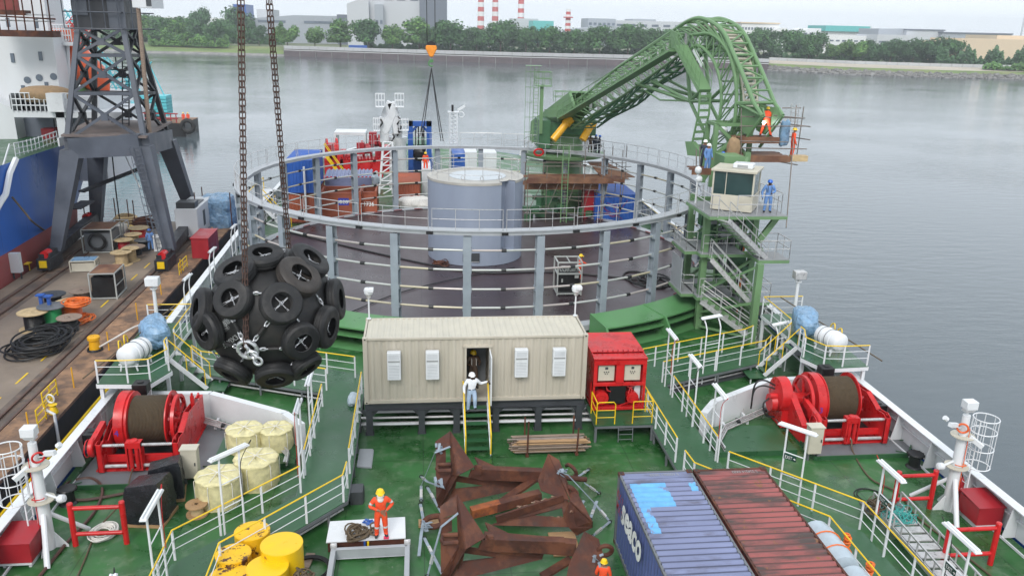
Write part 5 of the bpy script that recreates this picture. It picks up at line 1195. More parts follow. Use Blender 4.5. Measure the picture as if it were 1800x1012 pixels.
# ================= RAFT PLATFORMS =================
def raft(f,side,sg):
    W='left' if sg<0 else 'right'; PZ=1.9
    t=thing('raft_platform','raised green and white platform on the '+W+' side carrying the life raft','platform',(f(-12.3),34,0))
    poly=[(f(-13.35),33.0),(f(-11.2),32.85),(f(-10.7),34.2),(f(-11.25),35.2),(f(-11.25),40.3),(f(-13.6),40.3)]
    a=MB(); a.slab(poly,PZ-.03,PZ); a.build('deck_plate','walk_green',t,smooth=False)
    a=MB()
    for i in range(6):
        p,q=poly[i],poly[(i+1)%6]; a.bar((*p,PZ-.12),(*q,PZ-.12),.06,.17)
    a.build('edge_beam','white_clean',t,smooth=False)
    for x,y in ((-13.2,33.1),(-11.3,33.0),(-11.0,34.6),(-11.3,37.5),(-11.3,40.1),(-13.3,37.5)): a=MB(); a.b2(f(x)-.07,f(x)+.07,y-.07,y+.07,0,PZ-.2); a.build('leg','white_clean',t,smooth=False)
    # stairs going inboard
    s0=Vector((f(-11.15),36.6,PZ)); 
    for y in (35.7,36.6):
        a=MB(); a.bar((f(-11.2),y,PZ-.1),(f(-9.7),y,.35),.05,.2); a.build('stringer','white_clean',t,smooth=False)
        a=MB(); a.path([(f(-11.2),y,PZ),(f(-11.2),y,PZ+.85),(f(-9.75),y,.35+.9),(f(-9.75),y,.35)],.026,6); a.tube((f(-10.5),y,1.05),(f(-10.5),y,2.0),.022,6); a.build('stair_rail','yellow',t)
    for k in range(5):
        fr=(k+.5)/5; x=-11.15+1.45*fr; a=MB(); a.box((f(x),36.15,PZ-.1-1.5*fr),(.25,.86,.03)); a.build('tread','walk_green',t,smooth=False)
    a=MB(); a.b2(f(-9.8),f(-8.9),35.5,36.8,.28,.32); a.build('landing','walk_green',t,smooth=False); a=MB(); [a.b2(f(x)-.03,f(x)+.03,y-.03,y+.03,0,.28) for x in(-9.7,-9) for y in (35.6,36.7)]; a.build('landing_leg','white_clean',t,smooth=False)
    railing([(f(-13.3),33.05),(f(-12.1),33.0),(f(-11.25),33.1),(f(-10.8),34.2),(f(-11.2),35.2),(f(-11.2),35.6)],PZ,'yellow and white railing round the near end of the '+W+' raft platform',h=1.0)
    railing([(f(-11.2),36.7),(f(-11.25),39),(f(-11.25),40.2),(f(-13.4),40.2)],PZ,'yellow and white railing round the far end of the '+W+' raft platform',h=1.0)
    # life raft canister
    t=thing('life_raft','white life raft canister in its cradle on the '+W+' platform','life raft',(f(-12.25),34.6,PZ),'white life raft canisters')
    c=Vector((f(-12.3),34.7,PZ+.72)); a=MB(); prof=[(0,-.78),(.3,-.76),(.42,-.66),(.44,-.62),(.44,-.3),(.47,-.28),(.47,-.2),(.44,-.18),(.44,.18),(.47,.2),(.47,.28),(.44,.3),(.44,.62),(.42,.66),(.3,.76),(0,.78)]
    ax=Vector((sg*-.28,1,0)); a.lathe(prof,c,ax,24,caps=False); a.build('canister','white_clean',t,ang=50)
    a=MB(); 
    for s in (-.5,.5):
        q=c+ax.normalized()*s; a.bar(q+Vector((-.35,0,-.7)),q+Vector((-.25,0,-.2)),.06,.06); a.bar(q+Vector((.35,0,-.7)),q+Vector((.25,0,-.2)),.06,.06); a.bar(q+Vector((-.4,0,-.4)),q+Vector((.4,0,-.4)),.08,.06)
    a.build('cradle','white',t,smooth=False)
    a=MB(); a.torus(c,ax,.455,.012,24,4); a.torus(c+ax.normalized()*.4,ax,.45,.012,24,4); a.build('strap','grey_dark',t)
    t=thing('covered_davit','blue tarpaulin bundle behind the life raft on the '+W+' platform','tarpaulin',(f(-12.2),37.2,PZ),'blue wrapped bundles')
    random.seed(21+sg); a=MB(); a.crumple((f(-12.2),37.2,PZ+.72),(.5,.98,.5),Matrix.Rotation(sg*-.35,3,'Z'),2.8,.13,26,16,7+sg); a.build('cover','tarp_blue',t,smooth=False)
    a=MB(); a.torus((f(-12.2),37.5,PZ+.7),(0,1,.1),.5,.015,18,4); a.torus((f(-12.2),36.8,PZ+.68),(.2,1,0),.5,.015,18,4); a.build('lashing','rope_white',t)
    # camera post at the far end, and yellow hoops
    t=thing('camera_post','white post with a boxy lamp at the far end of the '+W+' raft platform','post',(f(-12.9),39.9,PZ),'posts on the raft platforms')
    a=MB(); a.tube((f(-12.9),39.9,PZ),(f(-12.9),39.9,PZ+1.9),.1,10,.08); a.tube((f(-12.9),39.9,PZ+1.9),(f(-12.9),39.9,PZ+1.95),.18,10); a.build('pole','white_clean',t)
    a=MB(); a.box((f(-12.9),39.85,PZ+2.3),(.62,.45,.42)); a.tube((f(-12.9),39.9,PZ+1.95),(f(-12.9),39.9,PZ+2.15),.06,8); a.build('lamp_head','white_clean' if sg<0 else 'galv',t,bevel=.06)
    for y in (35.3,36.0):
        a=MB(); x=f(-13.15); a.path(curve_pts([(x,y,PZ),(x,y,PZ+.7),(x+sg*.05,y+.2,PZ+.9),(x,y+.42,PZ+.7),(x,y+.42,PZ)],6),.03,6); one('guard_hoop',a,'yellow','yellow tubular hoop beside the life raft on the '+W+' platform, '+('nearer' if y<35.6 else 'farther')+' one','hoop','yellow hoops')
    a=MB(); a.tube((f(-13.6),32.4,PZ+.5),(f(-11.9),39.6,PZ+1.15),.03,6); one('boat_pole',a,'rope_brown','long thin pole lashed diagonally to the railing of the '+W+' raft platform','pole')
raft(lambda x:x,'left',-1); raft(mx,'right',1)
a=MB(); c=Vector((-9.6,38.3,.05)); 
for i in range(6): a.torus(c+Vector((0,0,.03*i)),(0,0,1),.42-.03*(i%2),.035,22,5)
one('hose_coil',a,'rope_brown','brown hose coil on the deck beside the hanging fender, near the left platform stairs','hose')
# ================= RUSTY ANCHORS =================
def Z_(x,y,z): return G(700+x/3.721,740+y/3.721,z)
def ringtri(mb,O,I,t=.07):
    nn=(O[1]-O[0]).cross(O[2]-O[0]).normalized()*t; vs=[*O,*I,*[p-nn for p in O],*[p-nn for p in I]]
    fs=[]
    for i in range(3):
        j=(i+1)%3; fs+=[(i,j,3+j,3+i),(6+i,9+i,9+j,6+j),(i,6+i,6+j,j),(3+i,3+j,9+j,9+i)]
    mb.add(vs,fs)
def anchor_a(lab):
    t=thing('rusty_anchor',lab,'anchor',Z_(500,480,0),'rusty steel anchors'); P=Z_; a=MB()
    T,L_,R,B=P(340,65,2.45),P(243,132,2.15),P(498,300,1.55),P(388,356,1.55)
    a.plate([T,R,B],.05); a.plate([T,B,P(350,345,1.35),P(342,170,2.0)],.05)
    a.plate([T,L_,P(246,200,1.85),P(342,170,2.0)],.05); a.plate([P(246,200,1.85),P(310,185,1.88),P(310,270,1.5),P(247,285,1.5)],.05)
    a.build('crest_plate','rust',t,smooth=False)
    a=MB(); a.plate([P(247,285,1.5),P(350,280,1.5),P(352,350,1.25),P(310,430,.9),P(250,500,.45)],.06)
    a.plate([B,P(350,345,1.3),P(246,508,.55),P(270,572,.1),P(345,478,.55)],.05); a.build('lower_plate','rust',t,smooth=False)
    a=MB(); a.path([P(345,320,1.6),P(262,325,1.6),P(252,310,1.62),P(258,285,1.65),P(345,280,1.7)],.07,8); a.build('shackle_bar','rust',t)
    a=MB(); tip=P(825,432,.35)
    ringtri(a,[P(252,560,.12),P(385,352,1.05),tip],[P(368,438,.6),P(378,392,.8),P(560,419,.58)],.1); a.bar(P(470,340,1.3),tip+Vector((0,0,.12)),.1,.3)
    a.build('fluke','rust',t,smooth=False)
    a=MB(); p,q=P(525,335,1.2),P(945,352,1.05); a.bar(p,q,.3,.42); a.plate([P(500,235,1.2),P(640,300,.9),P(540,320,1.1)],.05); a.build('shank','rust',t,smooth=False)
    a=MB(); a.tube(P(505,300,1.5),P(540,300,1.45),.09,10); a.box(P(520,320,1.35),(.25,.25,.25)); a.build('pivot','rust',t)
    return t
A0=anchor_a('rusty anchor at the back left of the heap, below the green stairs')
off=Z_(385,478,2.45)-Z_(340,65,2.45)
A1=copy_tree(A0); A1.location=A0.location+off; A1['label']='rusty anchor at the front left of the heap, with a grey strap over its plate'
def anchor_c(lab,o=Vector((0,0,0))):
    t=thing('rusty_anchor',lab,'anchor',Z_(1000,600,0),'rusty steel anchors'); P=Z_; a=MB(); T=P(983,212,1.95)
    a.plate([T,P(915,385,1.15),P(935,455,1.0),P(1122,520,1.15),P(1090,440,1.3)],.05)
    a.plate([T,P(1055,255,1.9),P(1122,440,1.3),P(1130,520,1.15),P(1090,440,1.3)],.05)
    a.build('crest_plate','rust',t,smooth=False)
    a=MB(); a.plate([P(1122,520,1.15),P(1270,655,1.1),P(1268,695,.8),P(1170,745,.2),P(1125,700,.4),P(1080,620,.6)],.05); a.plate([P(1122,520,1.15),P(1130,440,1.3),P(1180,480,1.3),P(1270,655,1.1)],.05); a.build('lower_plate','rust',t,smooth=False)
    a=MB(); tip=P(598,680,.25); ringtri(a,[tip,P(1090,500,1.05),P(1262,695,.3)],[P(888,614,.52),P(1070,568,.75),P(1082,632,.5)],.1); a.bar(P(640,640,.55),P(1080,500,1.15),.09,.25)
    a.build('fluke','rust',t,smooth=False)
    a=MB(); random.seed(2)
    for i in range(70):
        f=random.random(); 
        q=tip.lerp(P(1150,665,.35),.25+.7*f) if i%2 else P(620,660,.4).lerp(P(1060,520,.9),.25+.75*f)
        a.blob(q+Vector((random.uniform(-.16,.16),random.uniform(-.02,.3),.07)),(random.uniform(.05,.16),random.uniform(.03,.08),.015),7,4,.35)
    for x,y,z in ((983,293,1.55),(968,397,1.15),(1135,590,.98)): a.blob(P(x,y,z),(.07,.05,.05),6,4,.3)
    a.build('scale_rust','rust_scale',t)
    a=MB(); a.bar(P(660,540,.5),P(930,350,1.0),.3,.1); a.bar(P(480,598,.6),P(930,480,.85),.3,.3); a.build('shank','rust',t,smooth=False)
    a=MB(); a.bar(P(478,597,.61),P(665,549,.7),.31,.31); a.build('orange_band','rust_orange',t,smooth=False)
    a=MB(); a.path(curve_pts([P(1100,290,1.0),P(1115,283,1.15),P(1150,310,1.1),P(1165,345,.9),P(1150,360,.8)],6),.07,8); a.tube(P(1060,365,.9),P(1230,380,.7),.1,8); a.path(curve_pts([P(1100,425,1.35),P(1130,435,1.4),P(1165,470,1.2),P(1160,500,1.1)],5),.09,8); a.build('shackle','rust',t)
    return t
anchor_c('large rusty anchor with flaking pale scale beside the blue container')
t=thing('rusty_anchor','rusty anchor at the lower edge right of the heap, beside a yellow helmet','anchor',Z_(1220,950,0),'rusty steel anchors'); P=Z_; a=MB(); T=P(1218,720,1.5)
a.plate([T,P(1118,935,.8),P(1100,1030,.5),P(1295,1030,.7),P(1285,900,1.1)],.05); a.plate([T,P(1312,770,1.5),P(1350,900,1.1),P(1295,1030,.7),P(1285,900,1.1)],.05); a.build('crest_plate','rust',t,smooth=False)
a=MB(); a.bar(P(940,1015,.3),P(1130,900,.6),.3,.08); a.build('fluke','rust',t,smooth=False)
a=MB(); a.bar(P(560,775,1.0),P(1165,825,1.0),.3,.44); a.build('shank','rust',t,smooth=False)
a=MB(); a.torus(P(1352,845,1.2),(0,1,.3),.22,.07,18,7); a.build('shackle','rust',t)
one('base_plate',MB().box(Z_(1085,800,.03),(.9,1.3,.05)),'wood','reddish timber pad under the rusty anchors on the right','timber pad',smooth=False)
one('timber_pad',MB().box(Z_(205,665,.05),(.75,.4,.08)),'wood','brown timber pad under the shackle left of the rusty anchors','timber pad',smooth=False)
a=MB(); a.path(curve_pts([Z_(160,665,.25),Z_(200,630,.45),Z_(270,620,.5),Z_(285,650,.5)],5),.1,8); a.path(curve_pts([Z_(160,665,.25),Z_(220,690,.3),Z_(285,675,.4)],5),.1,8); one('anchor_shackle',a,'rust','big rusty shackle on a timber pad left of the anchors','shackle')
def strap(pts,lab,w=.1):
    t=thing('lashing_strap',lab,'strap',pts[0],'grey lashing straps'); a=MB()
    for p,q in zip(pts[:-1],pts[1:]): a.bar(p,q,w,.012,up=(0,0,1))
    a.build('webbing','strap',t,smooth=False)
    a=MB(); q=pts[0].lerp(pts[1],.25); a.bar(q,q+(pts[1]-pts[0]).normalized()*.28,.1,.06); a.build('ratchet','galv',t,smooth=False)
    a=MB(); a.torus(pts[0],(0,1,0),.06,.018,10,5); a.build('hook','black',t)
P=Z_
strap([P(150,520,.1),P(150,420,.6),P(240,205,2.0),P(340,165,2.1)],'grey strap from the deck up over the back left anchor')
strap([P(150,360,.3),P(190,395,.5),P(290,430,1.4),P(300,440,1.3)],'grey strap with tangled end at the middle of the back left anchor')
strap([P(190,430,.3),P(285,600,.1)],'grey strap lying on the deck left of the back left anchor')
strap([P(145,540,.15),P(165,650,.4),P(150,740,.4),P(135,880,.1)],'grey strap running past the timber pad and the shackle')
strap([P(190,1010,.2),P(280,690,1.8),P(392,600,2.2)],'wide grey strap over the front left anchor',w=.1)
strap([P(170,760,.3),P(290,1000,.1)],'grey strap crossing the wide one on the deck at the lower left of the anchors')
strap([P(290,790,1.0),P(360,900,.9)],'short grey strap on the side of the front left anchor',w=.09)
strap([P(1385,655,.05),P(1280,530,.6),P(1110,350,1.7),P(1045,325,1.9)],'grey strap from the deck beside the blue container up to the right anchor')
strap([P(1315,470,.05),P(1215,400,.5)],'short grey strap behind the right anchor')
strap([P(1245,315,.05),P(1170,365,.6),P(1140,360,.8)],'grey strap with a bright ratchet behind the right anchor shackle')
strap([P(1270,750,.05),P(1355,680,.4),P(1385,655,.05)],'grey strap end with ratchet between the right anchor and the blue container')
strap([P(1255,640,.4),P(1300,520,.4)],'grey strap hanging beside the right anchor lower plate')
for i,(x,y,lab) in enumerate(((265,185,'on the back left anchor'),(265,390,'at the middle of the back left anchor'),(185,680,'on the big shackle'),(1080,340,'on the right anchor'),(1190,550,'behind the right anchor plate'),(1310,910,'by the yellow helmet'))):
    a=MB(); random.seed(i); c=P(x,y,[2.0,1.4,.5,1.75,1.0,1.2][i])
    for k in range(6): a.bar(c+Vector([random.uniform(-.18,.18) for _ in range(3)]),c+Vector([random.uniform(-.18,.18) for _ in range(3)]),.09,.02)
    one('strap_knot',a,'strap','crumpled grey strap bundle '+lab,'strap',smooth=False)
# ================= HANGING FENDER =================
fn=V(440,606,21.15); ff=V(508,492,24.5); fc=(fn+ff)/2; fax=(ff-fn).normalized(); FH=(ff-fn).length/2+.05; FR=1.66
def fval(p):
    s=(p-fc).dot(fax); rho=((p-fc)-fax*s).length; return (rho/FR)**2.6+(abs(s)/FH)**2.6
def fproj(p): return fc+(p-fc)*fval(p)**(-1/2.6)
def fnorm(p):
    e=.01; v=fval(p); return Vector([fval(p+Vector(d))-v for d in ((e,0,0),(0,e,0),(0,0,e))]).normalized()
def fhit(px,py,grow=1.06):
    d=ray(px,py).normalized(); o=Vector((0,0,CH)); best=None
    for i in range(900):
        t=18+i*.012; p=o+d*t
        v=fval(fc+(p-fc)/grow)
        if v<=1: return fproj(p)
        if best is None or v<best[0]: best=(v,p)
    return fproj(best[1])
t=thing('rubber_fender','huge black rubber ship fender in a net of tyres, hanging from chains','fender',fc+Vector((0,0,-2)))
a=MB(); prof=[]
for i in range(41):
    s=-1+2*i/40; prof.append((FR*max(0,1-abs(s)**2.6)**(1/2.6),s*FH))
a.lathe(prof,fc,fax,56,caps=False); a.build('rubber_body','rubber',t,ang=70)
def tyre(c,nrm,r=.55,w=.33,tw=0):
    a=MB(); k=r/.55
    pr=[(.26,-.5),(.28,-.56),(.33,-.52),(.42,-.56),(.5,-.5),(.535,-.36),(.55,-.3),(.55,-.18),(.542,-.16),(.542,-.12),(.552,-.1),(.552,.1),(.542,.12),(.542,.16),(.55,.18),(.55,.3),(.535,.36),(.5,.5),(.42,.56),(.33,.52),(.28,.56),(.26,.5),(.3,.42),(.46,.34),(.48,0),(.46,-.34),(.3,-.42),(.26,-.5)]
    a.lathe([(x*k,y*w) for x,y in pr],c,nrm,36,caps=False); ty=a.build('tyre',random.choice(('tyre','tyre','tyre_brown')),t,ang=38)
    ch=MB(); u_,v_=nrm.cross(Vector((0,0,1))).normalized(),None; v_=nrm.cross(u_)
    for q in range(2):
        d=(u_*math.cos(q*PI/2+.6)+v_*math.sin(q*PI/2+.6))
        for j in range(4): e=c+nrm*(w*.1)+d*(-.21+.14*j)*k; f_=e+d*.11; chain_link(ch,e-d*.0,f_,.011,j%2,.045)
    ch.build('chain_cross','chain_galv',ty)
def chain_link(a,p,q,r,alt,wd):
    d=(q-p); L=d.length; d.normalize(); x=d.cross(Vector((.13,.99,.05))).normalized(); y=d.cross(x).normalized()
    s=(x if alt else y); s=(s*.92+(y if alt else x)*.38).normalized()
    ex=r*1.2; pts=[]
    for k in range(6): th=PI*k/5; pts.append(p+d*(wd*.5-ex)+s*math.cos(th)*wd*.5-d*math.sin(th)*wd*.5)
    for k in range(6): th=PI*k/5; pts.append(q-d*(wd*.5-ex)-s*math.cos(th)*wd*.5+d*math.sin(th)*wd*.5)
    a.path(pts,r,5,closed=True)
def chain(a,p,q,pitch,r,wd,sag=0):
    p=Vector(p);q=Vector(q); n_=max(1,round((q-p).length/pitch))
    for i in range(n_):
        f0,f1=i/n_,(i+1)/n_; b=lambda f:p.lerp(q,f)-Vector((0,0,4*sag*f*(1-f))); chain_link(a,b(f0),b(f1),r,i%2,wd)
tc_=[(408,526,.53),(494,534,.56),(526,486,.63),(545,456,.6),(412,479,.58),(462,450,.56),(363,581,.55),(352,545,.6),(529,600,.52),(574,576,.6),(592,525,.6),(484,662,.54),(408,655,.54),(536,645,.5)]
TY=[]
for px,py,r in tc_:
    h=fhit(px,py,1.1); nn=fnorm(h); c=h+nn*.13; TY.append((c,nn)); tyre(c,nn,r)
for (s,th) in ((.62,0),(.62,45),(.62,90),(.62,180),(.05,60),(.05,100),(.05,130),(.62,135)):
    up=Vector((0,0,1)); x=fax.cross(up).normalized(); y=x.cross(fax); d=(y*math.sin(R_(th-20))*-.3+x*math.cos(R_(th))); 
    p=fproj(fc+fax*s*FH+(x*math.cos(R_(th))+y*math.sin(R_(th)))*-.9*FR*(.7 if s else 1))
    if all((p-c[0]).length>1.15 for c in TY): TY.append((p+fnorm(p)*.15,fnorm(p))); tyre(TY[-1][0],TY[-1][1],.56)
# chain net
ringp=fproj(fn)-fax*.06; nc=0
RING=ringp-fax*.1
pts_near=[(409,556),(392,600),(414,650),(470,655),(500,610),(472,565)]
for px,py in pts_near:
    e=fhit(px,py,1.0); e=e+fnorm(e)*.05; a=MB(); d=(e-RING).normalized(); chain(a,RING+d*.2,e,.13,.019,.085); 
    a.build('net_chain','chain_galv',t)
    s=MB(); s.tube(RING.lerp(e,.55),RING.lerp(e,.85),.065,8); s.build('rubber_sleeve','rubber',t)
for p,q in (((440,517),(462,517)),((452,471),(482,472)),((480,443),(500,445)),((520,560),(530,573)),((553,520),(566,540)),((505,640),(520,632)),((365,548),(378,537)),((575,490),(585,505)),((365,625),(375,645)),((520,650),(513,665))):
    a=MB(); chain(a,fhit(*p,1.0)+fnorm(fhit(*p,1.0))*.07,fhit(*q,1.0)+fnorm(fhit(*q,1.0))*.07,.13,.019,.085); a.build('net_chain','chain_galv',t)
a=MB(); a.torus(RING,fax,.26,.055,28,8); a.torus(RING-fax*.06+Vector((0,0,.1)),(1,.4,.3),.12,.03,16,6); a.torus(RING-fax*.12+Vector((.16,0,-.08)),(0,1,.5),.13,.035,16,6); a.torus(RING-fax*.16+Vector((.3,0,-.24)),(.2,1,.1),.11,.035,16,6); a.tube(RING+Vector((-.05,-.1,.15)),RING+Vector((.25,-.15,-.15)),.045,8); a.build('end_ring','chain_galv',t)
FAR=fproj(ff)+fax*.1; a=MB(); a.torus(FAR,fax,.24,.05,24,7); a.build('end_ring','chain_galv',t)
# lettering on the rubber
def ftext(txt,px,py,h,rot,wd=None):
    tmp=MB(); c=fhit(px,py,1.0); nn=fnorm(c); u=(CR-nn*CR.dot(nn)).normalized(); v=nn.cross(u); v=v if v.z>0 else -v
    uu=u*math.cos(rot)+v*math.sin(rot); vv=-u*math.sin(rot)+v*math.cos(rot)
    text_mb(tmp,txt,c,uu,vv,h,0,bold=.012,width=wd)
    tmp.v=[tuple(fproj(Vector(p))+fnorm(fproj(Vector(p)))*.012) for p in tmp.v]; tmp.build('lettering','paint_grey',t,smooth=False)
ftext('YOKOHAMA',383,580,.1,.72,.62); ftext('50',398,574,.15,.72); ftext('FLOATING RUBBER FENDER\nPNEUMATIC TYPE 1',386,592,.2,.72,.75); ftext('3300X3.5',396,612,.15,.72,.8)
# chains up
APEX=V(416,-380,23.2); FARC=V(508,445,24.3)
for k,(p,ox,lab) in enumerate(((RING-fax*.12+Vector((0,0,.1)),-.03,'left strand of the near pair of rusty lifting chains'),(RING-fax*.12+Vector((0,0,.1)),.055,'right strand of the near pair of rusty lifting chains'),(FARC,-.04,'left strand of the far pair of rusty lifting chains'),(FARC,.05,'right strand of the far pair of rusty lifting chains'))):
    a=MB(); o=Vector((ox,0,0)); chain(a,p+o*.6,APEX+o*1.3+Vector((.35 if k>1 else 0,0,0)),.152,.0145,.076); one('lifting_chain',a,'chain_rust',lab+' holding the fender','chain','lifting chains of the fender')
# ================= OTHER LIFT: hook with slings =================
HK=V(758,86,92)
t=thing('crane_hook_block','orange hook block with green hook hanging over the far side of the carousel','hook block',HK)
a=MB(); a.prism([HK+Vector((-.55,-.3,.35)),HK+Vector((.55,-.3,.35)),HK+Vector((.6,-.3,0)),HK+Vector((.17,-.3,-.85)),HK+Vector((-.17,-.3,-.85)),HK+Vector((-.6,-.3,0))],(0,.6,0)); a.build('block','hook_orange',t,smooth=False,bevel=.08)
a=MB(); a.lathe([(0,-.2),(.48,-.2),(.48,.2),(0,.2)],HK+Vector((0,0,.3)),(0,1,0),24,caps=False); a.build('sheave','black',t)
a=MB(); a.torus(HK+Vector((0,0,-1.5)),(0,1,0),.28,.1,16,6,a0=.9,a1=5.6); a.tube(HK+Vector((0,0,-1.05)),HK+Vector((0,0,-1.4)),.16,8); a.build('hook','found_green',t)
a=MB(); top=V(752,-60,92); a.tube(HK+Vector((-.42,0,.3)),HK+Vector((-.5,0,16)),.045,5); a.tube(HK+Vector((.42,0,.3)),HK+Vector((.42,0,16)),.045,5); a.build('wire','rope_black',t)
for k,(px,py,Y) in enumerate(((738,240,88),(743,240,94),(779,248,88),(775,248,94))):
    a=MB(); a.tube(HK+Vector((0,0,-2)),V(px,py,Y),.05,5); one('sling_wire',a,'rope_black','sling wire from the orange hook block down to the far deck, '+('left near','left far','right near','right far')[k]+' one','sling','sling wires under the hook block')
# ================= LOADING TOWER ON THE RIGHT =================
t=thing('loading_tower','green steel loading tower with grey stairs and landings right of the carousel','tower',(17.5,42,0))
gm='crane_green'
def Cg(x,y): return Vector((x,y,0))
cols=[(15.75,43.4,7.0),(17.85,40.6,4.6),(19.0,44.5,7.0),(15.9,46.5,7.2),(19.3,47.5,9.5),(18.2,45.6,9.5)]
for x,y,h in cols:
    a=MB(); a.bar((x,y,0),(x,y,h),.34,.34); a.build('column',gm,t,smooth=False)
LVZ=[2.05,4.55,7.05]
a=MB()
for z in LVZ:
    a.bar((15.75,43.4,z-.15),(19.2,43.4,z-.15),.16,.26); a.bar((15.9,46.5,z-.15),(19.3,46.5,z-.15),.16,.26); a.bar((15.8,43.4,z-.15),(15.9,46.5,z-.15),.16,.26); a.bar((19.2,43.4,z-.15),(19.3,47.5,z-.15),.16,.26)
a.bar((17.85,40.6,2.0),(17.85,43.4,2.0),.16,.22)
a.build('beam',gm,t,smooth=False)
a=MB()
a.bar((15.75,43.3,1.0),(17.85,40.7,2.4),.12,.14); a.bar((17.85,40.6,4.5),(15.9,43.3,2.3),.1,.12); a.bar((17.85,40.6,.4),(15.75,43.2,-.0+.2),.1,.12)
for z0,z1 in zip([0]+LVZ[:-1],LVZ): a.bar((15.9,46.5,z0),(19.3,46.6,z1),.14,.14); a.bar((19.2,44.5,z0),(19.3,47.5,z1),.14,.14); a.bar((19.3,46.6,z0),(15.9,46.6,z1),.14,.14)
a.bar((18.3,42.2,5.4),(19.3,42.2,6.9),.2,.3); a.bar((18.3,44.5,5.4),(19.3,44.5,6.9),.2,.3); a.bar((15.9,46.5,4.6),(19.1,43.5,6.9),.14,.14); a.bar((15.8,43.4,2.1),(19.2,43.6,4.4),.14,.14); a.bar((19.2,43.6,4.6),(15.8,43.5,6.9),.14,.14); a.bar((19.2,43.6,.1),(15.8,43.5,2.0),.14,.14); a.bar((18.2,45.6,6),(19.3,47.4,9.2),.2,.2); a.bar((19.3,47.4,6),(18.2,45.6,9.2),.2,.2)
a.build('brace',gm,t,smooth=False)
def landing(x0,x1,y0,y1,z,nm='landing'):
    a=MB(); a.b2(x0,x1,y0,y1,z-.05,z); o=a.build(nm,'grating',t,smooth=False); a=MB()
    for p,q in (((x0,y0),(x1,y0)),((x1,y0),(x1,y1)),((x1,y1),(x0,y1)),((x0,y1),(x0,y0))): a.bar((*p,z-.13),(*q,z-.13),.08,.16)
    a.build('edge_beam',gm,o,smooth=False)
landing(15.4,17.7,42.9,46.4,2.05); landing(17.5,19.2,41.9,43.4,2.05); landing(14.7,15.5,43.6,46.0,2.05); landing(15.4,17.9,42.9,46.4,4.55); landing(18.2,19.9,41.6,43.3,4.55); landing(14.7,15.5,43.6,46.0,4.55)
landing(15.1,19.35,41.3,45.2,7.05)
def grail(pts,z,par,h=1.05,m_='galv'):
    a=MB(); P3=[Vector((*p,z)) for p in pts]
    for hh in (h,h*.55): a.path([p+Vector((0,0,hh)) for p in P3],.024,5)
    for p,q in zip(P3[:-1],P3[1:]):
        k=max(1,round((q-p).length/1.1))
        for i in range(k+1): r_=p.lerp(q,i/k); a.tube(r_,r_+Vector((0,0,h)),.022,5)
    a.build('hand_rail',m_,par)
grail([(17.5,41.9),(19.2,41.9),(19.2,43.4)],2.05,t); grail([(18.2,41.6),(19.9,41.6),(19.9,43.3),(19.0,43.3)],4.55,t); grail([(15.2,45.1),(15.2,41.4),(15.6,41.4)],7.05,t); grail([(16.6,41.4),(18.8,41.4),(19.3,42),(19.3,45.1),(18.5,45.1)],7.05,t)
grail([(15.5,42.95),(17.4,42.95)],2.05,t); grail([(15.5,42.95),(18.2,42.95)],4.55,t); grail([(14.8,46),(14.8,43.7),(15.4,43.7)],2.05,t); grail([(14.8,46),(14.8,43.7),(15.4,43.7)],4.55,t)
def stair(p,q,par,w=.8):
    p=Vector(p);q=Vector(q); d=(q-p); hd=Vector((d.x,d.y,0)).normalized(); nr=Vector((-hd.y,hd.x,0))
    for s in (-1,1):
        a=MB(); a.bar(p+nr*w/2*s,q+nr*w/2*s,.05,.24); a.build('stair_stringer',gm if s>0 else 'galv',par,smooth=False)
        a=MB(); up=Vector((0,0,1))
        for hh in (.55,1.0): a.tube(p+nr*w/2*s+up*hh,q+nr*w/2*s+up*hh,.022,5)
        for i in range(4): r_=p.lerp(q,i/3)+nr*w/2*s; a.tube(r_,r_+up*1.0,.02,5)
        a.build('stair_rail','galv',par)
    k=int(abs(d.z)/.22); a=MB()
    for i in range(k): c=p.lerp(q,(i+.5)/k); a.box(c,(.24,w,.03),rz=math.atan2(hd.y,hd.x))
    a.build('tread','galv',par,smooth=False)
stair((15.7,40.9,6.95),(18.6,42.2,4.5),t); stair((15.7,42.2,4.5),(18.0,41.7,2.1),t); stair((15.5,42.4,2.05),(18.4,41.0,.1),t)
# right of it the wall like panel
a=MB(); a.b2(14.74,14.78,44.0,45.9,2.05,3.9); a.build('mesh_panel','grey_ring',t,smooth=False)
# pipes inside tower
a=MB(); a.path([(18.7,45,0),(18.7,45,6.8)],.06,6); a.path([(18.2,44.2,5.9),(18.7,45,6),(19.2,44.6,5.8)],.05,6); a.build('orange_pipe','orange_hose',t)
for k in range(14):
    a=MB(); x=16+.24*k; a.tube((x,44.6+.3*(k%4),.1),(x+random.uniform(-.3,.3),44.7+.3*(k%4),6.8),.035+.02*(k%3),6); a.build('vertical_pipe',['galv','crane_green','grey_dark'][k%3],t)
for k in range(10):
    a=MB(); z=.5+.62*k; a.bar((15.9,44.2+.2*(k%3),z),(19.1,44.3+.2*(k%3),z+(.5 if k%2 else -.3)),.07,.09); a.build('cross_member',gm,t,smooth=False)
a=MB()
for x,y,z in ((17.2,45.5,3.2),(17.6,45.0,5.2),(18.3,46,2.6),(16.6,45.8,1.2),(17.0,45.6,5.9)): a.box((x,y,z),(.9,.6,.5)); a.lathe([(.28,0),(.28,.7)],(x+.6,y-.3,z-.4),(1,0,.2),12)
a.build('equipment','grey_ring',t)
a=MB()
random.seed(70)
for x,y,z in [(17.6,45.8,.9),(18.4,45.2,3.6),(17,46,4.6)]+[(random.uniform(16.2,18.9),random.uniform(44,46.2),random.uniform(.3,6.5)) for _ in range(16)]: a.box((x,y,z),(random.uniform(.3,1.1),.6,random.uniform(.3,.8)))
a.build('equipment','crane_green_dk',t,smooth=False)
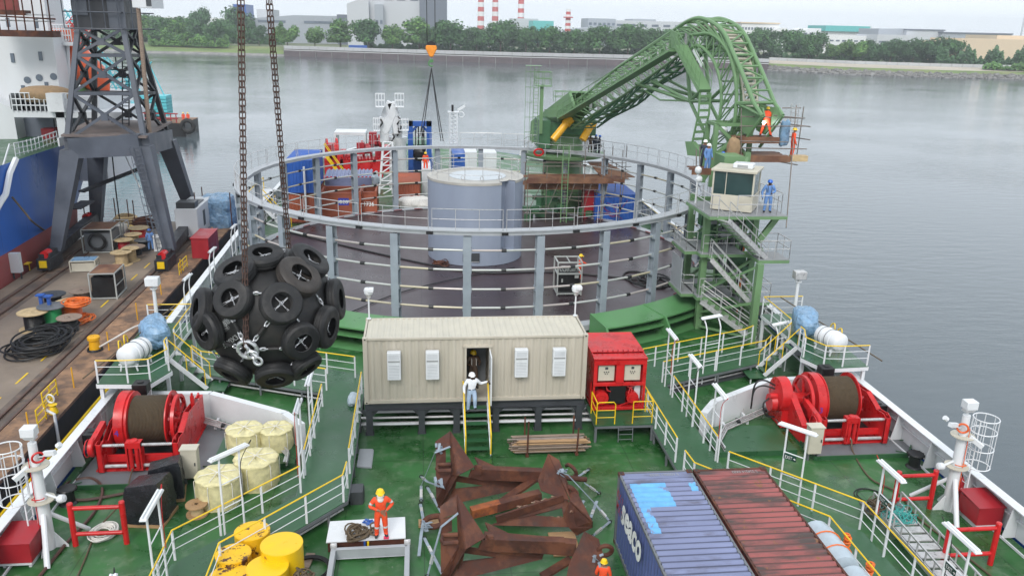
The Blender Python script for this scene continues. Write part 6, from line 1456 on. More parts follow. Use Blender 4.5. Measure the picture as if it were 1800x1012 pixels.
# big caisson behind lower part
a=MB(); a.b2(16.2,19.0,47,49,0,2.0); a.b2(17.0,18.2,45.0,46.6,7.1,9.6); a.build('tower_block',gm,t,smooth=False)
for x in (17.9,20.1):
    for y in (49.3,50.8): a=MB(); a.bar((x,y,7.1),(x,y,10.9),.26,.26); a.build('head_post',gm,t,smooth=False)
for p,q in (((17.9,49.3,7.2),(20.1,49.3,9)),((20.1,49.3,7.2),(17.9,49.3,9)),((17.9,49.3,9),(20.1,49.3,10.9)),((20.1,49.3,9),(17.9,49.3,10.9)),((17.9,50.8,7.2),(20.1,50.8,10.9)),((17.9,49.3,9),(20.1,49.3,9)),((17.9,49.3,10.9),(20.1,49.3,10.9)),((17.9,50.8,10.9),(20.1,50.8,10.9)),((20.1,49.3,10.9),(20.1,50.8,10.9)),((17.9,49.3,10.9),(17.9,50.8,10.9))): a=MB(); a.bar(p,q,.16,.2); a.build('head_brace',gm,t,smooth=False)
# operator cabin
cb=V(1253,290,42.2); x0,x1,y0,y1,z0,z1=15.35,17.55,42.2,44.3,7.1,9.45
t2=thing('operator_cabin','cream operator cabin with dark windows and a roof air conditioner on the tower platform','cabin',(16.4,43,z0))
a=MB(); z1=9.3; a.b2(x0,x1,y0,y1,z0,z0+.85); a.b2(x0-.1,x1+.1,y0-.12,y1+.1,z1-.12,z1)
for x,y in ((x0+.04,y0+.04),(x1-.04,y0+.04),(x0+.04,y1-.04),(x1-.04,y1-.04)): a.b2(x-.045,x+.045,y-.045,y+.045,z0+.85,z1-.12)
a.build('body','cream_roof',t2,smooth=False,bevel=.01)
a=MB(); a.b2(x0+.08,x1-.08,y0+.03,y0+.05,z0+.85,z1-.12); a.build('window','glass_grn',t2,smooth=False); a=MB(); a.b2(x1-.05,x1-.03,y0+.08,y1-.08,z0+.85,z1-.12); a.build('window','glass_dark',t2,smooth=False); a=MB(); a.b2(x0+.03,x0+.05,y0+.08,y1-.08,z0+.85,z1-.12); a.build('window','glass_dark',t2,smooth=False)
a=MB(); a.b2(x0+.7,x0+.74,y0+.0,y0+.03,z0+.85,z1-.12); a.build('window_bar','cream_roof',t2,smooth=False)
a=MB(); a.b2(x0+.9,x0+1.95,y0+.5,y0+1.3,z1,z1+.3); c=a.build('roof_air_conditioner','white_clean',t2,smooth=False,bevel=.06)
a=MB(); a.b2(x0+1.15,x0+1.7,y0+.485,y0+.5,z1+.08,z1+.22); a.build('vent','paint_grey',c,smooth=False)
t2.rotation_euler.z=R_(-31); t2.location.x+=.55
person((18.55,42.1,7.05),R_(-10),'worker in blue coveralls and blue helmet standing at the railing beside the operator cabin','cloth_blue','skin_dark','hat_blue',pose=dict(eL=(.32,0,1.13),wL=(.12,-.2,1.08),eR=(-.36,.0,1.1),wR=(-.34,-.1,.84)),vest='cloth_dark',H=1.78)
# scaffold around the arm end
sc=thing('scaffold','rusty scaffold with plank floors round the lower end of the green arm','scaffold',(19.5,48,7))
def sp(px,py,Y): return V(px,py,Y)
a=MB()
for p,q in (((1303,190,48),(1303,290,48)),((1400,185,49.5),(1382,400,44)),((1413,188,49),(1399,285,49)),((1300,222,48),(1420,222,48)),((1302,205,48),(1415,208,49)),((1300,260,48),(1418,262,48)),((1296,272,48),(1402,290,48)),((1360,203,48),(1410,208,48)),((1224,262,46),(1224,305,46)),((1230,258,46),(1230,300,46)),((1300,248,47.6),(1385,250,48)),((1375,190,49.5),(1408,190,49.5)),((1360,215,50),(1425,223,48)),((1385,240,50),(1424,246,48)),((1300,212,50),(1372,216,50))):
    a.tube(sp(*p),sp(*q),.035,5)
a.build('scaffold_tube','scaff',sc)
a=MB()
for k in range(6): a.tube(sp(1391,190+k*8,49.3),sp(1403,191+k*8,49.3),.02,4)
a.tube(sp(1392,182,49.3),sp(1388,232,49.3),.025,4); a.tube(sp(1405,182,49.3),sp(1400,232,49.3),.025,4); a.build('ladder','galv',sc)
def planks(px0,px1,py,Y,dp,dx=0):
    p,q=V(px0,py,Y),V(px1,py,Y); a=MB(); n_=max(2,int(dp/.3))
    for i in range(n_): a.b2(p.x+random.uniform(-.15,.15)+dx*i,q.x+random.uniform(-.15,.15)+dx*i,Y+i*.3,Y+i*.3+.27,p.z-.03,p.z+.02)
    a.b2(p.x,q.x,Y-.05,Y-.01,p.z-.3,p.z+.08)
    a.build('plank_floor','plank',sc,smooth=False)
planks(1300,1370,243,48.2,1.6); planks(1293,1390,276,47.6,2.4); planks(1216,1250,298,46,1.2)
a=MB(); a.b2(V(1390,275,48).x,V(1418,275,48).x,47.8,48.3,V(1390,276,48).z-.25,V(1390,276,48).z+.1); a.build('board','spool_wood',sc,smooth=False)
one('hanging_tarp',MB().crumple(V(1289,265,47.4),(.3,.22,.62),None,3,.12,22,18,4),'tarp_brown','brown tarpaulin hanging from the scaffold left of the cabin roof','tarpaulin')
one('hanging_tarp',MB().crumple(V(1379,234,48.6),(.24,.15,.62),None,3.5,.12,22,18,5),'tarp_blue','blue tarpaulin hanging in the scaffold between two orange workers','tarpaulin')
fz=V(1345,240,48.6); person(fz,R_(150),'welder in orange coveralls bending over the sparks on the upper scaffold','cloth_orange','skin_tan','hat_yellow',pose=dict(kL=(.2,.02,.5),aL=(.28,.1,.09),tL=(.3,-.05,.045),kR=(-.2,-.05,.5),aR=(-.3,0,.09),tR=(-.33,-.15,.045),chest=(0,-.12,1.28),neck=(0,-.2,1.43),head=(0,-.26,1.53),top=(0,-.27,1.63),sL=(.19,-.13,1.38),sR=(-.19,-.13,1.38),eR=(-.25,-.3,1.2),wR=(-.15,-.5,1.15),eL=(.25,-.3,1.2),wL=(.1,-.5,1.15)),vest='life_orange',H=1.8)
a=MB(); a.blob(V(1343,216,48.4),(.09,.09,.09),10,8,0); one('welding_spark',a,'weld','bright white welding arc in front of the welder','welding arc')
person(V(1391,276,48.2),R_(80),'worker in orange with yellow helmet on the lower scaffold at its right end','cloth_orange','skin_tan','hat_yellow',H=1.75)
person(V(1243,292,46.2)+Vector((0,0,-.3)),R_(20),'worker in blue with white helmet on the planks left of the operator cabin','cloth_blue','skin_tan','hat_white',H=1.6)
person(V(1268,300,46.6)+Vector((0,0,-.5)),R_(70),'worker in blue with blue helmet behind the operator cabin roof','cloth_blue','skin_tan','hat_blue',H=1.6)
person(V(1237,285,47)+Vector((0,0,-.3)),R_(-30),'worker with white helmet at the far left of the planks beside the carousel ring','cloth_dark','skin_tan','hat_white',H=1.6)
a=MB(); q=V(1226,315,44.5); a.tube(q+Vector((0,0,-2)),q+Vector((0,0,.5)),.05,8); a.blob(q+Vector((0,0,.5)),(.2,.2,.22),10,8,.05); a.blob(q+Vector((.1,0,0)),(.2,.15,.18),8,6,.1); one('camera_cluster',a,'white_clean','white cameras on a short post at the right end of the carousel ring','camera')
# ================= GREEN TRUSS ARM =================
A3=Vector((12.3,73,0)); B3=Vector((19.2,49.5,0)); pn=Vector(((B3-A3).y,-(B3-A3).x,0)).normalized(); 
if pn.x<0: pn=-pn
def AP(px,py,off=0): return PL(px,py,A3,pn)+pn*off
arm=thing('lattice_boom_crane','green lattice loading arm arching over from the pedestal crane to the tower','lattice arm',(13,72,6))
WA=1.5
def tb(p,q,r=.1,n=7): arm_mb.tube(p,q,r,n)
up1=[AP(*p) for p in ((975,212),(1088,117),(1192,48))]
archA=[AP(*p) for p in curve_pts([(1192,48,0),(1210,37,0),(1228,32,0),(1247,37,0),(1264,48,0),(1276,64,0),(1285,84,0),(1294,105,0),(1304,127,0),(1325,181,0)],3) for p in [(p[0],p[1])]]
lowA=[AP(*p) for p in ((1005,226),(1100,165),(1205,90))]
inner=[AP(p[0],p[1]) for p in curve_pts([(1205,92,0),(1228,80,0),(1252,103,0),(1264,134,0),(1268,165,0),(1265,205,0),(1250,250,0),(1240,272,0)],3)]
mid_=[AP(p[0],p[1]) for p in curve_pts([(1215,62,0),(1250,60,0),(1277,85,0),(1290,122,0),(1295,165,0),(1291,215,0),(1280,250,0)],3)]
O=pn*WA
for pts,r in ((up1,.11),(lowA,.1),(archA,.13),(inner,.1),(mid_,.12)):
    for o in (Vector((0,0,0)),O):
        arm_mb=MB(); arm_mb.path([p+o for p in pts],r,8); arm_mb.build('chord_tube',gm,arm)
def resamp(pts,k):
    d=[0]
    for a_,b_ in zip(pts[:-1],pts[1:]): d.append(d[-1]+(b_-a_).length)
    out=[]
    for i in range(k+1):
        s=d[-1]*i/k; j=0
        while j<len(d)-2 and d[j+1]<s: j+=1
        out.append(pts[j].lerp(pts[j+1],(s-d[j])/max(1e-9,d[j+1]-d[j])))
    return out
arm_mb=MB(); U=resamp(up1,18); Lw=resamp(lowA,18)
for i in range(18):
    for o in (Vector((0,0,0)),O): tb(U[i]+o,Lw[i+1 if i%2 else i]+o,.055,5); tb(U[i]+o,Lw[i+1]+o,.05,5)
    tb(U[i],U[i]+O,.05,5); tb(Lw[i],Lw[i]+O,.05,5); tb(U[i],U[i+1]+O,.045,5); tb(Lw[i]+O,Lw[i+1],.045,5)
arm_mb.build('boom_lattice',gm,arm)
arm_mb=MB(); A_s=resamp(archA,12); M_s=resamp(mid_,12); I_s=resamp(inner,12)
for i in range(13):
    tb(A_s[i],A_s[i]+O,.075,6); tb(M_s[i],M_s[i]+O,.05,5); tb(I_s[i],I_s[i]+O,.05,5)
    if i<12:
        tb(A_s[i],A_s[i+1]+O,.06,6) if i%2 else tb(A_s[i]+O,A_s[i+1],.06,6)
    for o in (Vector((0,0,0)),O):
        if i<10: tb(A_s[i]+o,M_s[i]+o,.06,6); 
        tb(M_s[i]+o,I_s[i]+o,.05,5)
        if i<12: tb(M_s[i]+o,I_s[i+1]+o,.045,5); 
        if i<9: tb(A_s[i]+o,M_s[i+1]+o,.05,5)
arm_mb.build('arch_lattice',gm,arm)
arm_mb=MB(); e=AP(1325,181); 
for o in (Vector((0,0,0)),O): tb(e+o,AP(1297,182)+o,.12,7); tb(e+o,AP(1340,204)+o,.12,7); tb(AP(1340,204)+o,AP(1300,260)+o,.1,7); tb(AP(1297,182)+o,AP(1340,204)+o,.1)
arm_mb.build('end_frame',gm,arm)
arm_mb=MB(); arm_mb.prism([AP(1296,186,.2),AP(1335,190,.2),AP(1338,205,.2),AP(1310,238,.2),AP(1296,230,.2)],pn*.12); arm_mb.prism([AP(1296,186,1.4),AP(1335,190,1.4),AP(1338,205,1.4),AP(1310,238,1.4),AP(1296,230,1.4)],pn*.12); arm_mb.build('gusset_plate',gm,arm,smooth=False)
# roller path (cream)
arm_mb=MB(); RP=resamp([p*.5+q*.5 for p,q in zip(resamp(archA,20),resamp(mid_,20))],30)
for i,p in enumerate(RP):
    arm_mb.tube(p+pn*.35,p+pn*1.25,.09,8)
arm_mb.build('guide_roller','cream_roof',arm)
arm_mb=MB(); arm_mb.path([p+pn*.3 for p in RP],.06,6); arm_mb.path([p+pn*1.3 for p in RP],.06,6); arm_mb.build('roller_rail','cream_roof',arm)
arm_mb=MB(); BR=resamp([p*.5+q*.5 for p,q in zip(U,Lw)],16)
for i,p in enumerate(BR[4:]): arm_mb.tube(p+pn*.35+Vector((0,0,-.3)),p+pn*.35+Vector((0,0,.6)),.12,8); arm_mb.tube(p+pn*1.1+Vector((0,0,-.3)),p+pn*1.1+Vector((0,0,.6)),.12,8)
arm_mb.build('guide_roller','galv',arm)
# walkway under the boom, with hand rail
W0=AP(975,235,-.15); 
wk=[AP(1003,206,-.9),AP(1205,87,-.9)]
arm_mb=MB(); arm_mb.bar(wk[0]+Vector((0,0,-.1)),wk[1]+Vector((0,0,-.1)),.8,.12)
for i in range(46): p=wk[0].lerp(wk[1],i/45); arm_mb.bar(p-pn*.4+Vector((0,0,.02)),p+pn*.4+Vector((0,0,.02)),.06,.05)
arm_mb.build('walkway',gm,arm,smooth=False)
arm_mb=MB()
for o in (-.4,.4):
    for h in (.5,.95): arm_mb.tube(wk[0]+pn*o+Vector((0,0,h)),wk[1]+pn*o+Vector((0,0,h)),.03,5)
    for i in range(16): p=wk[0].lerp(wk[1],i/15)+pn*o; arm_mb.tube(p,p+Vector((0,0,.95)),.026,5)
arm_mb.build('hand_rail',gm,arm)
arm_mb=MB(); arm_mb.plate([AP(1190,52,-.5),AP(1204,60,-.5),AP(1206,88,-.5),AP(1192,96,-.5)],.06); arm_mb.build('end_panel',gm,arm,smooth=False)
# descending box walkway + ladder
p0,p1=AP(1213,82,-.7),AP(1255,160,-.7); arm_mb=MB(); arm_mb.bar(p0,p1,.9,.25,up=(0,0,1)); arm_mb.build('stair_casing',gm,arm,smooth=False)
arm_mb=MB()
for o in (-.45,.45):
    for h in (.6,1.1): arm_mb.tube(p0+pn*o+Vector((0,0,h)),p1+pn*o+Vector((0,0,h)),.025,5)
    for i in range(7): p=p0.lerp(p1,i/6)+pn*o; arm_mb.tube(p,p+Vector((0,0,1.1)),.02,5)
arm_mb.build('hand_rail',gm,arm)
arm_mb=MB(); arm_mb.bar(p0.lerp(p1,.25)+pn*.5+Vector((0,0,.45)),p0.lerp(p1,.62)+pn*.5+Vector((0,0,.45)),.16,.18); arm_mb.build('tube_lamp','white_clean',arm,smooth=False)
q0,q1,q2=AP(1254,163,-.6),AP(1251,200,-.6),AP(1237,262,-.6); arm_mb=MB()
for a_,b_ in ((q0,q1),(q1,q2)):
    for o in (-.4,.4): arm_mb.tube(a_+pn*o,b_+pn*o,.07,6)
    k=int((b_-a_).length/.42)
    for i in range(k): c=a_.lerp(b_,(i+.5)/k); arm_mb.bar(c-pn*.4,c+pn*.4,.1,.16)
arm_mb.build('ladder',gm,arm,smooth=False)
arm_mb=MB(); arm_mb.plate([AP(1228,248,-.9),AP(1240,248,-.9),AP(1262,275,-.9),AP(1232,272,-.9)],.3); arm_mb.build('foot_platform',gm,arm,smooth=False)
# underside bracing frame
N_=AP(1213,178); arm_mb=MB()
for o in (Vector((0,0,0)),O):
    tb(AP(1118,147)+o,N_+o,.13); tb(N_+o,AP(1207,95)+o,.13); tb(N_+o,AP(1245,178)+o,.12); tb(N_+o,AP(1240,152)+o,.12); tb(N_+o,AP(1246,248)+o,.12); tb(AP(1135,160)+o,AP(1160,176)+o,.06); tb(AP(1160,176)+o,N_+o,.06); tb(AP(1145,142)+o,N_+o,.11)
tb(N_,N_+O,.13); arm_mb.build('underframe',gm,arm)
arm_mb=MB(); lp=[AP(*p) for p in ((1010,250),(1070,240),(1098,183),(1205,95))]
Lb=resamp([AP(1022,225),AP(1045,208),AP(1096,182),AP(1128,150),AP(1205,106)],12)
for i in range(12):
    for o in (Vector((0,0,0)),O): tb(Lb[i]+o,Lb[i+1]+o,.08,6); tb(Lb[i]+o,Lw[min(18,int(5+i*1.1))]+o,.05,5); tb(Lb[i]+o,Lw[min(18,int(6+i*1.1))]+o,.05,5)
    tb(Lb[i],Lb[i]+O,.05,5)
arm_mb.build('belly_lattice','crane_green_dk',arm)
a=MB(); a.blob(AP(1278,230,-.3),(.3,.3,.27),14,10,0); a.build('dome','white_clean',arm)
# root of the arm
arm_mb=MB()
for o in (-.3,1.7): arm_mb.plate([AP(938,250,o),AP(940,215,o),AP(985,182,o),AP(1008,163,o),AP(1016,188,o),AP(994,206,o),AP(978,232,o),AP(972,250,o)],.25)
arm_mb.plate([AP(938,215,-.3),AP(938,215,1.7),AP(1008,162,1.7),AP(1008,162,-.3)],.15)
arm_mb.build('root_housing',gm,arm,smooth=False)
arm_mb=MB(); arm_mb.plate([AP(975,192,-.6),AP(1022,192,-.6),AP(1010,206,-.6),AP(982,206,-.6)],.9); arm_mb.build('side_box',gm,arm,smooth=False)
# pedestal crane base
ped=thing('arm_pedestal','green slewing pedestal with a round platform carrying the lattice arm','pedestal',(13,74,0))
a=MB(); a.lathe([(2.0,0),(1.8,5.2),(3.6,5.35),(3.7,5.6),(1.7,5.65),(1.7,7.2),(2.2,7.4)],(12.9,74.2,0),n=28); a.build('column',gm,ped,ang=30)
a=MB(); a.b2(10.4,15.4,72.4,76,7.3,8.4); a.b2(10.3,11.3,72,75,6.2,8.6); a.build('slew_platform','crane_green_dk',ped,smooth=False)
g_=MB()
for h in (.55,1.05): g_.torus((12.9,74.2,5.62+h),(0,0,1),3.6,.03,30,5)
for i in range(20): th=2*PI*i/20; g_.tube((12.9+3.6*math.cos(th),74.2+3.6*math.sin(th),5.62),(12.9+3.6*math.cos(th),74.2+3.6*math.sin(th),6.67),.025,5)
g_.build('platform_rail','galv',ped)
for k,(p,q) in enumerate((((972,246,70.5),(1003,208,71)),((1024,246,70.5),(1042,214,71)))):
    a=MB(); p,q=V(*p),V(*q); a.tube(p,p.lerp(q,.75),.32,14); a.tube(p.lerp(q,.72),q,.42,14); a.build('hydraulic_cylinder','cyl_yellow',ped)
a=MB(); tx=V(948,150,72); tb0=V(950,235,72); a.bar(tb0,Vector((tb0.x,72,tx.z)),.28,.28); a.b2(tx.x-.3,tx.x+1.0,71.6,72.6,tx.z-.1,tx.z); a.build('mast_post',gm,ped,smooth=False)
a=MB(); zt=V(935,115,72).z
lx=V(940,200,72).x
for s in (-.2,.2): a.bar((lx+s,71.6,tb0.z-.8),(lx+s,71.6,zt),.05,.05)
for k in range(22): a.tube((lx-.2,71.6,tb0.z-.6+k*.3),(lx+.2,71.6,tb0.z-.6+k*.3),.02,4)
a.build('ladder',gm,ped)
a=MB(); cx_=lx-.55
for k in range(5): a.b2(cx_-.4,cx_+.4,71.2,71.22,tb0.z+.2+k*1.25,tb0.z+.24+k*1.25)
for s in (-.4,0): a.bar((cx_+s,71.2,tb0.z-.4),(cx_+s,71.2,zt),.03,.03)
a.b2(lx-.9,lx+.4,71.2,72.2,zt-.03,zt); a.build('ladder_cage',gm,ped,smooth=False)
def hoop(o,w,d,z,h): 
    g_=MB()
    for hh in (h,h/2): g_.path([o+Vector((0,0,hh)),o+Vector((w,0,hh)),o+Vector((w,d,hh)),o+Vector((0,d,hh))],.03,5,closed=True)
    for x in (0,w/2,w):
        for y in (0,d): g_.tube(o+Vector((x,y,0)),o+Vector((x,y,h)),.025,5)
    return g_
hoop(Vector((tx.x-.3,71.6,tx.z)),1.3,1,0,1.1).build('top_rail',gm,ped); 
hoop(AP(980,180,-.2),1.6,1.2,0,.9).build('top_rail',gm,ped)
# scaffold planks round the pedestal
sc2=thing('scaffold','brown plank scaffold with thin tubes round the foot of the green pedestal','scaffold',(13,69,0))
a=MB()
for z,x0,x1,y0 in ((4.15,8.9,17.6,68.6),(3.5,8.8,15.5,69.3)):
    for i in range(6): a.b2(x0+random.uniform(-.3,.3),x1+random.uniform(-.4,.1),y0+i*.3,y0+i*.3+.27,z+.04*(i%2),z+.06+.04*(i%2))
    a.b2(x0,x1-.3,y0-.06,y0-.01,z-.4,z)
a.prism([(15.4,69,4.2),(18.3,69,4.2),(16.2,71.5,5.1),(14.6,71.5,5.1)],(0,0,.06))
a.build('plank_floor','plank',sc2,smooth=False)
a=MB()
for x in (9,10.6,12.2,13.8,15.4,17):
    for y in (68.6,70.6): a.tube((x,y,0),(x,y,6.6 if x>13 and y<69 else 5.2),.035,5)
for z in (1.2,2.6,4.1,5.2):
    for y in (68.6,70.6): a.tube((8.8,y,z),(17.8,y,z),.03,5)
for i in range(6): a.tube((9+1.6*i,68.6,1.2),(10.3+1.4*i,68.6,4.0),.03,5)
for k,x in enumerate((16.2,17.4)): a.tube((x,68.9,4),(x,68.9,6.9),.03,5)
a.tube((15.4,68.9,6),(18,68.9,4.6),.03,5); a.build('scaffold_tube','scaff',sc2)
a=MB(); random.seed(31)
for i in range(16): a.box((random.uniform(9,15),random.uniform(69,71),random.uniform(.3,3.3)),(random.uniform(.3,.9),.5,random.uniform(.3,.7)),rz=random.uniform(0,1))
a.build('pipework','crane_green_dk',sc2,smooth=False)
a=MB(); 
for s in (-.25,.25): a.bar((12.1+s,68.3,0),(12.1+s,68.3,7),.08,.06)
for i in range(22): a.tube((11.85,68.3,.3+.31*i),(12.35,68.3,.3+.31*i),.02,4)
a.build('ladder','crane_green',sc2)
one('life_ring',MB().torus(V(947,268,70.5),(0,1,.3),.3,.09,18,6,sx=1.3),'red','red and white life ring bundle on the round green platform','life ring')
for k,(px,py,Y,m_,h_,l) in enumerate(((1030,262,71.5,'cloth_white','hat_white','worker in white leaning at the pedestal platform railing'),(1037,262,73,'cloth_brown','hat_yellow','worker in brown with yellow helmet behind the right yellow cylinder'),(1046,262,73,'cloth_dark','hat_blue','dark dressed worker standing between two others behind the yellow cylinder'),(1053,264,72.5,'cloth_dark','hat_blue','dark dressed worker at the right end of the pedestal platform'))):
    p=V(px,py,Y); person(Vector((p.x,Y,5.62)),R_(-60+50*k),l,m_,'skin_dark',h_,H=1.72)
# ================= FOREDECK BEHIND THE CAROUSEL =================
t=container(-11.15,-8.7,70.0,76.1,0,2.6,'rust brown container under the bright blue one, left behind the carousel','rust_cont','rust_cont','rust')
t=container(-11.15,-8.7,70.0,76.1,2.62,5.4,'bright blue container stacked on the rust brown one behind the carousel','navy','navy','navy')
one('white_post',MB().tube((-9.55,69.7,.3),(-9.55,69.7,4.9),.09,8),'white','white vertical pipe in front of the stacked containers','pipe')
def skip(x0,x1,y0,y1,h,lab,txt,tx,col):
    t=thing('open_top_skip',lab,'skip',((x0+x1)/2,y0,0),'rust red open containers'); a=MB()
    for (p,q) in (((x0,y0),(x1,y0)),((x1,y0),(x1,y1)),((x1,y1),(x0,y1)),((x0,y1),(x0,y0))):
        a.bar((*p,h/2),(*q,h/2),.08,h); 
        a.bar((*p,h),(*q,h),.16,.14); a.bar((*p,.1),(*q,.1),.14,.2)
    for x in (x0,x1):
        for y in (y0,y1): a.b2(x-.1,x+.1,y-.1,y+.1,0,h+.15)
    a.b2(x0,x1,y0,y1,.05,.1); a.build('body',col,t,smooth=False)
    a=MB(); 
    if txt=='OEG': a.mi=0; a.b2(tx-.45,tx+.45,y0-.06,y0-.045,h*.55,h*.55+.62); text_mb(a,txt,(tx-.38,y0-.07,h*.55+.15),(1,0,0),(0,0,1),.3,.01,width=.75,bold=.02,mi=1); a.build('company_sign',['paint_blue','paint_white'],t,smooth=False)
    else: text_mb(a,txt,(tx-.4,y0-.06,h*.45),(1,0,0),(0,0,1),.4,.01,width=.85,bold=.02); a.build('lettering','paint_white',t,smooth=False)
    return t
skip(-8.5,-5.2,71.6,74.5,2.3,'rust red open skip with a blue and white company sign','OEG',-6.6,'rust_cont')
skip(-5.1,-3.9,72.5,75.5,2.2,'rust red open skip with the number 1736 on its end','1736',-4.5,'rust_cont')
a=MB(); a.corr((-8.6,76,2.9),(1,0,0),(0,1,.15),(0,0,1),4.2,2.2,.35,.1); a.b2(-8.6,-4.4,75.9,76,.1,2.88); one('corrugated_cover',a,'blue_roof','pale blue corrugated cover behind the rust red skips','cover',smooth=False)
a=MB(); a.blob((-4.0,75.6,2.9),(.35,.4,.6),10,7,.25); one('white_bundle',a,'tarp_grey','white crumpled bundle at the right end of the corrugated cover','bundle')
# red deck machinery
t=thing('red_windlass','big red deck machine with yellow stairs behind the rust red skips','windlass',(-5,88,0))
a=MB(); a.b2(-8.3,-3.9,88,90.5,.8,2.7); a.b2(-8.6,-8.0,88,92,0,3.2); a.b2(-3.9,-2.2,88.5,91,1.2,3.9); a.build('base','red',t,smooth=False)
a=MB()
for x,z,r in ((-5.6,3.6,.9),(-4.6,4.3,.8),(-7.4,2.9,.6)): a.lathe([(0,-.5),(r,-.5),(r,-.3),(r*.6,-.3),(r*.6,.3),(r,.3),(r,.5),(0,.5)],(x,89.5,z),(1,0,.1),18,caps=False)
for x,y,z in ((-4.9,89,4.9),(-6.2,89,3.8),(-9.6,90,3.5),(-4.3,89,3.3)): a.b2(x-.4,x+.4,y-.4,y+.4,z-.7,z+.5)
for i in range(12): a.tube((-8.2+.35*i,87.9,2.7),(-8.2+.35*i,87.9,3.0),.08,6)
a.build('machinery','red_dark',t)
stair_=MB()
for y in (86.2,87): stair_.bar((-9.7,y,3.5),(-7.6,y,.4),.06,.2); stair_.tube((-9.7,y,4.5),(-7.6,y,1.4),.05,5)
for i in range(8): stair_.tube((-9.6+.26*i,86.2,3.4-.38*i),(-9.6+.26*i,87,3.4-.38*i),.04,4)
stair_.build('stairs','yellow',t)
t=thing('red_reel','round red reel machine on the left, behind the blue container','reel',(-10,90,0)); a=MB(); a.b2(-10.6,-8.4,90,92,0,.3); a.build('base','red_dark',t,smooth=False); a=MB(); a.lathe([(0,-.6),(1.3,-.6),(1.3,-.45),(.8,-.45),(.8,.45),(1.3,.45),(1.3,.6),(0,.6)],(-9.4,91,3.2),(1,.2,0),22,caps=False); a.b2(-10.2,-8.8,90.4,91.6,0,2.4); a.build('drum','red',t)
# white shelter
t=thing('deck_shelter','small white shelter with open sides behind the red deck machine','shelter',(-7.5,96,0)); a=MB()
for x in (-9.5,-6.2):
    for y in (96,99): a.b2(x-.12,x+.12,y-.12,y+.12,0,4.2)
a.b2(-9.6,-6.1,95.9,99.1,4.2,4.5); a.b2(-9.5,-9.4,96,99,1,4.2); a.build('frame','white',t,smooth=False)
# pale green raised platform (helideck like) with rail
t=thing('foredeck_platform','pale green raised platform with white railing between the posts','platform',(-2.5,97,0)); a=MB(); a.b2(-5.8,.8,94,100,3.2,3.5); a.build('plate','deck_far',t,smooth=False); a=MB()
for x in (-5.6,.6): a.b2(x-.1,x+.1,94,94.2,0,3.2)
for h in (4.0,4.5): a.tube((-5.8,94,h),(.8,94,h),.04,5)
for i in range(8): a.tube((-5.8+.94*i,94,3.5),(-5.8+.94*i,94,4.5),.035,5)
a.build('rail','white',t)
# white knuckle-boom crane
wc=thing('knuckle_boom_crane','white folded knuckle boom crane with caged platforms behind the carousel','crane',(-2.5,86,0))
def q(px,py,Y=86): return V(px,py,Y)
a=MB(); a.lathe([(1.0,0),(.85,4.5),(.95,4.7),(.95,5.2)],(q(700,300).x,87,0),n=20); a.b2(q(690,240).x,q(706,240).x,86.3,88,q(690,262).z,q(700,222).z); a.build('pedestal','white_clean',wc)
a=MB()
for (p,r) in (((676,250),(675,205)),((676,205),(688,180)),((688,180),(696,205)),((696,205),(700,235))): a.bar(q(*p),q(*r),.9,.7,up=(0,1,0))
a.prism([q(668,225,85.6),q(682,200,85.6),(q(690,178,85.6)),q(697,200,85.6),q(684,232,85.6),q(676,238,85.6)],(0,.8,0)); a.build('boom','white_clean',wc,smooth=False,bevel=.05)
a=MB(); lx0,lx1=q(662,370,84),q(672,268,85)
for o in (0,1.5):
    a.tube(q(664,372,83)+Vector((o,0,0)),q(674,250,84)+Vector((o*.6,0,0)),.12,6)
    for i in range(9):
        u0,u1=q(664,372,83).lerp(q(674,250,84),i/9),q(664,372,83).lerp(q(674,250,84),(i+1)/9)
        if o==0: a.tube(u0,u1+Vector((1.5-.6*(i+1)/9,0,0)),.07,5); a.tube(u1,u1+Vector((1.5-.6*(i+1)/9,0,0)),.07,5)
a.build('lattice_jib','white_clean',wc)
for (x0,y0,x1,y1) in ((660,165,676,188),(694,165,710,188),(656,208,668,230),(702,210,718,229)):
    a=MB(); p_,r_=q(x0,y0,85),q(x1,y1,85)
    for z in (p_.z,(p_.z+r_.z)/2,r_.z): a.path([Vector((p_.x,84.6,z)),Vector((r_.x,84.6,z)),Vector((r_.x,85.6,z)),Vector((p_.x,85.6,z))],.035,5,closed=True)
    for i in range(4):
        x=p_.x+(r_.x-p_.x)*i/3; a.tube((x,84.6,p_.z),(x,84.6,r_.z),.025,5); a.tube((x,85.6,p_.z),(x,85.6,r_.z),.025,5)
    a.b2(p_.x,r_.x,84.6,85.6,r_.z-.04,r_.z); a.build('cage','white_clean',wc)
a=MB()
for px,py in ((700,205),(700,225),(690,235),(669,210),(702,218)): a.path(curve_pts([q(px,py,85.4),q(px+3,py+6,85.3),q(px-2,py+14,85.4)],4),.09,5)
a.build('hydraulic_hose','black',wc)
# rust flat top container + white boxes
t=container(q(690,0,77).x,q(737,0,77).x,76.3,82.4,0,2.3,'rust orange container in the middle behind the carousel posts','rust_cont','rust_cont','rust')
a=MB(); a.b2(q(738,0,80).x,q(755,0,80).x,79,84,0,3.2); one('white_locker',a,'white','white locker between the rust orange container and the hub','locker',smooth=False)
a=MB(); random.seed(8)
for x in (718,730,742): a.crumple(q(x,357,75.5),(.75,.7,.5),None,2.5,.12,20,14,x)
one('white_bags',a,'rope_white','heap of white sacks on the deck left of the hub','sacks')
person(V(748,272,79.5)+Vector((0,0,-1.5)),R_(10),'far worker in orange standing on the locker near the hub','cloth_orange','skin_tan','hat_yellow')
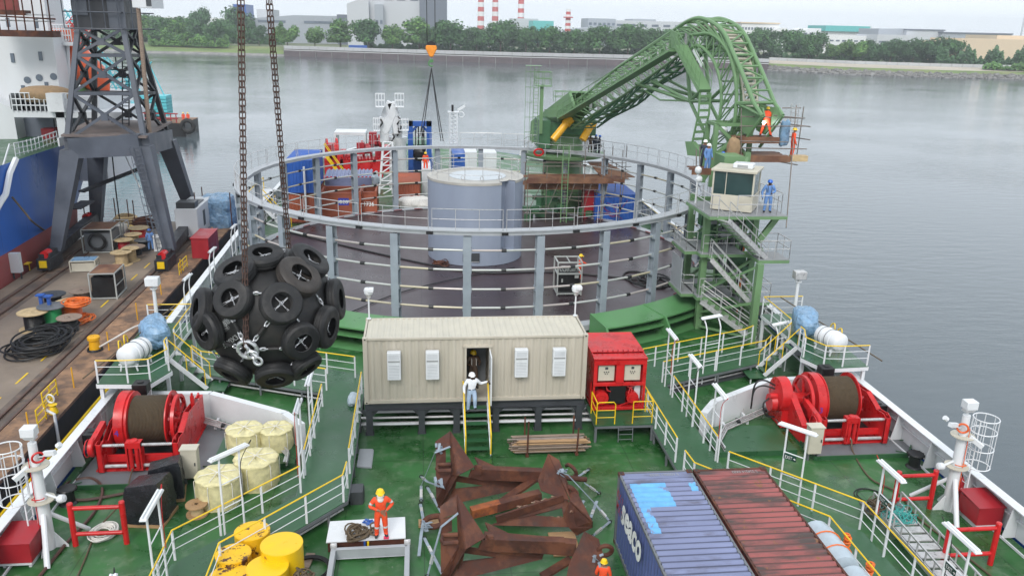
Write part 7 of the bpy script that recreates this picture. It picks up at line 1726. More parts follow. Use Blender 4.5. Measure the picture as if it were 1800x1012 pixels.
# work boat shaped white top with blue hull (a launch on deck)
t=thing('work_boat','white topped blue launch stowed on the foredeck behind the carousel','boat',(1,100,0)); a=MB()
x0,x1=q(717,0,98).x,q(760,0,98).x; zb,zt=q(740,292,98).z,q(740,276,98).z
a.b2(x0,x1,97,101,zb-1.2,zt); a.build('hull','navy',t,smooth=False,bevel=.3); a=MB(); a.b2(x0+.1,x1-.1,97.2,101,zt,q(740,263,98).z); a.build('cabin','white_clean',t,smooth=False,bevel=.3)
t=thing('blue_gantry','dark blue portal frame with a hanging grab behind the carousel','gantry',(q(738,0,94).x,94,0)); a=MB()
gx0,gx1=V(721,210,94).x,V(754,210,94).x; gz=V(738,213,94).z
for x in (gx0,gx1): a.b2(x-.28,x+.28,93.7,94.3,0,gz)
a.b2(gx0-.3,gx1+.3,93.7,94.3,gz-.55,gz); a.bar((gx0,94,gz-1.3),(gx0+.9,94,gz-.4),.2,.25); a.bar((gx1,94,gz-1.3),(gx1-.9,94,gz-.4),.2,.25); a.build('frame','paint_blue' if 0 else 'navy',t,smooth=False)
a=MB(); gm_=(gx0+gx1)/2; a.blob((gm_,94,gz-3.6),(.8,.5,.9),10,7,.25)
for o in (-.45,-.15,.25,.45): a.tube((gm_+o,94,gz-.5),(gm_+o,94,gz-3),.08,5)
a.torus((gm_+.6,93.8,gz-4.1),(0,1,0),.35,.08,14,5); a.build('grab','black',t)
t=thing('antenna_mast','white lattice mast with cameras behind the hub','mast',(q(797,0,96).x,96,0)); a=MB(); mxp=V(797,250,96).x; mz=V(797,197,96).z
for ox,oy in ((-.4,-.3),(.4,-.3),(0,.4)): a.tube((mxp+ox,96+oy,0),(mxp+ox,96+oy,mz),.09,6)
for k in range(16): z=mz*k/16; a.tube((mxp-.4,95.7,z),(mxp+.4,95.7,z),.04,4); a.tube((mxp+.4,95.7,z),(mxp-.4,95.7,z+mz/16),.04,4)
a.box((mxp,96,mz),(1.3,.8,.12)); a.bar((mxp+.5,96,mz+.2),(mxp+1.3,96,mz+.7),.2,.25); a.torus((mxp+.9,96,mz-.3),(0,1,0),.3,.06,14,5); a.build('lattice','white_clean',t); a=MB(); a.tube((mxp-.1,96,mz),(mxp-.1,96,mz+.8),.13,8); a.build('beacon','black',t)
for px0,px1,m_,lab,y1 in ((795,818,'navy','dark blue container right behind the hub',268),(818,840,'ship_white','white deckhouse panel behind the hub',265),(848,876,'ship_white','cream rounded deckhouse behind the right side of the hub',266)):
    a=MB(); xa,xb=V(px0,0,92).x,V(px1,0,92).x; a.b2(xa,xb,91,95,0,V(800,y1,92).z); 
    for i in range(5): a.b2(xa+(xb-xa)*(i+.3)/5,xa+(xb-xa)*(i+.6)/5,90.94,91,.8,V(800,y1,92).z-.8)
    one('deckhouse',a,m_,lab,'deckhouse',smooth=False)
t=container(15.0,18.7,69.3,75.3,0,2.7,'deep blue container with thin red graffiti on the right behind the carousel','navy','navy','navy',pitch=.35)
a=MB(); random.seed(12)
for k in range(5): a.path(curve_pts([(15.3+random.uniform(0,2.6),69.28,.5+random.uniform(0,1.8)) for _ in range(3)],4),.018,4)
a.build('graffiti','red_dark',t)
a=MB(); a.b2(14.2,15.2,70,71.5,0,2.9); one('red_cabinet',a,'red_dark','dark red cabinet left of the deep blue container','cabinet',smooth=False)
railing([(-12.6,62),(-12.9,75)],0.4,'long railing on the left side behind the carousel ring',sp=2); railing([(20.2,60),(20.0,82)],.3,'long railing on the right side behind the carousel ring',sp=2)
t=thing('side_stairs','white and yellow side stairs at the far left of the carousel','stairs',(-12,66,0)); a=MB()
for y in (66,67): a.bar((-12.6,y,2.6),(-10.4,y,.1),.08,.25)
for i in range(9): a.b2(-12.5+.24*i,-12.25+.24*i,66,67,2.45-.28*i,2.5-.28*i)
a.b2(-13.4,-12.4,65.8,72,2.5,2.6); a.build('steps','white',t,smooth=False); a=MB()
for y in (66,67): a.path([(-12.6,y,2.6),(-12.6,y,3.6),(-10.4,y,1.1),(-10.4,y,.1)],.04,5)
a.path([(-13.3,65.8,2.6),(-13.3,65.8,3.6),(-13.3,72,3.6),(-13.3,72,2.6)],.04,5); a.build('handrail','yellow',t)
# black crate in the carousel
t=thing('pump_crate','black pump crate in a galvanised frame standing on the carousel floor','crate',(9.1,49.2,ZB)); x0,x1,y0,y1=8.35,9.85,48.3,49.7; a=MB()
a.b2(x0+.08,x1-.08,y0+.08,y1-.08,ZB+.25,ZB+1.35); a.build('black_tank','black',t,smooth=False)
a=MB()
for x in (x0,x1):
    for y in (y0,y1): a.b2(x-.04,x+.04,y-.04,y+.04,ZB,ZB+2.15)
for z in (ZB+.12,ZB+1.4,ZB+2.12):
    for y in (y0,y1): a.b2(x0,x1,y-.035,y+.035,z-.04,z+.04)
    for x in (x0,x1): a.b2(x-.035,x+.035,y0,y1,z-.04,z+.04)
a.b2((x0+x1)/2-.03,(x0+x1)/2+.03,y0,y1,ZB+2.08,ZB+2.14)
for i in range(3): a.b2(x0,x1,y0+.1+.5*i,y0+.25+.5*i,ZB+.02,ZB+.1)
a.build('frame','pipe_pale',t,smooth=False); a=MB(); a.box(((x0+x1)/2+.45,y0+.06,ZB+1.2),(.25,.02,.2)); a.box((x0+.3,y0+.06,ZB+.95),(.1,.02,.22)); 
for i in range(5): a.torus(((x0+x1)/2+random.uniform(-.4,.4),y0+.7,ZB+1.5),(random.random(),1,random.random()),.2,.035,10,4)
a.build('fitting','pipe_pale',t)
# ================= QUAY =================
QZ=-1.5
qd=Vector((-.15,41,0)).normalized(); qn=Vector((-qd.y,qd.x,0))  # qn points left
def Q(s,o,z=QZ): # s along the quay, o to the left of its edge
    b=Vector((-16.75,34,0)); p=b+qd*s+qn*o; return Vector((p.x,p.y,z))
mb=MB(); q4=[Q(-60,0),Q(43.5,0),Q(43.5,11.6),Q(-60,11.6)]; mb.add([(p.x,p.y,QZ) for p in q4],[(0,1,2,3)]); tag(mb.build('quay','quay_brown',smooth=False,loc=(0,0,0)),kind='structure')
mb=MB()
for i in range(4):
    p,q_=q4[i],q4[(i+1)%4]; mb.add([(p.x,p.y,QZ-.01),(q_.x,q_.y,QZ-.01),(q_.x,q_.y,-7),(p.x,p.y,-7)],[(0,1,2,3)])
one('quay_wall',mb,'quay_black','dark side wall of the brown quay','wall',smooth=False)
mb=MB(); P=[Q(-60,-.02),Q(43.5,-.02),Q(43.5,1.9),Q(-60,1.9)]; mb.slab([(p.x,p.y) for p in P],QZ+.004,QZ+.16); one('quay_kerb',mb,'quay_rust','broad rusty kerb strip along the edge of the quay','kerb',smooth=False)
for k,(o,) in enumerate(((2.05,),(2.65,),(9.2,),(10.2,))):
    mb=MB(); p,q_=Q(-60,o,QZ+.06),Q(43,o,QZ+.06); mb.bar(p,q_,.09,.12); one('crane_rail',mb,'rail_rust','rusty crane rail on the quay, '+['nearest to the edge','second from the edge','third from the edge','fourth from the edge, by the blue ship'][k],'rail','crane rails',smooth=False)
for o0,o1 in ((1.92,3.1),(8.8,10.6)):
    mb=MB(); P=[Q(-60,o0),Q(43,o0),Q(43,o1),Q(-60,o1)]; mb.add([(p.x,p.y,QZ+.006) for p in P],[(0,1,2,3)]); tag(mb.build('track_bed','track_dark',smooth=False,loc=(0,0,0)),kind='structure')
mb=MB()
for s0 in range(-20,40,3): p,q_=Q(s0,3.7,QZ+.012),Q(s0+1.4,3.7,QZ+.012); mb.bar(p,q_,.1,.004)
one('yellow_line',mb,'yellow','broken yellow line painted along the quay beside the rails','painted line',smooth=False)
mb=MB(); 
for z in (-2.3,-2.9): mb.tube(Q(-50,-.35,z),Q(43,-.35,z),.09,6)
one('quay_pipe',mb,'yellow','yellow pipes running along the outer face of the quay','pipe')
for s0 in range(-14,40,5):
    mb=MB(); p=Q(s0,.5,QZ+.15); mb.tube(p,p+Vector((0,0,1.1)),.035,6); one('edge_post',mb,'cyl_yellow','thin yellow post along the rusty quay edge, %s from the near end'%NTH[(s0+14)//5],'post','thin yellow posts along the quay')
for k,s0 in enumerate((3,17,29)):
    p=Q(s0,-1.2,-3.2); mb=MB(); mb.lathe([(0,-.9),(.7,-.8),(.95,-.4),(.95,.4),(.7,.8),(0,.9)],p,qd,20,caps=False); one('quay_fender',mb,'rubber','black rubber fender between the quay and the ship, '+['nearest','middle','farthest'][k]+' one','fender','black fenders at the quay')
def at(px,py,z=QZ): return G(px,py,z)
# quay items
c=at(168,620); t=thing('mooring_bollard','yellow bollard on the rusty quay edge','bollard',c); a=MB(); a.lathe([(.4,.0),(.4,.03),(.3,.05),(.26,.75),(.33,.8),(.33,.95),(.28,1.0),(0,1.02)],c,n=18,caps=False); a.build('body','cyl_yellow',t); a=MB(); 
for i in range(5): a.torus(c+Vector((0,0,.06+.05*i)),(0,0,1),.38,.035,20,5)
a.build('rope_turns','rope_black',t)
line('mooring_line',[c+Vector((0,0,.2)),G(200,595,-.6),G(245,572,.4),(-13.4,39.5,1.3)],.05,'rope_white','pale mooring line from the yellow quay bollard to the ship','rope')
for k,(px,py,R0,sx,nn,lab,m_) in enumerate(((70,612,1.5,1.5,22,'big heap of black hoses on the quay','rope_black'),(95,590,1.1,1.2,14,'smaller heap of black hoses behind the big one','rope_black'))):
    random.seed(40+k); a=MB(); c=at(px,py,QZ+.05)
    for i in range(nn): a.torus(c+Vector((random.uniform(-.35,.35),random.uniform(-.5,.5),.03*i)),(random.uniform(-.15,.15),random.uniform(-.15,.15),1),R0*random.uniform(.55,1),.05,30,5,sx=random.uniform(1,1.3))
    one('hose_heap',a,m_,lab,'hoses')
for px,py,r,h,m_,cm,lab in ((62,578,.85,1.1,'spool_wood','black','wooden cable reel with black cable, leftmost of the near group'),(95,570,.8,1.2,'grey_mid','green_spool','cable reel with a green core'),(95,540,.8,.9,'grey_dark','rope_black','dark cable reel behind the green one'),(128,560,.95,1.1,'spool_wood','orange_hose','wooden cable reel with orange cable'),(125,582,.7,.9,'wood_grey','black','grey wooden cable reel with black cable at the front of the near group'),(145,522,.8,.5,'wood_grey','wood_grey','flat grey wooden reel lying behind the orange one'),(215,465,.75,1.0,'spool_wood','spool_wood','bare wooden reel, front one of the far group'),(231,458,.65,1.0,'spool_wood','spool_wood','bare wooden reel just right of the front one'),(236,432,.7,1.0,'spool_wood','spool_wood','bare wooden reel in the middle of the far group'),(219,440,.7,.9,'spool_wood','red_dark','wooden reel with a dark red core'),(246,420,.85,1.0,'spool_wood','red','wooden reel with red cable at the back of the far group'),(238,448,.8,.7,'wood_grey','black','low grey reel with black cable in the far group'),(255,438,.75,.8,'grey_dark','rope_black','dark reel at the right end of the far group')):
    c=at(px,py); spool(c.x,c.y,QZ,r,h,.3,lab,fm=m_,cm=cm)
random.seed(77); a=MB(); c=at(135,535,QZ+1.15)
for i in range(14): a.torus(c+Vector((random.uniform(-.15,.15),random.uniform(-.15,.15),.02*i)),(0,0,1),random.uniform(.4,.75),.035,20,5)
one('orange_hose',a,'orange_hose','orange hose coiled on top of a reel on the quay','hose')
a=MB(); c=at(145,562,QZ+.05)
for i in range(12): a.torus(c+Vector((random.uniform(-.3,.3),random.uniform(-.5,.5),.02*i)),(random.uniform(-.3,.3),random.uniform(-.3,.3),1),random.uniform(.3,.6),.035,16,5)
one('orange_hose',a,'orange_hose','orange hose spilled on the ground beside the near reels','hose')
t=thing('blue_stand','pair of blue steel posts with feet beside the green reel','stand',at(85,565)); 
for px,py in ((78,566),(92,568)):
    c=at(px,py); a=MB(); a.b2(c.x-.09,c.x+.09,c.y-.09,c.y+.09,QZ,QZ+1.75); a.b2(c.x-.22,c.x+.22,c.y-.2,c.y+.2,QZ+1.7,QZ+1.78); a.bar((c.x-.6,c.y,QZ+.05),(c.x+.6,c.y,QZ+.05),.12,.1); a.bar((c.x-.5,c.y,QZ+.1),(c.x,c.y,QZ+.7),.06,.06); a.bar((c.x+.5,c.y,QZ+.1),(c.x,c.y,QZ+.7),.06,.06); a.build('post','navy',t,smooth=False)
def crate(px,py,w_,d,h,lab,body='black',rz=.2,fr='pipe_pale',top='plank',name='equipment_crate',cat='crate'):
    c=at(px,py)+Vector((0,d/2,0)); t=thing(name,lab,cat,c); R3=Matrix.Rotation(rz,3,'Z'); T=lambda x,y,z:c+R3@Vector((x,y,0))+Vector((0,0,z)); a=MB(); a.box(T(0,0,h*.45),(w_*.9,d*.9,h*.75),rz=rz); a.build('body',body,t,smooth=False)
    a=MB(); 
    for x in (-w_/2,w_/2):
        for y in (-d/2,d/2): a.bar(T(x,y,0),T(x,y,h),.08,.08)
    for z in (.08,h): 
        for s in (-1,1): a.bar(T(-w_/2,s*d/2,z),T(w_/2,s*d/2,z),.07,.07); a.bar(T(s*w_/2,-d/2,z),T(s*w_/2,d/2,z),.07,.07)
    a.bar(T(w_/2,-d/2,h*.5),T(w_/2,d/2,h*.5),.05,.05); a.build('frame',fr,t,smooth=False)
    if top: a=MB(); a.box(T(0,0,h+.03),(w_*.95,d*.95,.05),rz=rz); a.build('cover',top,t,smooth=False)
    return t,T
crate(182,526,1.6,2.2,1.75,'black equipment crate in a white frame, nearest crate on the quay',rz=.05)
c_t,T=crate(172,445,2.2,2.6,1.9,'grey equipment crate with a coiled black hose on its front, under the portal crane','grey_mid',rz=.05)
a=MB(); [a.torus(T(0,-1.35-.05*i,.95),(0,1,0),.65-.05*i,.07,20,6) for i in range(3)]; a.build('hose_coil','rope_black',c_t)
crate(145,478,1.7,1.2,.8,'low cream box with a blue cloth on it, left of the black crate','cream_roof',rz=.1,fr='cream_roof',top='tarp_blue')
crate(207,425,1.2,1.2,1.6,'white liquid tank in a cage on the quay','rope_white',rz=0,fr='galv',top=None,name='tank_cage',cat='tank')
c=at(32,490); t=thing('cabinet_stand','grey electrical cabinet on legs beside the red ship hull','cabinet',c); a=MB(); a.b2(c.x-.35,c.x+.35,c.y-.2,c.y+.2,QZ+.5,QZ+1.9); a.build('cabinet','ship_white',t,smooth=False); a=MB(); [a.b2(c.x+s-.04,c.x+s+.04,c.y-.04,c.y+.04,QZ,QZ+.5) for s in(-.25,.25)]; a.build('leg','grey_dark',t,smooth=False)
c=at(45,475); a=MB(); a.b2(c.x-.4,c.x+.4,c.y-.3,c.y+.3,QZ+.5,QZ+.56); [a.b2(c.x+s-.03,c.x+s+.03,c.y-.03,c.y+.03,QZ,QZ+.5) for s in(-.3,.3)]; one('yellow_table',a,'yellow','small yellow topped table beside the grey cabinet','table',smooth=False)
for k,(px,py) in enumerate(((222,413),(231,416))): c=at(px,py); a=MB(); a.lathe([(.32,0),(.32,.9),(0,.9)],c,n=16,caps=False); t=thing('red_drum','red drum with a yellow lid at the back of the quay, '+('left' if k==0 else 'right')+' one','drum',c,'red drums'); a.build('shell','red',t); a=MB(); a.lathe([(0,.93),(.3,.93),(.32,.9)],c,n=16,caps=False); a.build('lid','yellow',t)
for k,(px,py,r,m_) in enumerate(((224,392,1.0,'spool_wood'),(255,398,1.2,'rust'))):
    random.seed(k); a=MB(); c=at(px,py,QZ+.1); [a.torus(c+Vector((random.uniform(-.1,.1),random.uniform(-.1,.1),.08*i)),(random.uniform(-.1,.1),random.uniform(-.1,.1),1),r*random.uniform(.6,1),.08,20,5) for i in range(9)]; one('rope_heap',a,m_,('pale' if k==0 else 'rusty brown')+' coil of rope at the far end of the quay','rope')
# white generator, red container, tarp
c=at(318,420); t=thing('generator','white generator housing with dark hatch between the right legs of the portal crane','generator',c); R3=math.atan2(qd.y,qd.x)
base=at(305,427)+Vector((.2,.4,0)); 
def ob(base,s,o,z): return base+qd*s+qn*(-o)+Vector((0,0,z))
a=MB(); L_,W_,H_=5.2,1.8,2.4; cc=ob(base,L_/2,W_/2,H_/2+.4); a.box(cc,(L_,W_,H_),rz=R3); a.build('housing','ship_white',t,smooth=False,bevel=.04)
a=MB(); a.box(ob(base,.7,W_/2,H_+.65),(1.2,1.5,.5),rz=R3); a.box(ob(base,2.6,W_/2,H_+.45),(2.0,1.3,.1),rz=R3); a.box(ob(base,2.2,W_+.01,1.6),(.6,.05,1.3),rz=R3); a.build('hatch','grey_dark',t,smooth=False)
base=at(332,458); t=thing('red_container','small dark red container on the rusty quay edge','container',base); a=MB(); a.box(ob(base,1.7,.9,.85),(3.2,1.3,1.6),rz=R3); a.build('body','red_dark',t,smooth=False,bevel=.03); a=MB(); a.box(ob(base,1.7,.9,1.72),(3.3,1.4,.08),rz=R3); a.build('lid','red_dark',t,smooth=False)
c=at(370,405); t=thing('tarp_shelter','blue tarpaulin shelter at the far end of the quay','shelter',c); a=MB(); a.crumple(c+Vector((.4,1.6,1.3)),(1.2,1.4,1.3),None,7,.1,30,20,9); a.build('cover','tarp_blue',t,smooth=False); a=MB(); [a.tube(c+Vector((x,y,0)),c+Vector((x,y,3.4)),.05,5) for x in(-1.1,1.9) for y in(0,2.6)]; a.build('pole','rust',t)
for k,(px,py) in enumerate(((205,392),(228,395),(238,396),(152,402))):
    c=at(px,py); a=MB(); a.tube(c,c+Vector((0,0,2.3)),.05,5); one('rusty_stake',a,'rust','thin rusty stake at the far edge of the quay, %s from the left'%NTH[[1,2,3,0][k]],'stake','rusty stakes')
person(at(266,440),R_(200),'man in light blue coveralls walking on the quay under the portal crane','cloth_blue','skin_dark','hat_blue',H=1.78)
c=at(275,443); t=thing('white_cabinet','white cabinet beside the man on the quay','cabinet',c); a=MB(); a.b2(c.x-.1,c.x+.5,c.y-.2,c.y+.2,QZ+.1,QZ+1.4); a.build('body','ship_white',t,smooth=False); a=MB(); a.b2(c.x,c.x+.4,c.y-.22,c.y-.2,QZ+.3,QZ+1.2); a.build('door','paint_grey',t,smooth=False)
def yguard(px,py,lab,L_=2.2):
    t=thing('yellow_guard',lab,'guard rail',at(px,py),'yellow guards on the quay'); b_=at(px,py); a=MB()
    for h in (.35,.7,1.0): a.tube(b_+Vector((0,0,h)),b_+qd*L_+Vector((0,0,h)),.035,5)
    for s in (0,.5,1): a.tube(b_+qd*L_*s,b_+qd*L_*s+Vector((0,0,1)),.035,5)
    a.build('frame','yellow',t)
yguard(316,487,'yellow guard rail on the quay edge near the dark red container'); yguard(78,725,'yellow ladder guard on the quay edge above the left winch',1.6); yguard(68,757,'yellow bent handrail at the valve on the quay edge',1.8)
c=at(95,728,QZ+.3); t=thing('valve_assembly','yellow and white pipe valve on the quay edge','valve',c); a=MB(); a.path([c+Vector((.2,-.4,-1.2)),c+Vector((.2,-.4,.2)),c+Vector((-.4,0,.3))],.07,7); a.torus(c+Vector((-.1,.1,.75)),(.3,1,0),.2,.04,14,5); a.build('pipe','white',t); a=MB(); a.lathe([(.15,0),(.22,.1),(.12,.4),(.2,.5)],c+Vector((0,0,0)),n=12); a.build('valve_body','yellow',t)
# ================= PORTAL CRANE =================
pc=thing('portal_crane','dark grey portal crane on four splayed legs standing over the quay rails','crane',(-23.5,68,QZ))
m1='portal_grey'
F=dict(FL=(V(100,440,63.5),V(128,262,64.5)),FR=(V(299,438,63),V(250,256,64)),BL=(V(170,398,76),V(172,262,73.5)),BR=(V(347,397,77),V(292,246,73)))
tops={}
for k,(b_,tp_) in F.items():
    a=MB(); p,q_=b_,tp_; d=(q_-p)
    vs=[];w0,w1=.55,.95
    for o,w_ in ((p,w0),(q_,w1)):
        for i,j in ((-1,-1),(1,-1),(1,1),(-1,1)): vs.append(o+Vector((i*w_*.75,j*w_*.6,0)))
    a.add(vs,[(0,3,2,1),(4,5,6,7),(0,1,5,4),(1,2,6,5),(2,3,7,6),(3,0,4,7)]); a.build('leg',m1,pc,smooth=False); tops[k]=q_
a=MB()
for k1,k2 in (('FL','FR'),('BL','BR'),('FL','BL'),('FR','BR')): p,q_=tops[k1],tops[k2]; a.bar(p+Vector((0,0,.1)),q_+Vector((0,0,.1)),1.1,1.5)
a.build('portal_beam',m1,pc,smooth=False)
zt=tops['FL'].z+.95
a=MB(); P=[tops[k] for k in('FL','FR','BR','BL')]; a.prism([Vector((p.x+(-.5 if i in(0,3) else .5),p.y+(-.5 if i<2 else .5),zt)) for i,p in enumerate(P)],(0,0,.15)); a.build('deck_plate','portal_floor',pc,smooth=False)
for k1,k2 in (('FL','BL'),('FR','BR')):
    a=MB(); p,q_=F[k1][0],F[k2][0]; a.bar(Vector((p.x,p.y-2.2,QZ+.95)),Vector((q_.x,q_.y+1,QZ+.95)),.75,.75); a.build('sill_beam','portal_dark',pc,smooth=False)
    for p in (F[k1][0],F[k2][0]):
        a=MB(); a.box((p.x,p.y-1.4,QZ+.6),(.95,2.2,.8)); 
        for s in (-.8,.1,.8): a.lathe([(0,-.15),(.33,-.15),(.33,.15),(0,.15)],(p.x,p.y-1.4+s,QZ+.4),(1,0,0),14,caps=False)
        b_=a.build('bogie','portal_dark',pc,smooth=False); a=MB(); a.box((p.x,p.y-2.56,QZ+.65),(.5,.1,.5)); a.build('buffer','yellow',b_,smooth=False)
        a=MB(); a.lathe([(0,-.4),(.3,-.4),(.3,.4),(0,.4)],(p.x,p.y-1.8,QZ+1.25),(0,1,0),12,caps=False); a.build('motor','red',b_)
# caged ladder on the front right leg
a=MB(); p,q_=F['FR']; p=p+Vector((-.4,-.75,0)); q_=q_+Vector((-.2,-.7,0))
for s in (-.25,.25): a.tube(p+Vector((s,0,0)),q_+Vector((s,0,0)),.035,5)
for i in range(26): c=p.lerp(q_,i/25); a.tube(c+Vector((-.25,0,0)),c+Vector((.25,0,0)),.022,4)
for i in range(2,14): c=p.lerp(q_,i/13); a.path([c+Vector((.38*math.cos(PI+th*PI/6),-.1+.6*math.sin(PI+th*PI/6),0)) for th in range(7)],.025,4)
for x in (-.35,0,.35): a.tube(p.lerp(q_,.15)+Vector((x,-.5,0)),q_+Vector((x,-.5,0)),.02,4)
a.build('caged_ladder','portal_grey',pc)
a=MB(); c=tops['FL']; 
a.b2(c.x-1.9,c.x-.8,c.y+2,c.y+5,2.0,2.1); a.bar((c.x-.6,c.y+2,3.4),(c.x+2.5,c.y+8,4.4),.6,.12); a.build('side_platform','portal_dark',pc,smooth=False)
# lattice tower
TB=[V(118,247,64.5),V(254,247,64.5),V(296,240,72.5),V(166,238,72.5)]; TT=[V(137,50,66.3),V(217,50,66.3),V(240,50,70.5),V(166,50,70.5)]
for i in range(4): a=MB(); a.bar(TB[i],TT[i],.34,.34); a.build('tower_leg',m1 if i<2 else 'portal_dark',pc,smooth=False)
lv=[0,.42,.76,1.0]
for i in range(4):
    j=(i+1)%4; a=MB()
    for l in range(3):
        f0,f1=lv[l],lv[l+1]; p0,p1=TB[i].lerp(TT[i],f0),TB[i].lerp(TT[i],f1); q0_,q1_=TB[j].lerp(TT[j],f0),TB[j].lerp(TT[j],f1)
        a.bar(p0,q1_,.2,.2); a.bar(q0_,p1,.2,.2); a.bar(p1,q1_,.24,.24)
        c=(p0+q1_)*.5; a.box((p0+p1+q0_+q1_)/4,(.5,.3,.5))
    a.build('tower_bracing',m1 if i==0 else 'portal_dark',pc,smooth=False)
for l in (.42,.76):
    P=[TB[i].lerp(TT[i],l) for i in range(4)]; a=MB(); a.prism([p+Vector((0,0,-.05)) for p in P],(0,0,.1)); a.build('tower_floor','portal_dark',pc,smooth=False)
a=MB(); c=(TB[2]+TB[3])/2
for s in (-.25,.25): a.tube(V(221,235,70)+Vector((s,0,0)),V(221,105,69)+Vector((s,0,0)),.05,5)
for i in range(22): c=V(221,235,70).lerp(V(221,105,69),i/21); a.tube(c+Vector((-.25,0,0)),c+Vector((.25,0,0)),.03,4)
g0=V(178,122,66)
for dx in (0,1.1,2.1): a.tube(g0+Vector((dx,0,0)),g0+Vector((dx,0,1.1)),.05,5)
for dz in (0,1.1): a.tube(g0+Vector((0,0,dz)),g0+Vector((2.1,0,dz)),.05,5)
a.build('inner_ladder','portal_dark',pc)
a=MB(); P=TT; z0=P[0].z; a.prism([Vector((p.x+(-.2 if i in(0,3) else .2),p.y+(-.2 if i<2 else .2),z0)) for i,p in enumerate(P)],(0,0,2.3)); a.build('head_box','portal_dark',pc,smooth=False)
a=MB(); x0=TT[0].x; a.b2(x0+2.3,TT[1].x+.3,TT[0].y-.27,TT[0].y-.22,z0+.05,z0+2.2); a.b2(x0-.1,x0+.9,TT[0].y-.27,TT[0].y-.22,z0+.9,z0+2.2); a.build('pale_paint',m1,pc,smooth=False)
g_=MB()
for hh in (z0+1.15,z0+2.2,z0+.0): g_.path([Vector((TT[0].x-.7,TT[0].y-.6,hh)),Vector((TT[1].x+.1,TT[0].y-.6,hh)),Vector((TT[1].x+1.0,TT[2].y,hh))],.05,5)
for i in range(6): x=TT[0].x-.7+i*.95; g_.tube((x,TT[0].y-.6,z0),(x,TT[0].y-.6,z0+2.2),.04,4)
g_.build('hand_rail',m1,pc)
a=MB(); c=sum(TT,Vector((0,0,0)))/4; a.lathe([(1.9,0),(1.9,.35),(1.6,.4),(1.6,.7),(2.0,.72),(2.0,1.1)],(c.x,c.y,z0+2.3),n=24); a.build('slew_ring','portal_dark',pc)
hz=z0+3.35; a=MB(); p0=V(-60,2,60); a.prism([Vector((-32,62.2,hz)),Vector((c.x+2.6,65,hz-.0)),Vector((c.x+2.6,71,hz)),Vector((-32,71,hz))],(0,0,4)); a.build('machinery_house','ship_white',pc,smooth=False)
a=MB(); x1_=V(234,8,64.8).x; a.b2(x1_,V(268,8,64.8).x,64.6,67.5,V(250,14,64.8).z,hz+4); a.build('crane_cab','ship_white',pc,smooth=False); a=MB(); a.b2(V(258,0,64.8).x,V(267,0,64.8).x,64.55,64.6,V(250,11,64.8).z,hz+2.4); a.build('cab_window','grey_dark',pc,smooth=False)
a=MB(); a.tube(V(243,15,66),V(264,245,66),.16,8); a.build('brown_pipe','pipe_gold' if 0 else 'wood_grey',pc)
one('hanging_cable',MB().path([V(196,260,68),V(203,330,68),V(210,385,69)],.05,5),'black','dark cable hanging from the portal crane to the quay','cable')
one('hanging_cable',MB().path([V(215,262,68),V(232,300,67),V(246,330,66)],.04,5),'rope_white','pale rope hanging under the portal crane beam','rope')
# ================= BLUE SHIP =================
sh=thing('moored_ship','big moored ship with blue hull, dark red underwater band and white superstructure','ship',(-38,85,WZ))
HP=[(30,-29.3,-29.3,5.9),(50,-29.4,-29.4,5.9),(60,-29.5,-29.5,5.95),(66,-29.6,-29.7,5.9),(70,-29.75,-30.0,5.8),(73,-29.9,-30.6,5.75),(75.5,-30.1,-31.5,5.7),(77.5,-30.6,-33.0,5.7),(79,-31.3,-35,5.7),(80,-32.3,-38,5.8)]
TOPY=[30,50,60,66,71,76,81,85.5,90,94]; TOPX=[-28.5,-28.6,-28.7,-28.85,-29.05,-29.3,-30,-31.2,-33,-36]
HP=[(y_,a_+.8,b_+.8,z_+.45) for y_,a_,b_,z_ in HP]
vs=[]
for (yb,x0,xb,zt_),yt,xt in zip(HP,TOPY,TOPX):
    vs+=[(xb,yb,WZ-.3),(xb+(xt-xb)*.25,yb+(yt-yb)*.22,.5),(xb+(xt-xb)*.6,yb+(yt-yb)*.6,2.8),(xt,yt,zt_)]
n_=len(HP)
a=MB(); a.add(vs,[(i*4+r,(i+1)*4+r,(i+1)*4+r+1,i*4+r+1) for i in range(n_-1) for r in (1,2)]); a.build('blue_hull','hull_blue',sh)
a=MB(); a.add(vs,[(i*4,(i+1)*4,(i+1)*4+1,i*4+1) for i in range(n_-1)]); a.build('red_boot','hull_red',sh)
a=MB(); a.add([(x,y,6.12) for x,y in zip(TOPX,TOPY)]+[(-60,94,6.12),(-60,30,6.12)],[tuple(range(n_+2))]); a.build('ship_deck','walk_green',sh,smooth=False)
def sheer(y): return 6.2
def sideX(y): return float(np.interp(y,TOPY,TOPX))
YS=[66,71,76,81,85.5,90,94]
a=MB(); 
for y0_,y1_ in zip(YS[:-1],YS[1:]):
    if y0_>=71: a.bar((sideX(y0_),y0_,sheer(y0_)+.35),(sideX(y1_),y1_,sheer(y1_)+.35),.12,.7)
a.path([XP(-8,372,-28.4),XP(0,357,-28.4),XP(10,342,-28.45),XP(17,305,-28.5),XP(28,280,-28.6)],.22,6); a.build('white_bulwark','ship_white',sh)
g_=MB()
P=[V(28,276,65.5),V(60,268,69),V(102,252,73.5)]
for h in (.4,.8,1.2): g_.path([p+Vector((0,0,h-.2)) for p in P],.05,5)
for i in range(12): p=P[0].lerp(P[2],i/11); g_.tube(p,p+Vector((0,0,1)),.04,5)
P=[V(0,345,60),V(20,275,65)]; 
for o in (0,.9): g_.tube(P[0]+Vector((-o,0,.9)),P[1]+Vector((-o,0,.9)),.06,5)
g_.build('deck_rail','ship_white',sh)
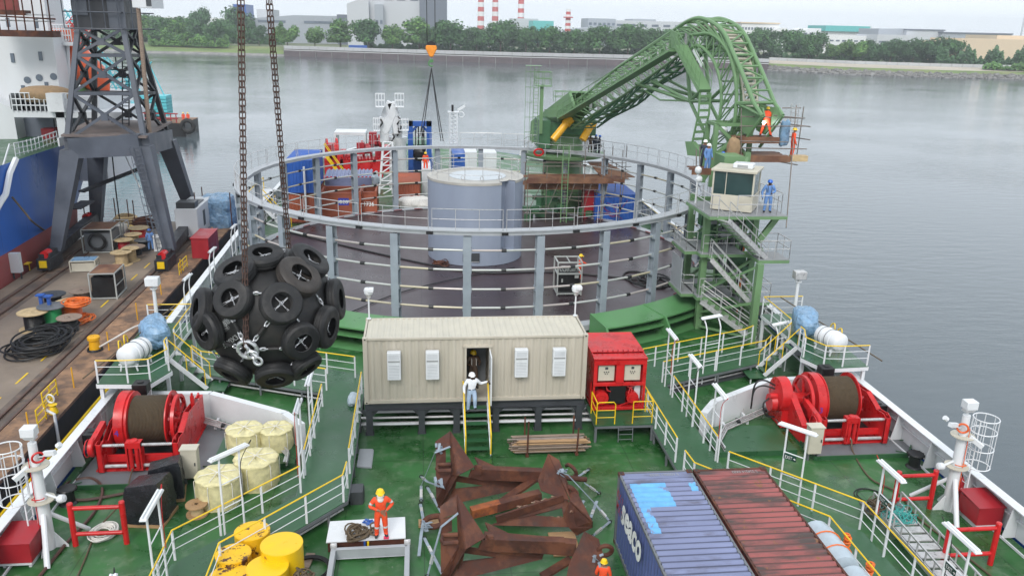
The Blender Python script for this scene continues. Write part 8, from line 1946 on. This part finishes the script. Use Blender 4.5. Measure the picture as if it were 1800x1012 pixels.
# superstructure
a=MB(); X0s,X1s=-60,V(97,100,78).x; zb_=5.5
a.b2(X0s,X1s,78,82,V(50,190,78).z-3,V(50,56,78).z); a.b2(X0s,V(95,50,80).x-.5,80,84,V(50,56,78).z,V(50,-20,78).z)
a.prism([(V(0,200,76).x-14,76,2),(V(25,200,76).x,76,2),(V(22,190,76).x,76,V(0,190,76).z),(V(0,57,76).x-14,76,V(0,57,76).z)],(0,3,0))
a.build('superstructure','ship_white',sh,smooth=False)
a=MB()
for px,py in ((22,102),(71,99),(41,158),(82,152),(14,40),(64,42)): p=V(px,py,77.95); a.box(p,(.28,.1,.75))
for px,py in ((48,141),(69,137),(94,135)): p=V(px,py,77.95); a.lathe([(0,0),(.3,0)],p,(0,-1,0),12,caps=False)
a.build('window','bld_glass',sh,smooth=False)
a=MB(); z_=V(60,196,74).z; a.b2(V(23,196,74).x,V(128,196,74).x+4,74,82,z_-.5,z_); a.b2(V(97,196,74).x,V(112,196,74).x,74,74.4,2,z_); 
a.b2(V(104,230,76).x,V(180,230,76).x,76,84,2.5,V(140,170,76).z)
a.build('lower_deckhouse','ship_white',sh,smooth=False)
a=MB(); p=V(60,225,77); a.b2(V(26,225,77.9).x,V(97,225,77.9).x,77.7,77.9,2.0,z_-.6); a.build('bay_shade_panel','bld_dark',sh,smooth=False)  # flat dark panel: the bay's shade is put into its colour
a=MB()
for px,py in ((116,222),(140,210),(164,205)): p=V(px,py,75.9); a.box(p,(1.1,.1,1.5))
a.build('window','bld_glass',sh,smooth=False,bevel=.2)
g_=MB()
for h in (.5,1.0,1.5): g_.tube((V(23,190,74).x,73.9,z_+h),(V(128,190,74).x,73.9,z_+h),.05,5)
for i in range(14): x=V(23,190,74).x+(V(128,190,74).x-V(23,190,74).x)*i/13; g_.tube((x,73.9,z_),(x,73.9,z_+1.5),.05,5)
for h in (.5,1.0): g_.tube((V(-5,40,75).x,75,V(0,54,75).z+h+.3),(V(97,40,75).x,75,V(0,54,75).z+h+.3),.06,5)
g_.build('deck_rail','ship_white',sh)
a=MB(); a.b2(V(-20,52,75).x,V(97,52,75).x,74.5,76,V(50,54,75).z-.5,V(50,54,75).z); [a.tube((V(x,50,74.6).x,74.6,V(50,54,75).z),(V(x,50,74.6).x,74.6,V(50,54,75).z+3.2),.06,4) for x in (0,15,30,45,62,78,90)]; a.tube((V(0,30,74.6).x,74.6,V(50,30,74.6).z),(V(97,30,74.6).x,74.6,V(50,33,74.6).z),.06,4); a.b2(V(-40,20,74).x,V(35,20,74).x,74.6,76,V(20,27,74.6).z,V(20,18,74.6).z); a.build('scaffold_stage','rust',sh,smooth=False)
a=MB(); a.b2(V(-40,10,77.5).x,V(33,10,77.5).x,77.4,77.6,V(20,18,77.5).z,V(20,-2,77.5).z); a.build('primer_patch','primer_red',sh,smooth=False)
a=MB()
for i in range(6): p=V(28+9*i,180,74.5); a.b2(p.x-.45,p.x+.45,74.3,75.3,z_,z_+1.4)
a.build('grey_drum','grey_dark',sh,smooth=False,bevel=.15)
a=MB(); a.crumple(V(80,166,75),(1.7,1,.6),None,2.5,.1,24,16,8); a.build('brown_sack','tarp_brown',sh); a=MB(); a.box(V(100,180,73.8),(1.3,.8,1.5)); a.build('white_winch_box','white_clean',sh,smooth=False)
a=MB(); a.b2(V(72,225,76.5).x,V(95,225,76.5).x,76.4,77.4,2,V(80,226,76.5).z); a.build('red_locker','red_dark',sh,smooth=False)
a=MB(); a.b2(V(106,165,80).x,V(141,165,80).x,80,83,2,V(120,156,80).z); a.build('green_tank','found_green',sh,smooth=False)
# lifeboat with davit
lb=thing('lifeboat','orange free fall lifeboat hanging at the stern side of the moored ship','lifeboat',V(125,105,82)); a=MB(); p,q_=V(100,70,82),V(147,118,82); d=(q_-p).normalized(); a.lathe([(.2,0),(1.1,.7),(1.35,2.0),(1.35,4.2),(.9,5.3),(.2,6)],p,d,18); a.build('hull','orange_boat',lb); a=MB(); a.b2(V(96,62,81).x,V(126,62,81).x,80.5,81.5,V(100,68,81).z,V(100,50,81).z); a.build('canopy','orange_boat',lb,smooth=False)
a=MB(); 
for px in (106,119): a.tube(V(px,80,80.5),V(px+3,152,80.5),.16,7)
a.b2(V(92,74,80).x,V(130,74,80).x,79.8,81,V(100,74,80).z-.3,V(100,74,80).z); a.build('davit','ship_white',lb); g_=MB()
for h in (.5,1.0,1.4): g_.tube(V(93,73,79.8)+Vector((0,0,h)),V(126,73,79.8)+Vector((0,0,h)),.05,5)
for i in range(8): p=V(93+4.7*i,73,79.8); g_.tube(p,p+Vector((0,0,1.4)),.05,4)
g_.build('cage_rail','ship_white',lb)
line('mooring_line',[XP(21,346,-28.5),XP(45,375,-27.8),XP(60,392,-27.4),G(92,414,-1.2)],.07,'rope_brown','thick brown mooring line from the blue hull down to the quay','rope')
a=MB(); a.lathe([(0,0),(.35,0)],V(21,345,0+68.9),(1,0,0),14,caps=False); 
# ================= BARGE WITH CYAN CRANE =================
bg_=thing('crane_barge','black floating barge with red railings beyond the moored ship','barge',V(280,235,168))
a=MB(); xa,xb=V(150,240,168).x,V(327,240,168).x; zt_=V(300,217,168).z; a.b2(xa,xb,168,178,WZ-.5,zt_); a.build('hull','black',bg_,smooth=False)
a=MB(); a.b2(xa,xb,168.1,177.9,zt_,zt_+.1); a.build('barge_deck','quay_rust',bg_,smooth=False)
g_=MB()
for h in (.9,1.8): g_.tube((V(225,215,168).x,168.3,zt_+h),(V(313,215,168).x,168.3,zt_+h),.12,5)
for i in range(10): x=V(225,215,168).x+(V(313,0,168).x-V(225,0,168).x)*i/9; g_.tube((x,168.3,zt_),(x,168.3,zt_+1.8),.1,5)
g_.build('red_rail','red_dark',bg_)
a=MB(); a.torus(V(330,222,167.5),(0,1,0),1.1,.4,16,7); a.build('tyre_fender','rubber',bg_)
for k,(px,py) in enumerate(((323,212),(331,212))): 
    p=V(px,py,169); person((p.x,169,zt_+.1),0,'far worker in '+('orange' if k else 'red')+' at the right end of the black barge','cloth_orange','skin_tan','hat_yellow',H=1.9)
cc=thing('crawler_crane','cyan crawler crane with lattice booms on the black barge','crane',V(260,200,174))
a=MB(); p0,p1=V(243,203,172),V(291,169,172)
for i in range(6): z=p1.z+(p0.z-p1.z)*i/6; a.b2(p0.x,p1.x,172,176,z-.75,z)
a.b2(V(205,210,172).x,V(245,210,172).x,171,176,zt_+1,V(220,180,172).z); a.build('engine_house','cyan',cc,smooth=False)
a=MB(); a.b2(V(200,210,172).x,V(275,210,172).x,170.5,176,zt_+.1,zt_+2.2); a.build('track','black',cc,smooth=False,bevel=.3)
a=MB(); a.b2(V(233,196,170).x,V(241,196,170).x,170,171,V(235,203,170).z,V(235,183,170).z); a.build('cab','cyan',cc,smooth=False)
def lattice(mb_,p,q_,w_,k,r=.14):
    d=(q_-p).normalized(); s=d.cross(Vector((0,1,0))).normalized()*w_/2; f_=Vector((0,w_/2,0)); C4=[s+f_,s-f_,-s-f_,-s+f_]
    for c in C4: mb_.tube(p+c,q_+c,r,4)
    for i in range(k):
        a0_,a1_=p.lerp(q_,i/k),p.lerp(q_,(i+1)/k)
        for j in range(4): mb_.tube(a0_+C4[j],a1_+C4[(j+1)%4],r*.6,4)
a=MB(); lattice(a,V(215,185,172),V(108,22,168),2.4,18); a.build('main_boom','cyan',cc)
a=MB(); lattice(a,V(238,165,172),V(160,88,168),1.8,12,.12); lattice(a,V(225,160,174),V(258,105,174),1.5,10,.12); a.tube(V(258,105,174),V(290,170,174),.12,5); a.build('back_mast','cyan',cc)
a=MB(); lattice(a,V(165,85,160),V(126,30,160),2.2,8,.12); a.build('red_white_jib','red',cc)
# small white deck boats near bow of ship
a=MB(); random.seed(15)
for i in range(5): a.b2(V(178+9*i,0,110).x,V(186+9*i,0,110).x,109,112,2,V(180,205-3*(i%3),110).z)
a.path([V(185,222,108),V(200,212,108),V(220,196,108)],.25,6); one('deck_gear',a,'white','white and yellow deck gear on the bow of the moored ship','deck gear')
# ================= FAR SHORE =================
LZ=-1.5
shore=[(-500,69),(-200,74),(100,86),(250,93),(380,96),(500,99),(700,106),(900,112),(1130,117),(1350,124),(1500,132),(1650,137),(1800,140),(2300,160),(2700,172)]
SP=[G(px,py,WZ) for px,py in shore]
mb=MB(); top=[]
for i,p in enumerate(SP):
    n_=Vector((p.x,p.y,0)).normalized()
    for d_ in ((58,) if i<5 else (58,1) if i==5 else (1,) if i<9 else (1,60) if i==9 else (60,)): top.append(Vector((p.x,p.y,0))+n_*d_)
poly=[(p.x,p.y,LZ) for p in top]+[(1900,1200,LZ),(1900,2600,LZ),(-1900,2600,LZ),(-1900,1200,LZ)]
mb.add(poly,[tuple(range(len(poly)))]); tag(mb.build('land','land',smooth=False,loc=(0,0,0)),kind='structure')
def strip(d0,z0,d1,z1,i0,i1,m_,name):
    mb=MB(); vs=[]
    for p in SP[i0:i1+1]:
        n_=Vector((p.x,p.y,0)).normalized(); a_=p+n_*d0; b_=p+n_*d1; vs+=[(a_.x,a_.y,z0),(b_.x,b_.y,z1)]
    mb.add(vs,[(2*i,2*i+1,2*i+3,2*i+2) for i in range(i1-i0)]); return mb.build(name,m_,smooth=False,loc=(0,0,0))
tag(strip(-1,WZ-.3,3,WZ+1.2,0,5,'rock','river_bank'),kind='structure'); tag(strip(3,WZ+1.2,60,LZ+.15,0,5,'grass','bank_grass'),kind='structure')
sw=thing('sea_wall','dark piled sea wall with a pale cap along the far shore','sea wall')
for args in ((-.5,WZ-.3,.0,LZ-.3,5,9,'pile_dark','wall_face'),(0,LZ-.3,1,LZ+.12,5,9,'concrete','wall_cap')): strip(*args).parent=sw; tag(strip(1,LZ+.12,16,LZ+.12,5,9,'sand','shore_path'),kind='structure')
tag(strip(-2,WZ-.3,14,-3.6,9,14,'rock','rocky_bank'),kind='structure'); tag(strip(14,-3.6,30,-2.4,9,14,'grass','shore_grass'),kind='structure'); tag(strip(30,-2.4,62,LZ+.1,9,14,'sand','sand_flat'),kind='structure')
# piles, fence
NP_=0
for i in range(5,9):
    for k in range(14):
        p=SP[i].lerp(SP[i+1],k/14); 
        if k%2==0: one('pile',MB().tube((p.x,p.y-.6,WZ-1),(p.x,p.y-.6,LZ-.1),.28,6),'rock','pale pile against the dark far sea wall, '+NTH[(NP_:=NP_+1)-1]+' from the left','pile','piles of the far sea wall')
random.seed(50); rk=MB()
for i in range(9,14):
    for k in range(150):
        f=random.random(); p=SP[i].lerp(SP[i+1],f); n_=Vector((p.x,p.y,0)).normalized(); d=random.uniform(-1,14); s=random.uniform(.4,1.3); c=p+n_*d; rk.blob((c.x,c.y,WZ+.1+(d+1)*.13),(s,s,s*.7),5,4,.25)
tag(rk.build('shore_rocks','rock'),kind='stuff')
def fence(i0,i1,d,h,lab):
    t=thing('site_fence',lab,'fence',SP[i0]); a=MB();b_=MB()
    for i in range(i0,i1):
        p,q_=SP[i],SP[i+1]; n0,n1=Vector((p.x,p.y,0)).normalized(),Vector((q_.x,q_.y,0)).normalized(); u,v=p+n0*d,q_+n1*d; u.z=v.z=LZ+h/2; a.bar(u,v,.1,h)
        k=max(1,int((v-u).length/6))
        for j in range(k): c=u.lerp(v,j/k); b_.box((c.x,c.y-.15,c.z),(.25,.2,h+.2))
    a.build('panel','fence_white',t,smooth=False); b_.build('fence_post','concrete',t,smooth=False)
fence(5,9,16,2.3,'long white site fence above the dark sea wall across the water'); fence(9,13,63,1.9,'white site fence behind the sand flat on the right')
# buildings
def bld(px0,px1,pyt,Y,m_,lab,roof=None,win=None,d=40,pyb=None,name='warehouse',cat='building',slope=0):
    x0,x1=V(px0,80,Y).x,V(px1,80,Y).x; zt=V((px0+px1)/2,pyt,Y).z; t=thing(name,lab,cat,((x0+x1)/2,Y,LZ)); a=MB()
    sm=not(roof or win)
    if sm: bpy.data.objects.remove(t)
    if slope: zl=V(px0,pyt+slope,Y).z; a.prism([(x0,Y,LZ),(x1,Y,LZ),(x1,Y,zt),((x0+x1)/2,Y,zt),(x0,Y,zl)],(0,d,0))
    else: a.b2(x0,x1,Y,Y+d,LZ,zt)
    if sm: return tag(a.build(name,m_,smooth=False),lab,cat)
    a.build('wall',m_,t,smooth=False)
    if roof: a=MB(); a.b2(x0-1,x1+1,Y-1,Y+d,zt,zt+1.2); a.build('roof',roof,t,smooth=False)
    if win:
        n_,rows,wy=win; H_=zt-LZ
        for r in range(rows):
            for i in range(n_):
                c=x0+(x1-x0)*(i+.5)/n_; z=LZ+H_*(wy+(1-wy)*(r+.4)/rows); a=MB(); a.b2(c-(x1-x0)/n_*.3,c+(x1-x0)/n_*.3,Y-.3,Y-.05,z-H_*.045,z+H_*.045); a.build('window','bld_glass',t,smooth=False)
    return t
bld(612,650,0,720,'bld_light','tall pale shed end left of the big grey shipyard hall',slope=7,name='shipyard_hall'); bld(650,740,-12,725,'bld_light','huge pale shipyard hall in the middle of the far shore',name='shipyard_hall',win=(4,1,.85)); bld(738,786,-14,722,'bld_dark','dark grey tall hall with vertical stripes beside the pale shipyard hall',name='shipyard_hall')
bld(660,675,8,718,'bld_grey','grey stair block in front of the big shipyard hall',win=(2,1,.3)); bld(440,600,27,760,'bld_grey','long low grey hall with a curved roof left of the shipyard hall',name='low_hall',slope=6,win=(2,1,.6)); bld(455,482,17,800,'bld_light','pale block behind the low grey hall'); bld(594,612,26,740,'bld_dark','small dark plant block between the low hall and the shipyard hall')
bld(415,437,8,900,'navy','blue tank block above the trees on the left'); bld(245,420,31,1100,'bld_white','far white building above the trees at the left',win=(10,1,.4))
bld(1032,1080,33,900,'bld_grey','grey office block with dark windows above the trees',win=(6,2,.35)); bld(1078,1240,38,950,'bld_light','long pale warehouse behind the green arm',win=(8,1,.7)); bld(1000,1100,47,880,'bld_grey','low grey roof behind the trees left of the green arm',slope=6); bld(1110,1150,34,960,'bld_grey','grey roof plant on the long pale warehouse')
bld(1300,1365,42,800,'bld_white','white building with rows of windows right of the arch of the arm',roof='bld_beige',win=(12,2,.4)); bld(1355,1380,49,790,'bld_white','white gabled building at the right of the windowed one',win=(3,1,.6),slope=4); bld(1408,1440,50,860,'bld_white','small white gabled building between dark trees',slope=3,win=(3,1,.6)); bld(1380,1530,62,800,'bld_white','long low white building under the teal roofed one',win=(14,1,.5))
t=bld(1452,1528,46,900,'bld_white','white building with a big teal roof',win=(8,1,.2)); a=MB(); x0,x1=V(1450,50,899).x,V(1528,50,899).x; a.b2(x0,x1,897,941,V(1490,56,899).z,V(1490,46,899).z); a.build('roof','bld_teal',t,smooth=False)
bld(1541,1592,51,820,'bld_grey','grey block at the left of the long pale factory'); bld(1590,1655,54,815,'bld_light','pale factory block with thin dark parapet',roof='bld_dark',win=(6,1,.4)); bld(1540,1640,62,780,'bld_light','pale low factory front with small windows',win=(5,1,.4)); bld(1652,1775,60,810,'bld_grey','long grey factory roof behind the beige building',roof='bld_dark')
bld(1689,1900,70,600,'bld_beige','large beige building at the right edge of the far shore',win=None,name='beige_factory'); bld(1676,1692,73,598,'bld_beige','beige wing of the large building with a brown stripe',win=None,name='beige_factory'); bld(1750,1900,64,640,'bld_beige','upper storey of the large beige building',win=None,name='beige_factory')
bld(936,972,37,1000,'bld_teal','pale teal plant behind the trees'); bld(900,945,33,1050,'bld_light','pale grey plant beside the teal one')
# containers stacked
random.seed(60); cols_=['red_dark','bld_teal','navy','rust_cont','bld_grey']
for i in range(9):
    for j in range(3):
        x0=V(806+i*7.2,60,760).x; x1=V(806+i*7.2+6.6,60,760).x; z0=V(800,62,760).z-6+j*2.7
        if random.random()<.85 or j==0:
            a=MB(); a.b2(x0,x1,760,772,z0,z0+2.55); cc_=random.choice(cols_); one('stacked_container',a,cc_,'far %s shipping container, %s column from the left, %s tier'%(dict(red_dark='dark red',bld_teal='teal',navy='blue',rust_cont='rust brown',bld_grey='grey')[cc_],NTH[i],['bottom','middle','top'][j]),'container','far stacked containers behind the trees',smooth=False)
a=MB(); a.b2(V(800,0,765).x,V(880,0,765).x,765,790,LZ,V(800,62,760).z-6); one('terminal_block',a,'bld_light','pale block carrying the far stacked containers','building',smooth=False)
bl=bld(613,645,80,600,'navy','long blue container on the far quay in front of the trees',d=3,name='blue_site_container')
# chimneys
for k,(px,pyt,Y,w_) in enumerate(((845,-12,1100,4),(870,-12,1110,4),(915,-8,1100,4),(998,16,800,2.4))):
    t=thing('striped_chimney','red and white striped chimney, '+['leftmost of four','second from the left of four','third from the left of four','short one standing apart on the right'][k],'chimney',(V(px,50,Y).x,Y,LZ),'striped chimneys'); x=V(px,50,Y).x; zt=V(px,pyt,Y).z; n_=9
    z0=LZ
    for i in range(n_):
        z1=zt-(n_-1-i)*(zt-V(px,60,Y).z)/n_*1.02; a=MB(); a.lathe([(w_*(1.15-.03*i),z0),(w_*(1.12-.03*i),z1)],(x,Y,0),n=16); a.build('red_band' if i%2 else 'white_band','chim_red' if i%2 else 'bld_white',t); z0=z1
    if k==3: a=MB(); a.lathe([(w_*1.9,zt-8),(w_*1.9,zt-7)],(x,Y,0),n=16); a.build('platform','chim_red',t)
t=thing('radio_mast','thin grey lattice mast at the right edge','mast',(V(1795,60,700).x,700,LZ)); a=MB(); x=V(1795,60,700).x; zt=V(1795,12,700).z
for dx in (-.5,.5): a.tube((x+dx,700,LZ),(x+dx,700,zt),.22,5)
for i in range(30): z=LZ+(zt-LZ)*i/30; a.tube((x-.5,700,z),(x+.5,700,z+1),.12,4)
a.build('lattice','bld_grey',t)
# ---- trees ----
def crown_mesh(seed,lobes,leaf,n_,palm=False):
    rnd=random.Random(seed); mb=MB(); cs=[]
    for i in range(lobes):
        th=rnd.uniform(0,2*PI); r=rnd.uniform(0,.62); z=rnd.uniform(.3,.86); cs.append((Vector((r*math.cos(th)*(.72)*(1.15-.4*z),r*math.sin(th)*.72*(1.15-.4*z),z)),rnd.uniform(.13,.25)))
    for i in range(n_):
        c,r=cs[rnd.randrange(lobes)]; d=Vector((rnd.gauss(0,1),rnd.gauss(0,1),rnd.gauss(0,1))).normalized(); p=c+d*r*rnd.uniform(.55,1.08); p.z=max(.25,p.z)
        u=Vector((rnd.gauss(0,1),rnd.gauss(0,1),rnd.gauss(0,1))).normalized(); v=u.cross(d+Vector((.01,.02,.3))).normalized(); w_=v.cross(u).normalized(); s=leaf*rnd.uniform(.6,1.4)
        mb.mi=0 if rnd.random()<.6 else 1
        mb.add([p-v*s,p+u*s*.9,p+v*s,p-u*s*.9+w_*s*.4],[(0,1,2,3)])
    return mb
def trunk_mesh(seed):
    rnd=random.Random(seed); mb=MB(); mb.tube((0,0,0),(0.01,0,.42),.028,7,.018)
    for i in range(6):
        th=2*PI*i/6+rnd.uniform(-.3,.3); mb.tube((0,0,rnd.uniform(.22,.4)),(.3*math.cos(th),.3*math.sin(th),rnd.uniform(.5,.75)),.012,5,.004)
    return mb
TV=[]
for k,(m1_,m2_,lab) in enumerate((('leaf_dark','leaf_mid','dark green bushy tree'),('leaf_mid','leaf_light','mid green rounded tree'),('leaf_light','leaf_mid','bright green loose tree'),('leaf_dark','leaf_dusty','dusky dark tree'),('leaf_mid','leaf_dark','full deep green tree'),('leaf_dusty','leaf_mid','dusty green tree'))):
    t=thing('shore_tree',lab,'tree',(0,0,0),'trees along the far shore'); crown_mesh(100+k,20,.033,3400).build('crown',[m1_,m2_],t,smooth=False); trunk_mesh(200+k).build('trunk','bark',t); TV.append((t,lab))
kids={}
for x in bpy.data.objects:
    if x.parent: kids.setdefault(x.parent.name,[]).append(x)
used=set()
def tree(px,pyt,Y,k,wf,lab):
    t,l=TV[k]; x=V(px,70,Y).x; h=V(px,pyt,Y).z-LZ
    if k not in used: used.add(k); o=t
    else: o=copy_tree(t,None,kids)
    o.location=(x,Y,LZ); o.scale=(h*wf,h*wf,h); o.rotation_euler=(0,0,random.uniform(0,6.28)); o['label']=lab
random.seed(88)
spots=[(505,42,620,2,1.0),(553,44,620,2,.95),(598,37,625,1,1.2),(648,30,625,0,1.05),(690,40,622,2,.95),(737,34,622,1,1.25),(792,32,618,0,1.1),(838,50,620,5,1.1),(880,38,615,5,1.15),(925,49,612,5,1.0),(967,47,610,4,1.1),(1010,52,606,4,1.0),(1055,46,602,4,1.15),(1105,43,600,4,1.2),(1150,47,598,0,1.1),(1200,50,600,4,1.1),(1330,56,590,4,1.2),(1345,52,600,5,1.0),(1395,49,580,0,1.1),(1440,58,575,3,1.1),(1425,62,560,4,1),(1470,73,560,2,1.0),(1505,68,556,2,1.2),(1535,72,560,3,1.1),(1570,70,552,3,1.2),(1610,69,548,3,1.1),(1655,67,546,3,1.3),(1680,70,540,4,1.1),(455,46,660,3,1.0),(418,42,650,0,1.1),(355,16,760,3,.8),(330,32,700,5,1.2),(290,32,690,4,1.2),(250,30,700,1,1.2),(270,28,760,5,1.2),(390,30,740,0,1.1),(425,15,760,3,1.0),(310,36,650,1,1.2),(378,40,650,4,1.2),(235,40,640,3,1.2),(1250,55,620,4,1.2),(1290,58,610,0,1.2),(765,48,640,5,1.1),(815,52,640,4,1.2),(860,50,640,4,1.2),(903,52,640,0,1.2),(946,54,635,4,1.1),(988,54,630,0,1.2),(1032,56,630,4,1.2),(1080,54,625,0,1.2),(1128,52,620,4,1.2),(1175,52,620,4,1.2),(1415,66,570,3,1.2),(1485,80,570,4,1.3),(1550,80,562,4,1.3),(1592,78,560,3,1.3),(1632,78,556,4,1.3)]
for i,(px,pyt,Y,k,wf) in enumerate(spots):
    ref='behind the far shore, '
    z_=lambda q:0 if q<470 else 1 if q<757 else 2 if q<1000 else 3 if q<1230 else 4 if q<1400 else 5
    where=('on the left bank','left of the orange hook','right of the orange hook','left of the green arm','by the green arch','behind the sand flat')[z_(px)]
    tree(px,pyt,Y,k,wf,TV[k][1]+' '+where+', '+'first second third fourth fifth sixth seventh eighth ninth tenth eleventh twelfth thirteenth fourteenth fifteenth sixteenth'.split()[sum(1 for s in spots if s[0]<px and z_(s[0])==z_(px))]+' from the left')
# low understory and shrubs as individual lower trees in rows
row=[]
for i in range(34): row.append((700+random.uniform(-25,10)+0*i, 0))
def bush_strip(name,label,p0,p1,Y0,Y1,h,n_,leaf,ms,stuff=True):
    mb=MB(); rnd=random.Random(len(label))
    for i in range(n_):
        f=rnd.random(); px=p0+(p1-p0)*f; Y=Y0+(Y1-Y0)*f+rnd.uniform(-6,6); x=V(px,80,Y).x; z=LZ+h*rnd.random()**.8*(.75+.35*math.sin(px*.13)+.15*math.sin(px*.51)); s=leaf*rnd.uniform(.6,1.4)
        u=Vector((rnd.gauss(0,1),rnd.gauss(0,1),rnd.gauss(0,1))).normalized(); v=u.orthogonal().normalized(); mb.mi=rnd.randrange(len(ms)); mb.add([Vector((x,Y,z))-v*s,Vector((x,Y,z))+u*s,Vector((x,Y,z))+v*s,Vector((x,Y,z))-u*s],[(0,1,2,3)])
    o=mb.build(name,ms,smooth=False); tag(o,kind='stuff'); o['label']=label; return o
bush_strip('shrubbery','low dark shrubs filling the gaps under the far trees',640,1420,640,600,6,11000,.8,['leaf_dark','leaf_mid'])
bush_strip('shrubbery','dark understory behind the sand flat on the right',1380,1900,570,540,7,9000,.8,['leaf_dark','leaf_dusty'])
bush_strip('shrubbery','dense dark hedge below the beige building',1650,1900,520,510,11,8000,.7,['leaf_dark','leaf_dusty'])
bush_strip('reeds','bright green shrub belt on the left bank',262,402,630,620,6.5,9000,.6,['leaf_mid','leaf_light'])
bush_strip('wood','wood in the background of the left bank',180,500,720,700,14,9000,1.0,['leaf_dark','leaf_mid'])
bush_strip('reeds','low green reeds at the right end of the far bank',1735,1860,480,470,3.4,5000,.5,['leaf_mid','leaf_light'])
# far glimpses beyond everything
# haze
hz_=bpy.data.materials.new('haze'); hz_.use_nodes=True; n=hz_.node_tree; n.nodes.clear(); o_=n.nodes.new('ShaderNodeOutputMaterial'); pv=n.nodes.new('ShaderNodeVolumePrincipled'); pv.inputs['Color'].default_value=(.86,.92,.97,1); pv.inputs['Density'].default_value=.00024; pv.inputs['Anisotropy'].default_value=.1; n.links.new(pv.outputs[0],o_.inputs['Volume'])
M['haze']=hz_
HAZE=True
if HAZE:
    mb=MB(); mb.b2(-2000,2000,-60,2700,-9,75); tag(mb.build('haze','haze',smooth=False),kind='stuff')
for o in bpy.data.objects:
    if o.type=='MESH' and len(o.data.materials)==0: print('NOMAT',o.name)
print('objects',len(bpy.data.objects))
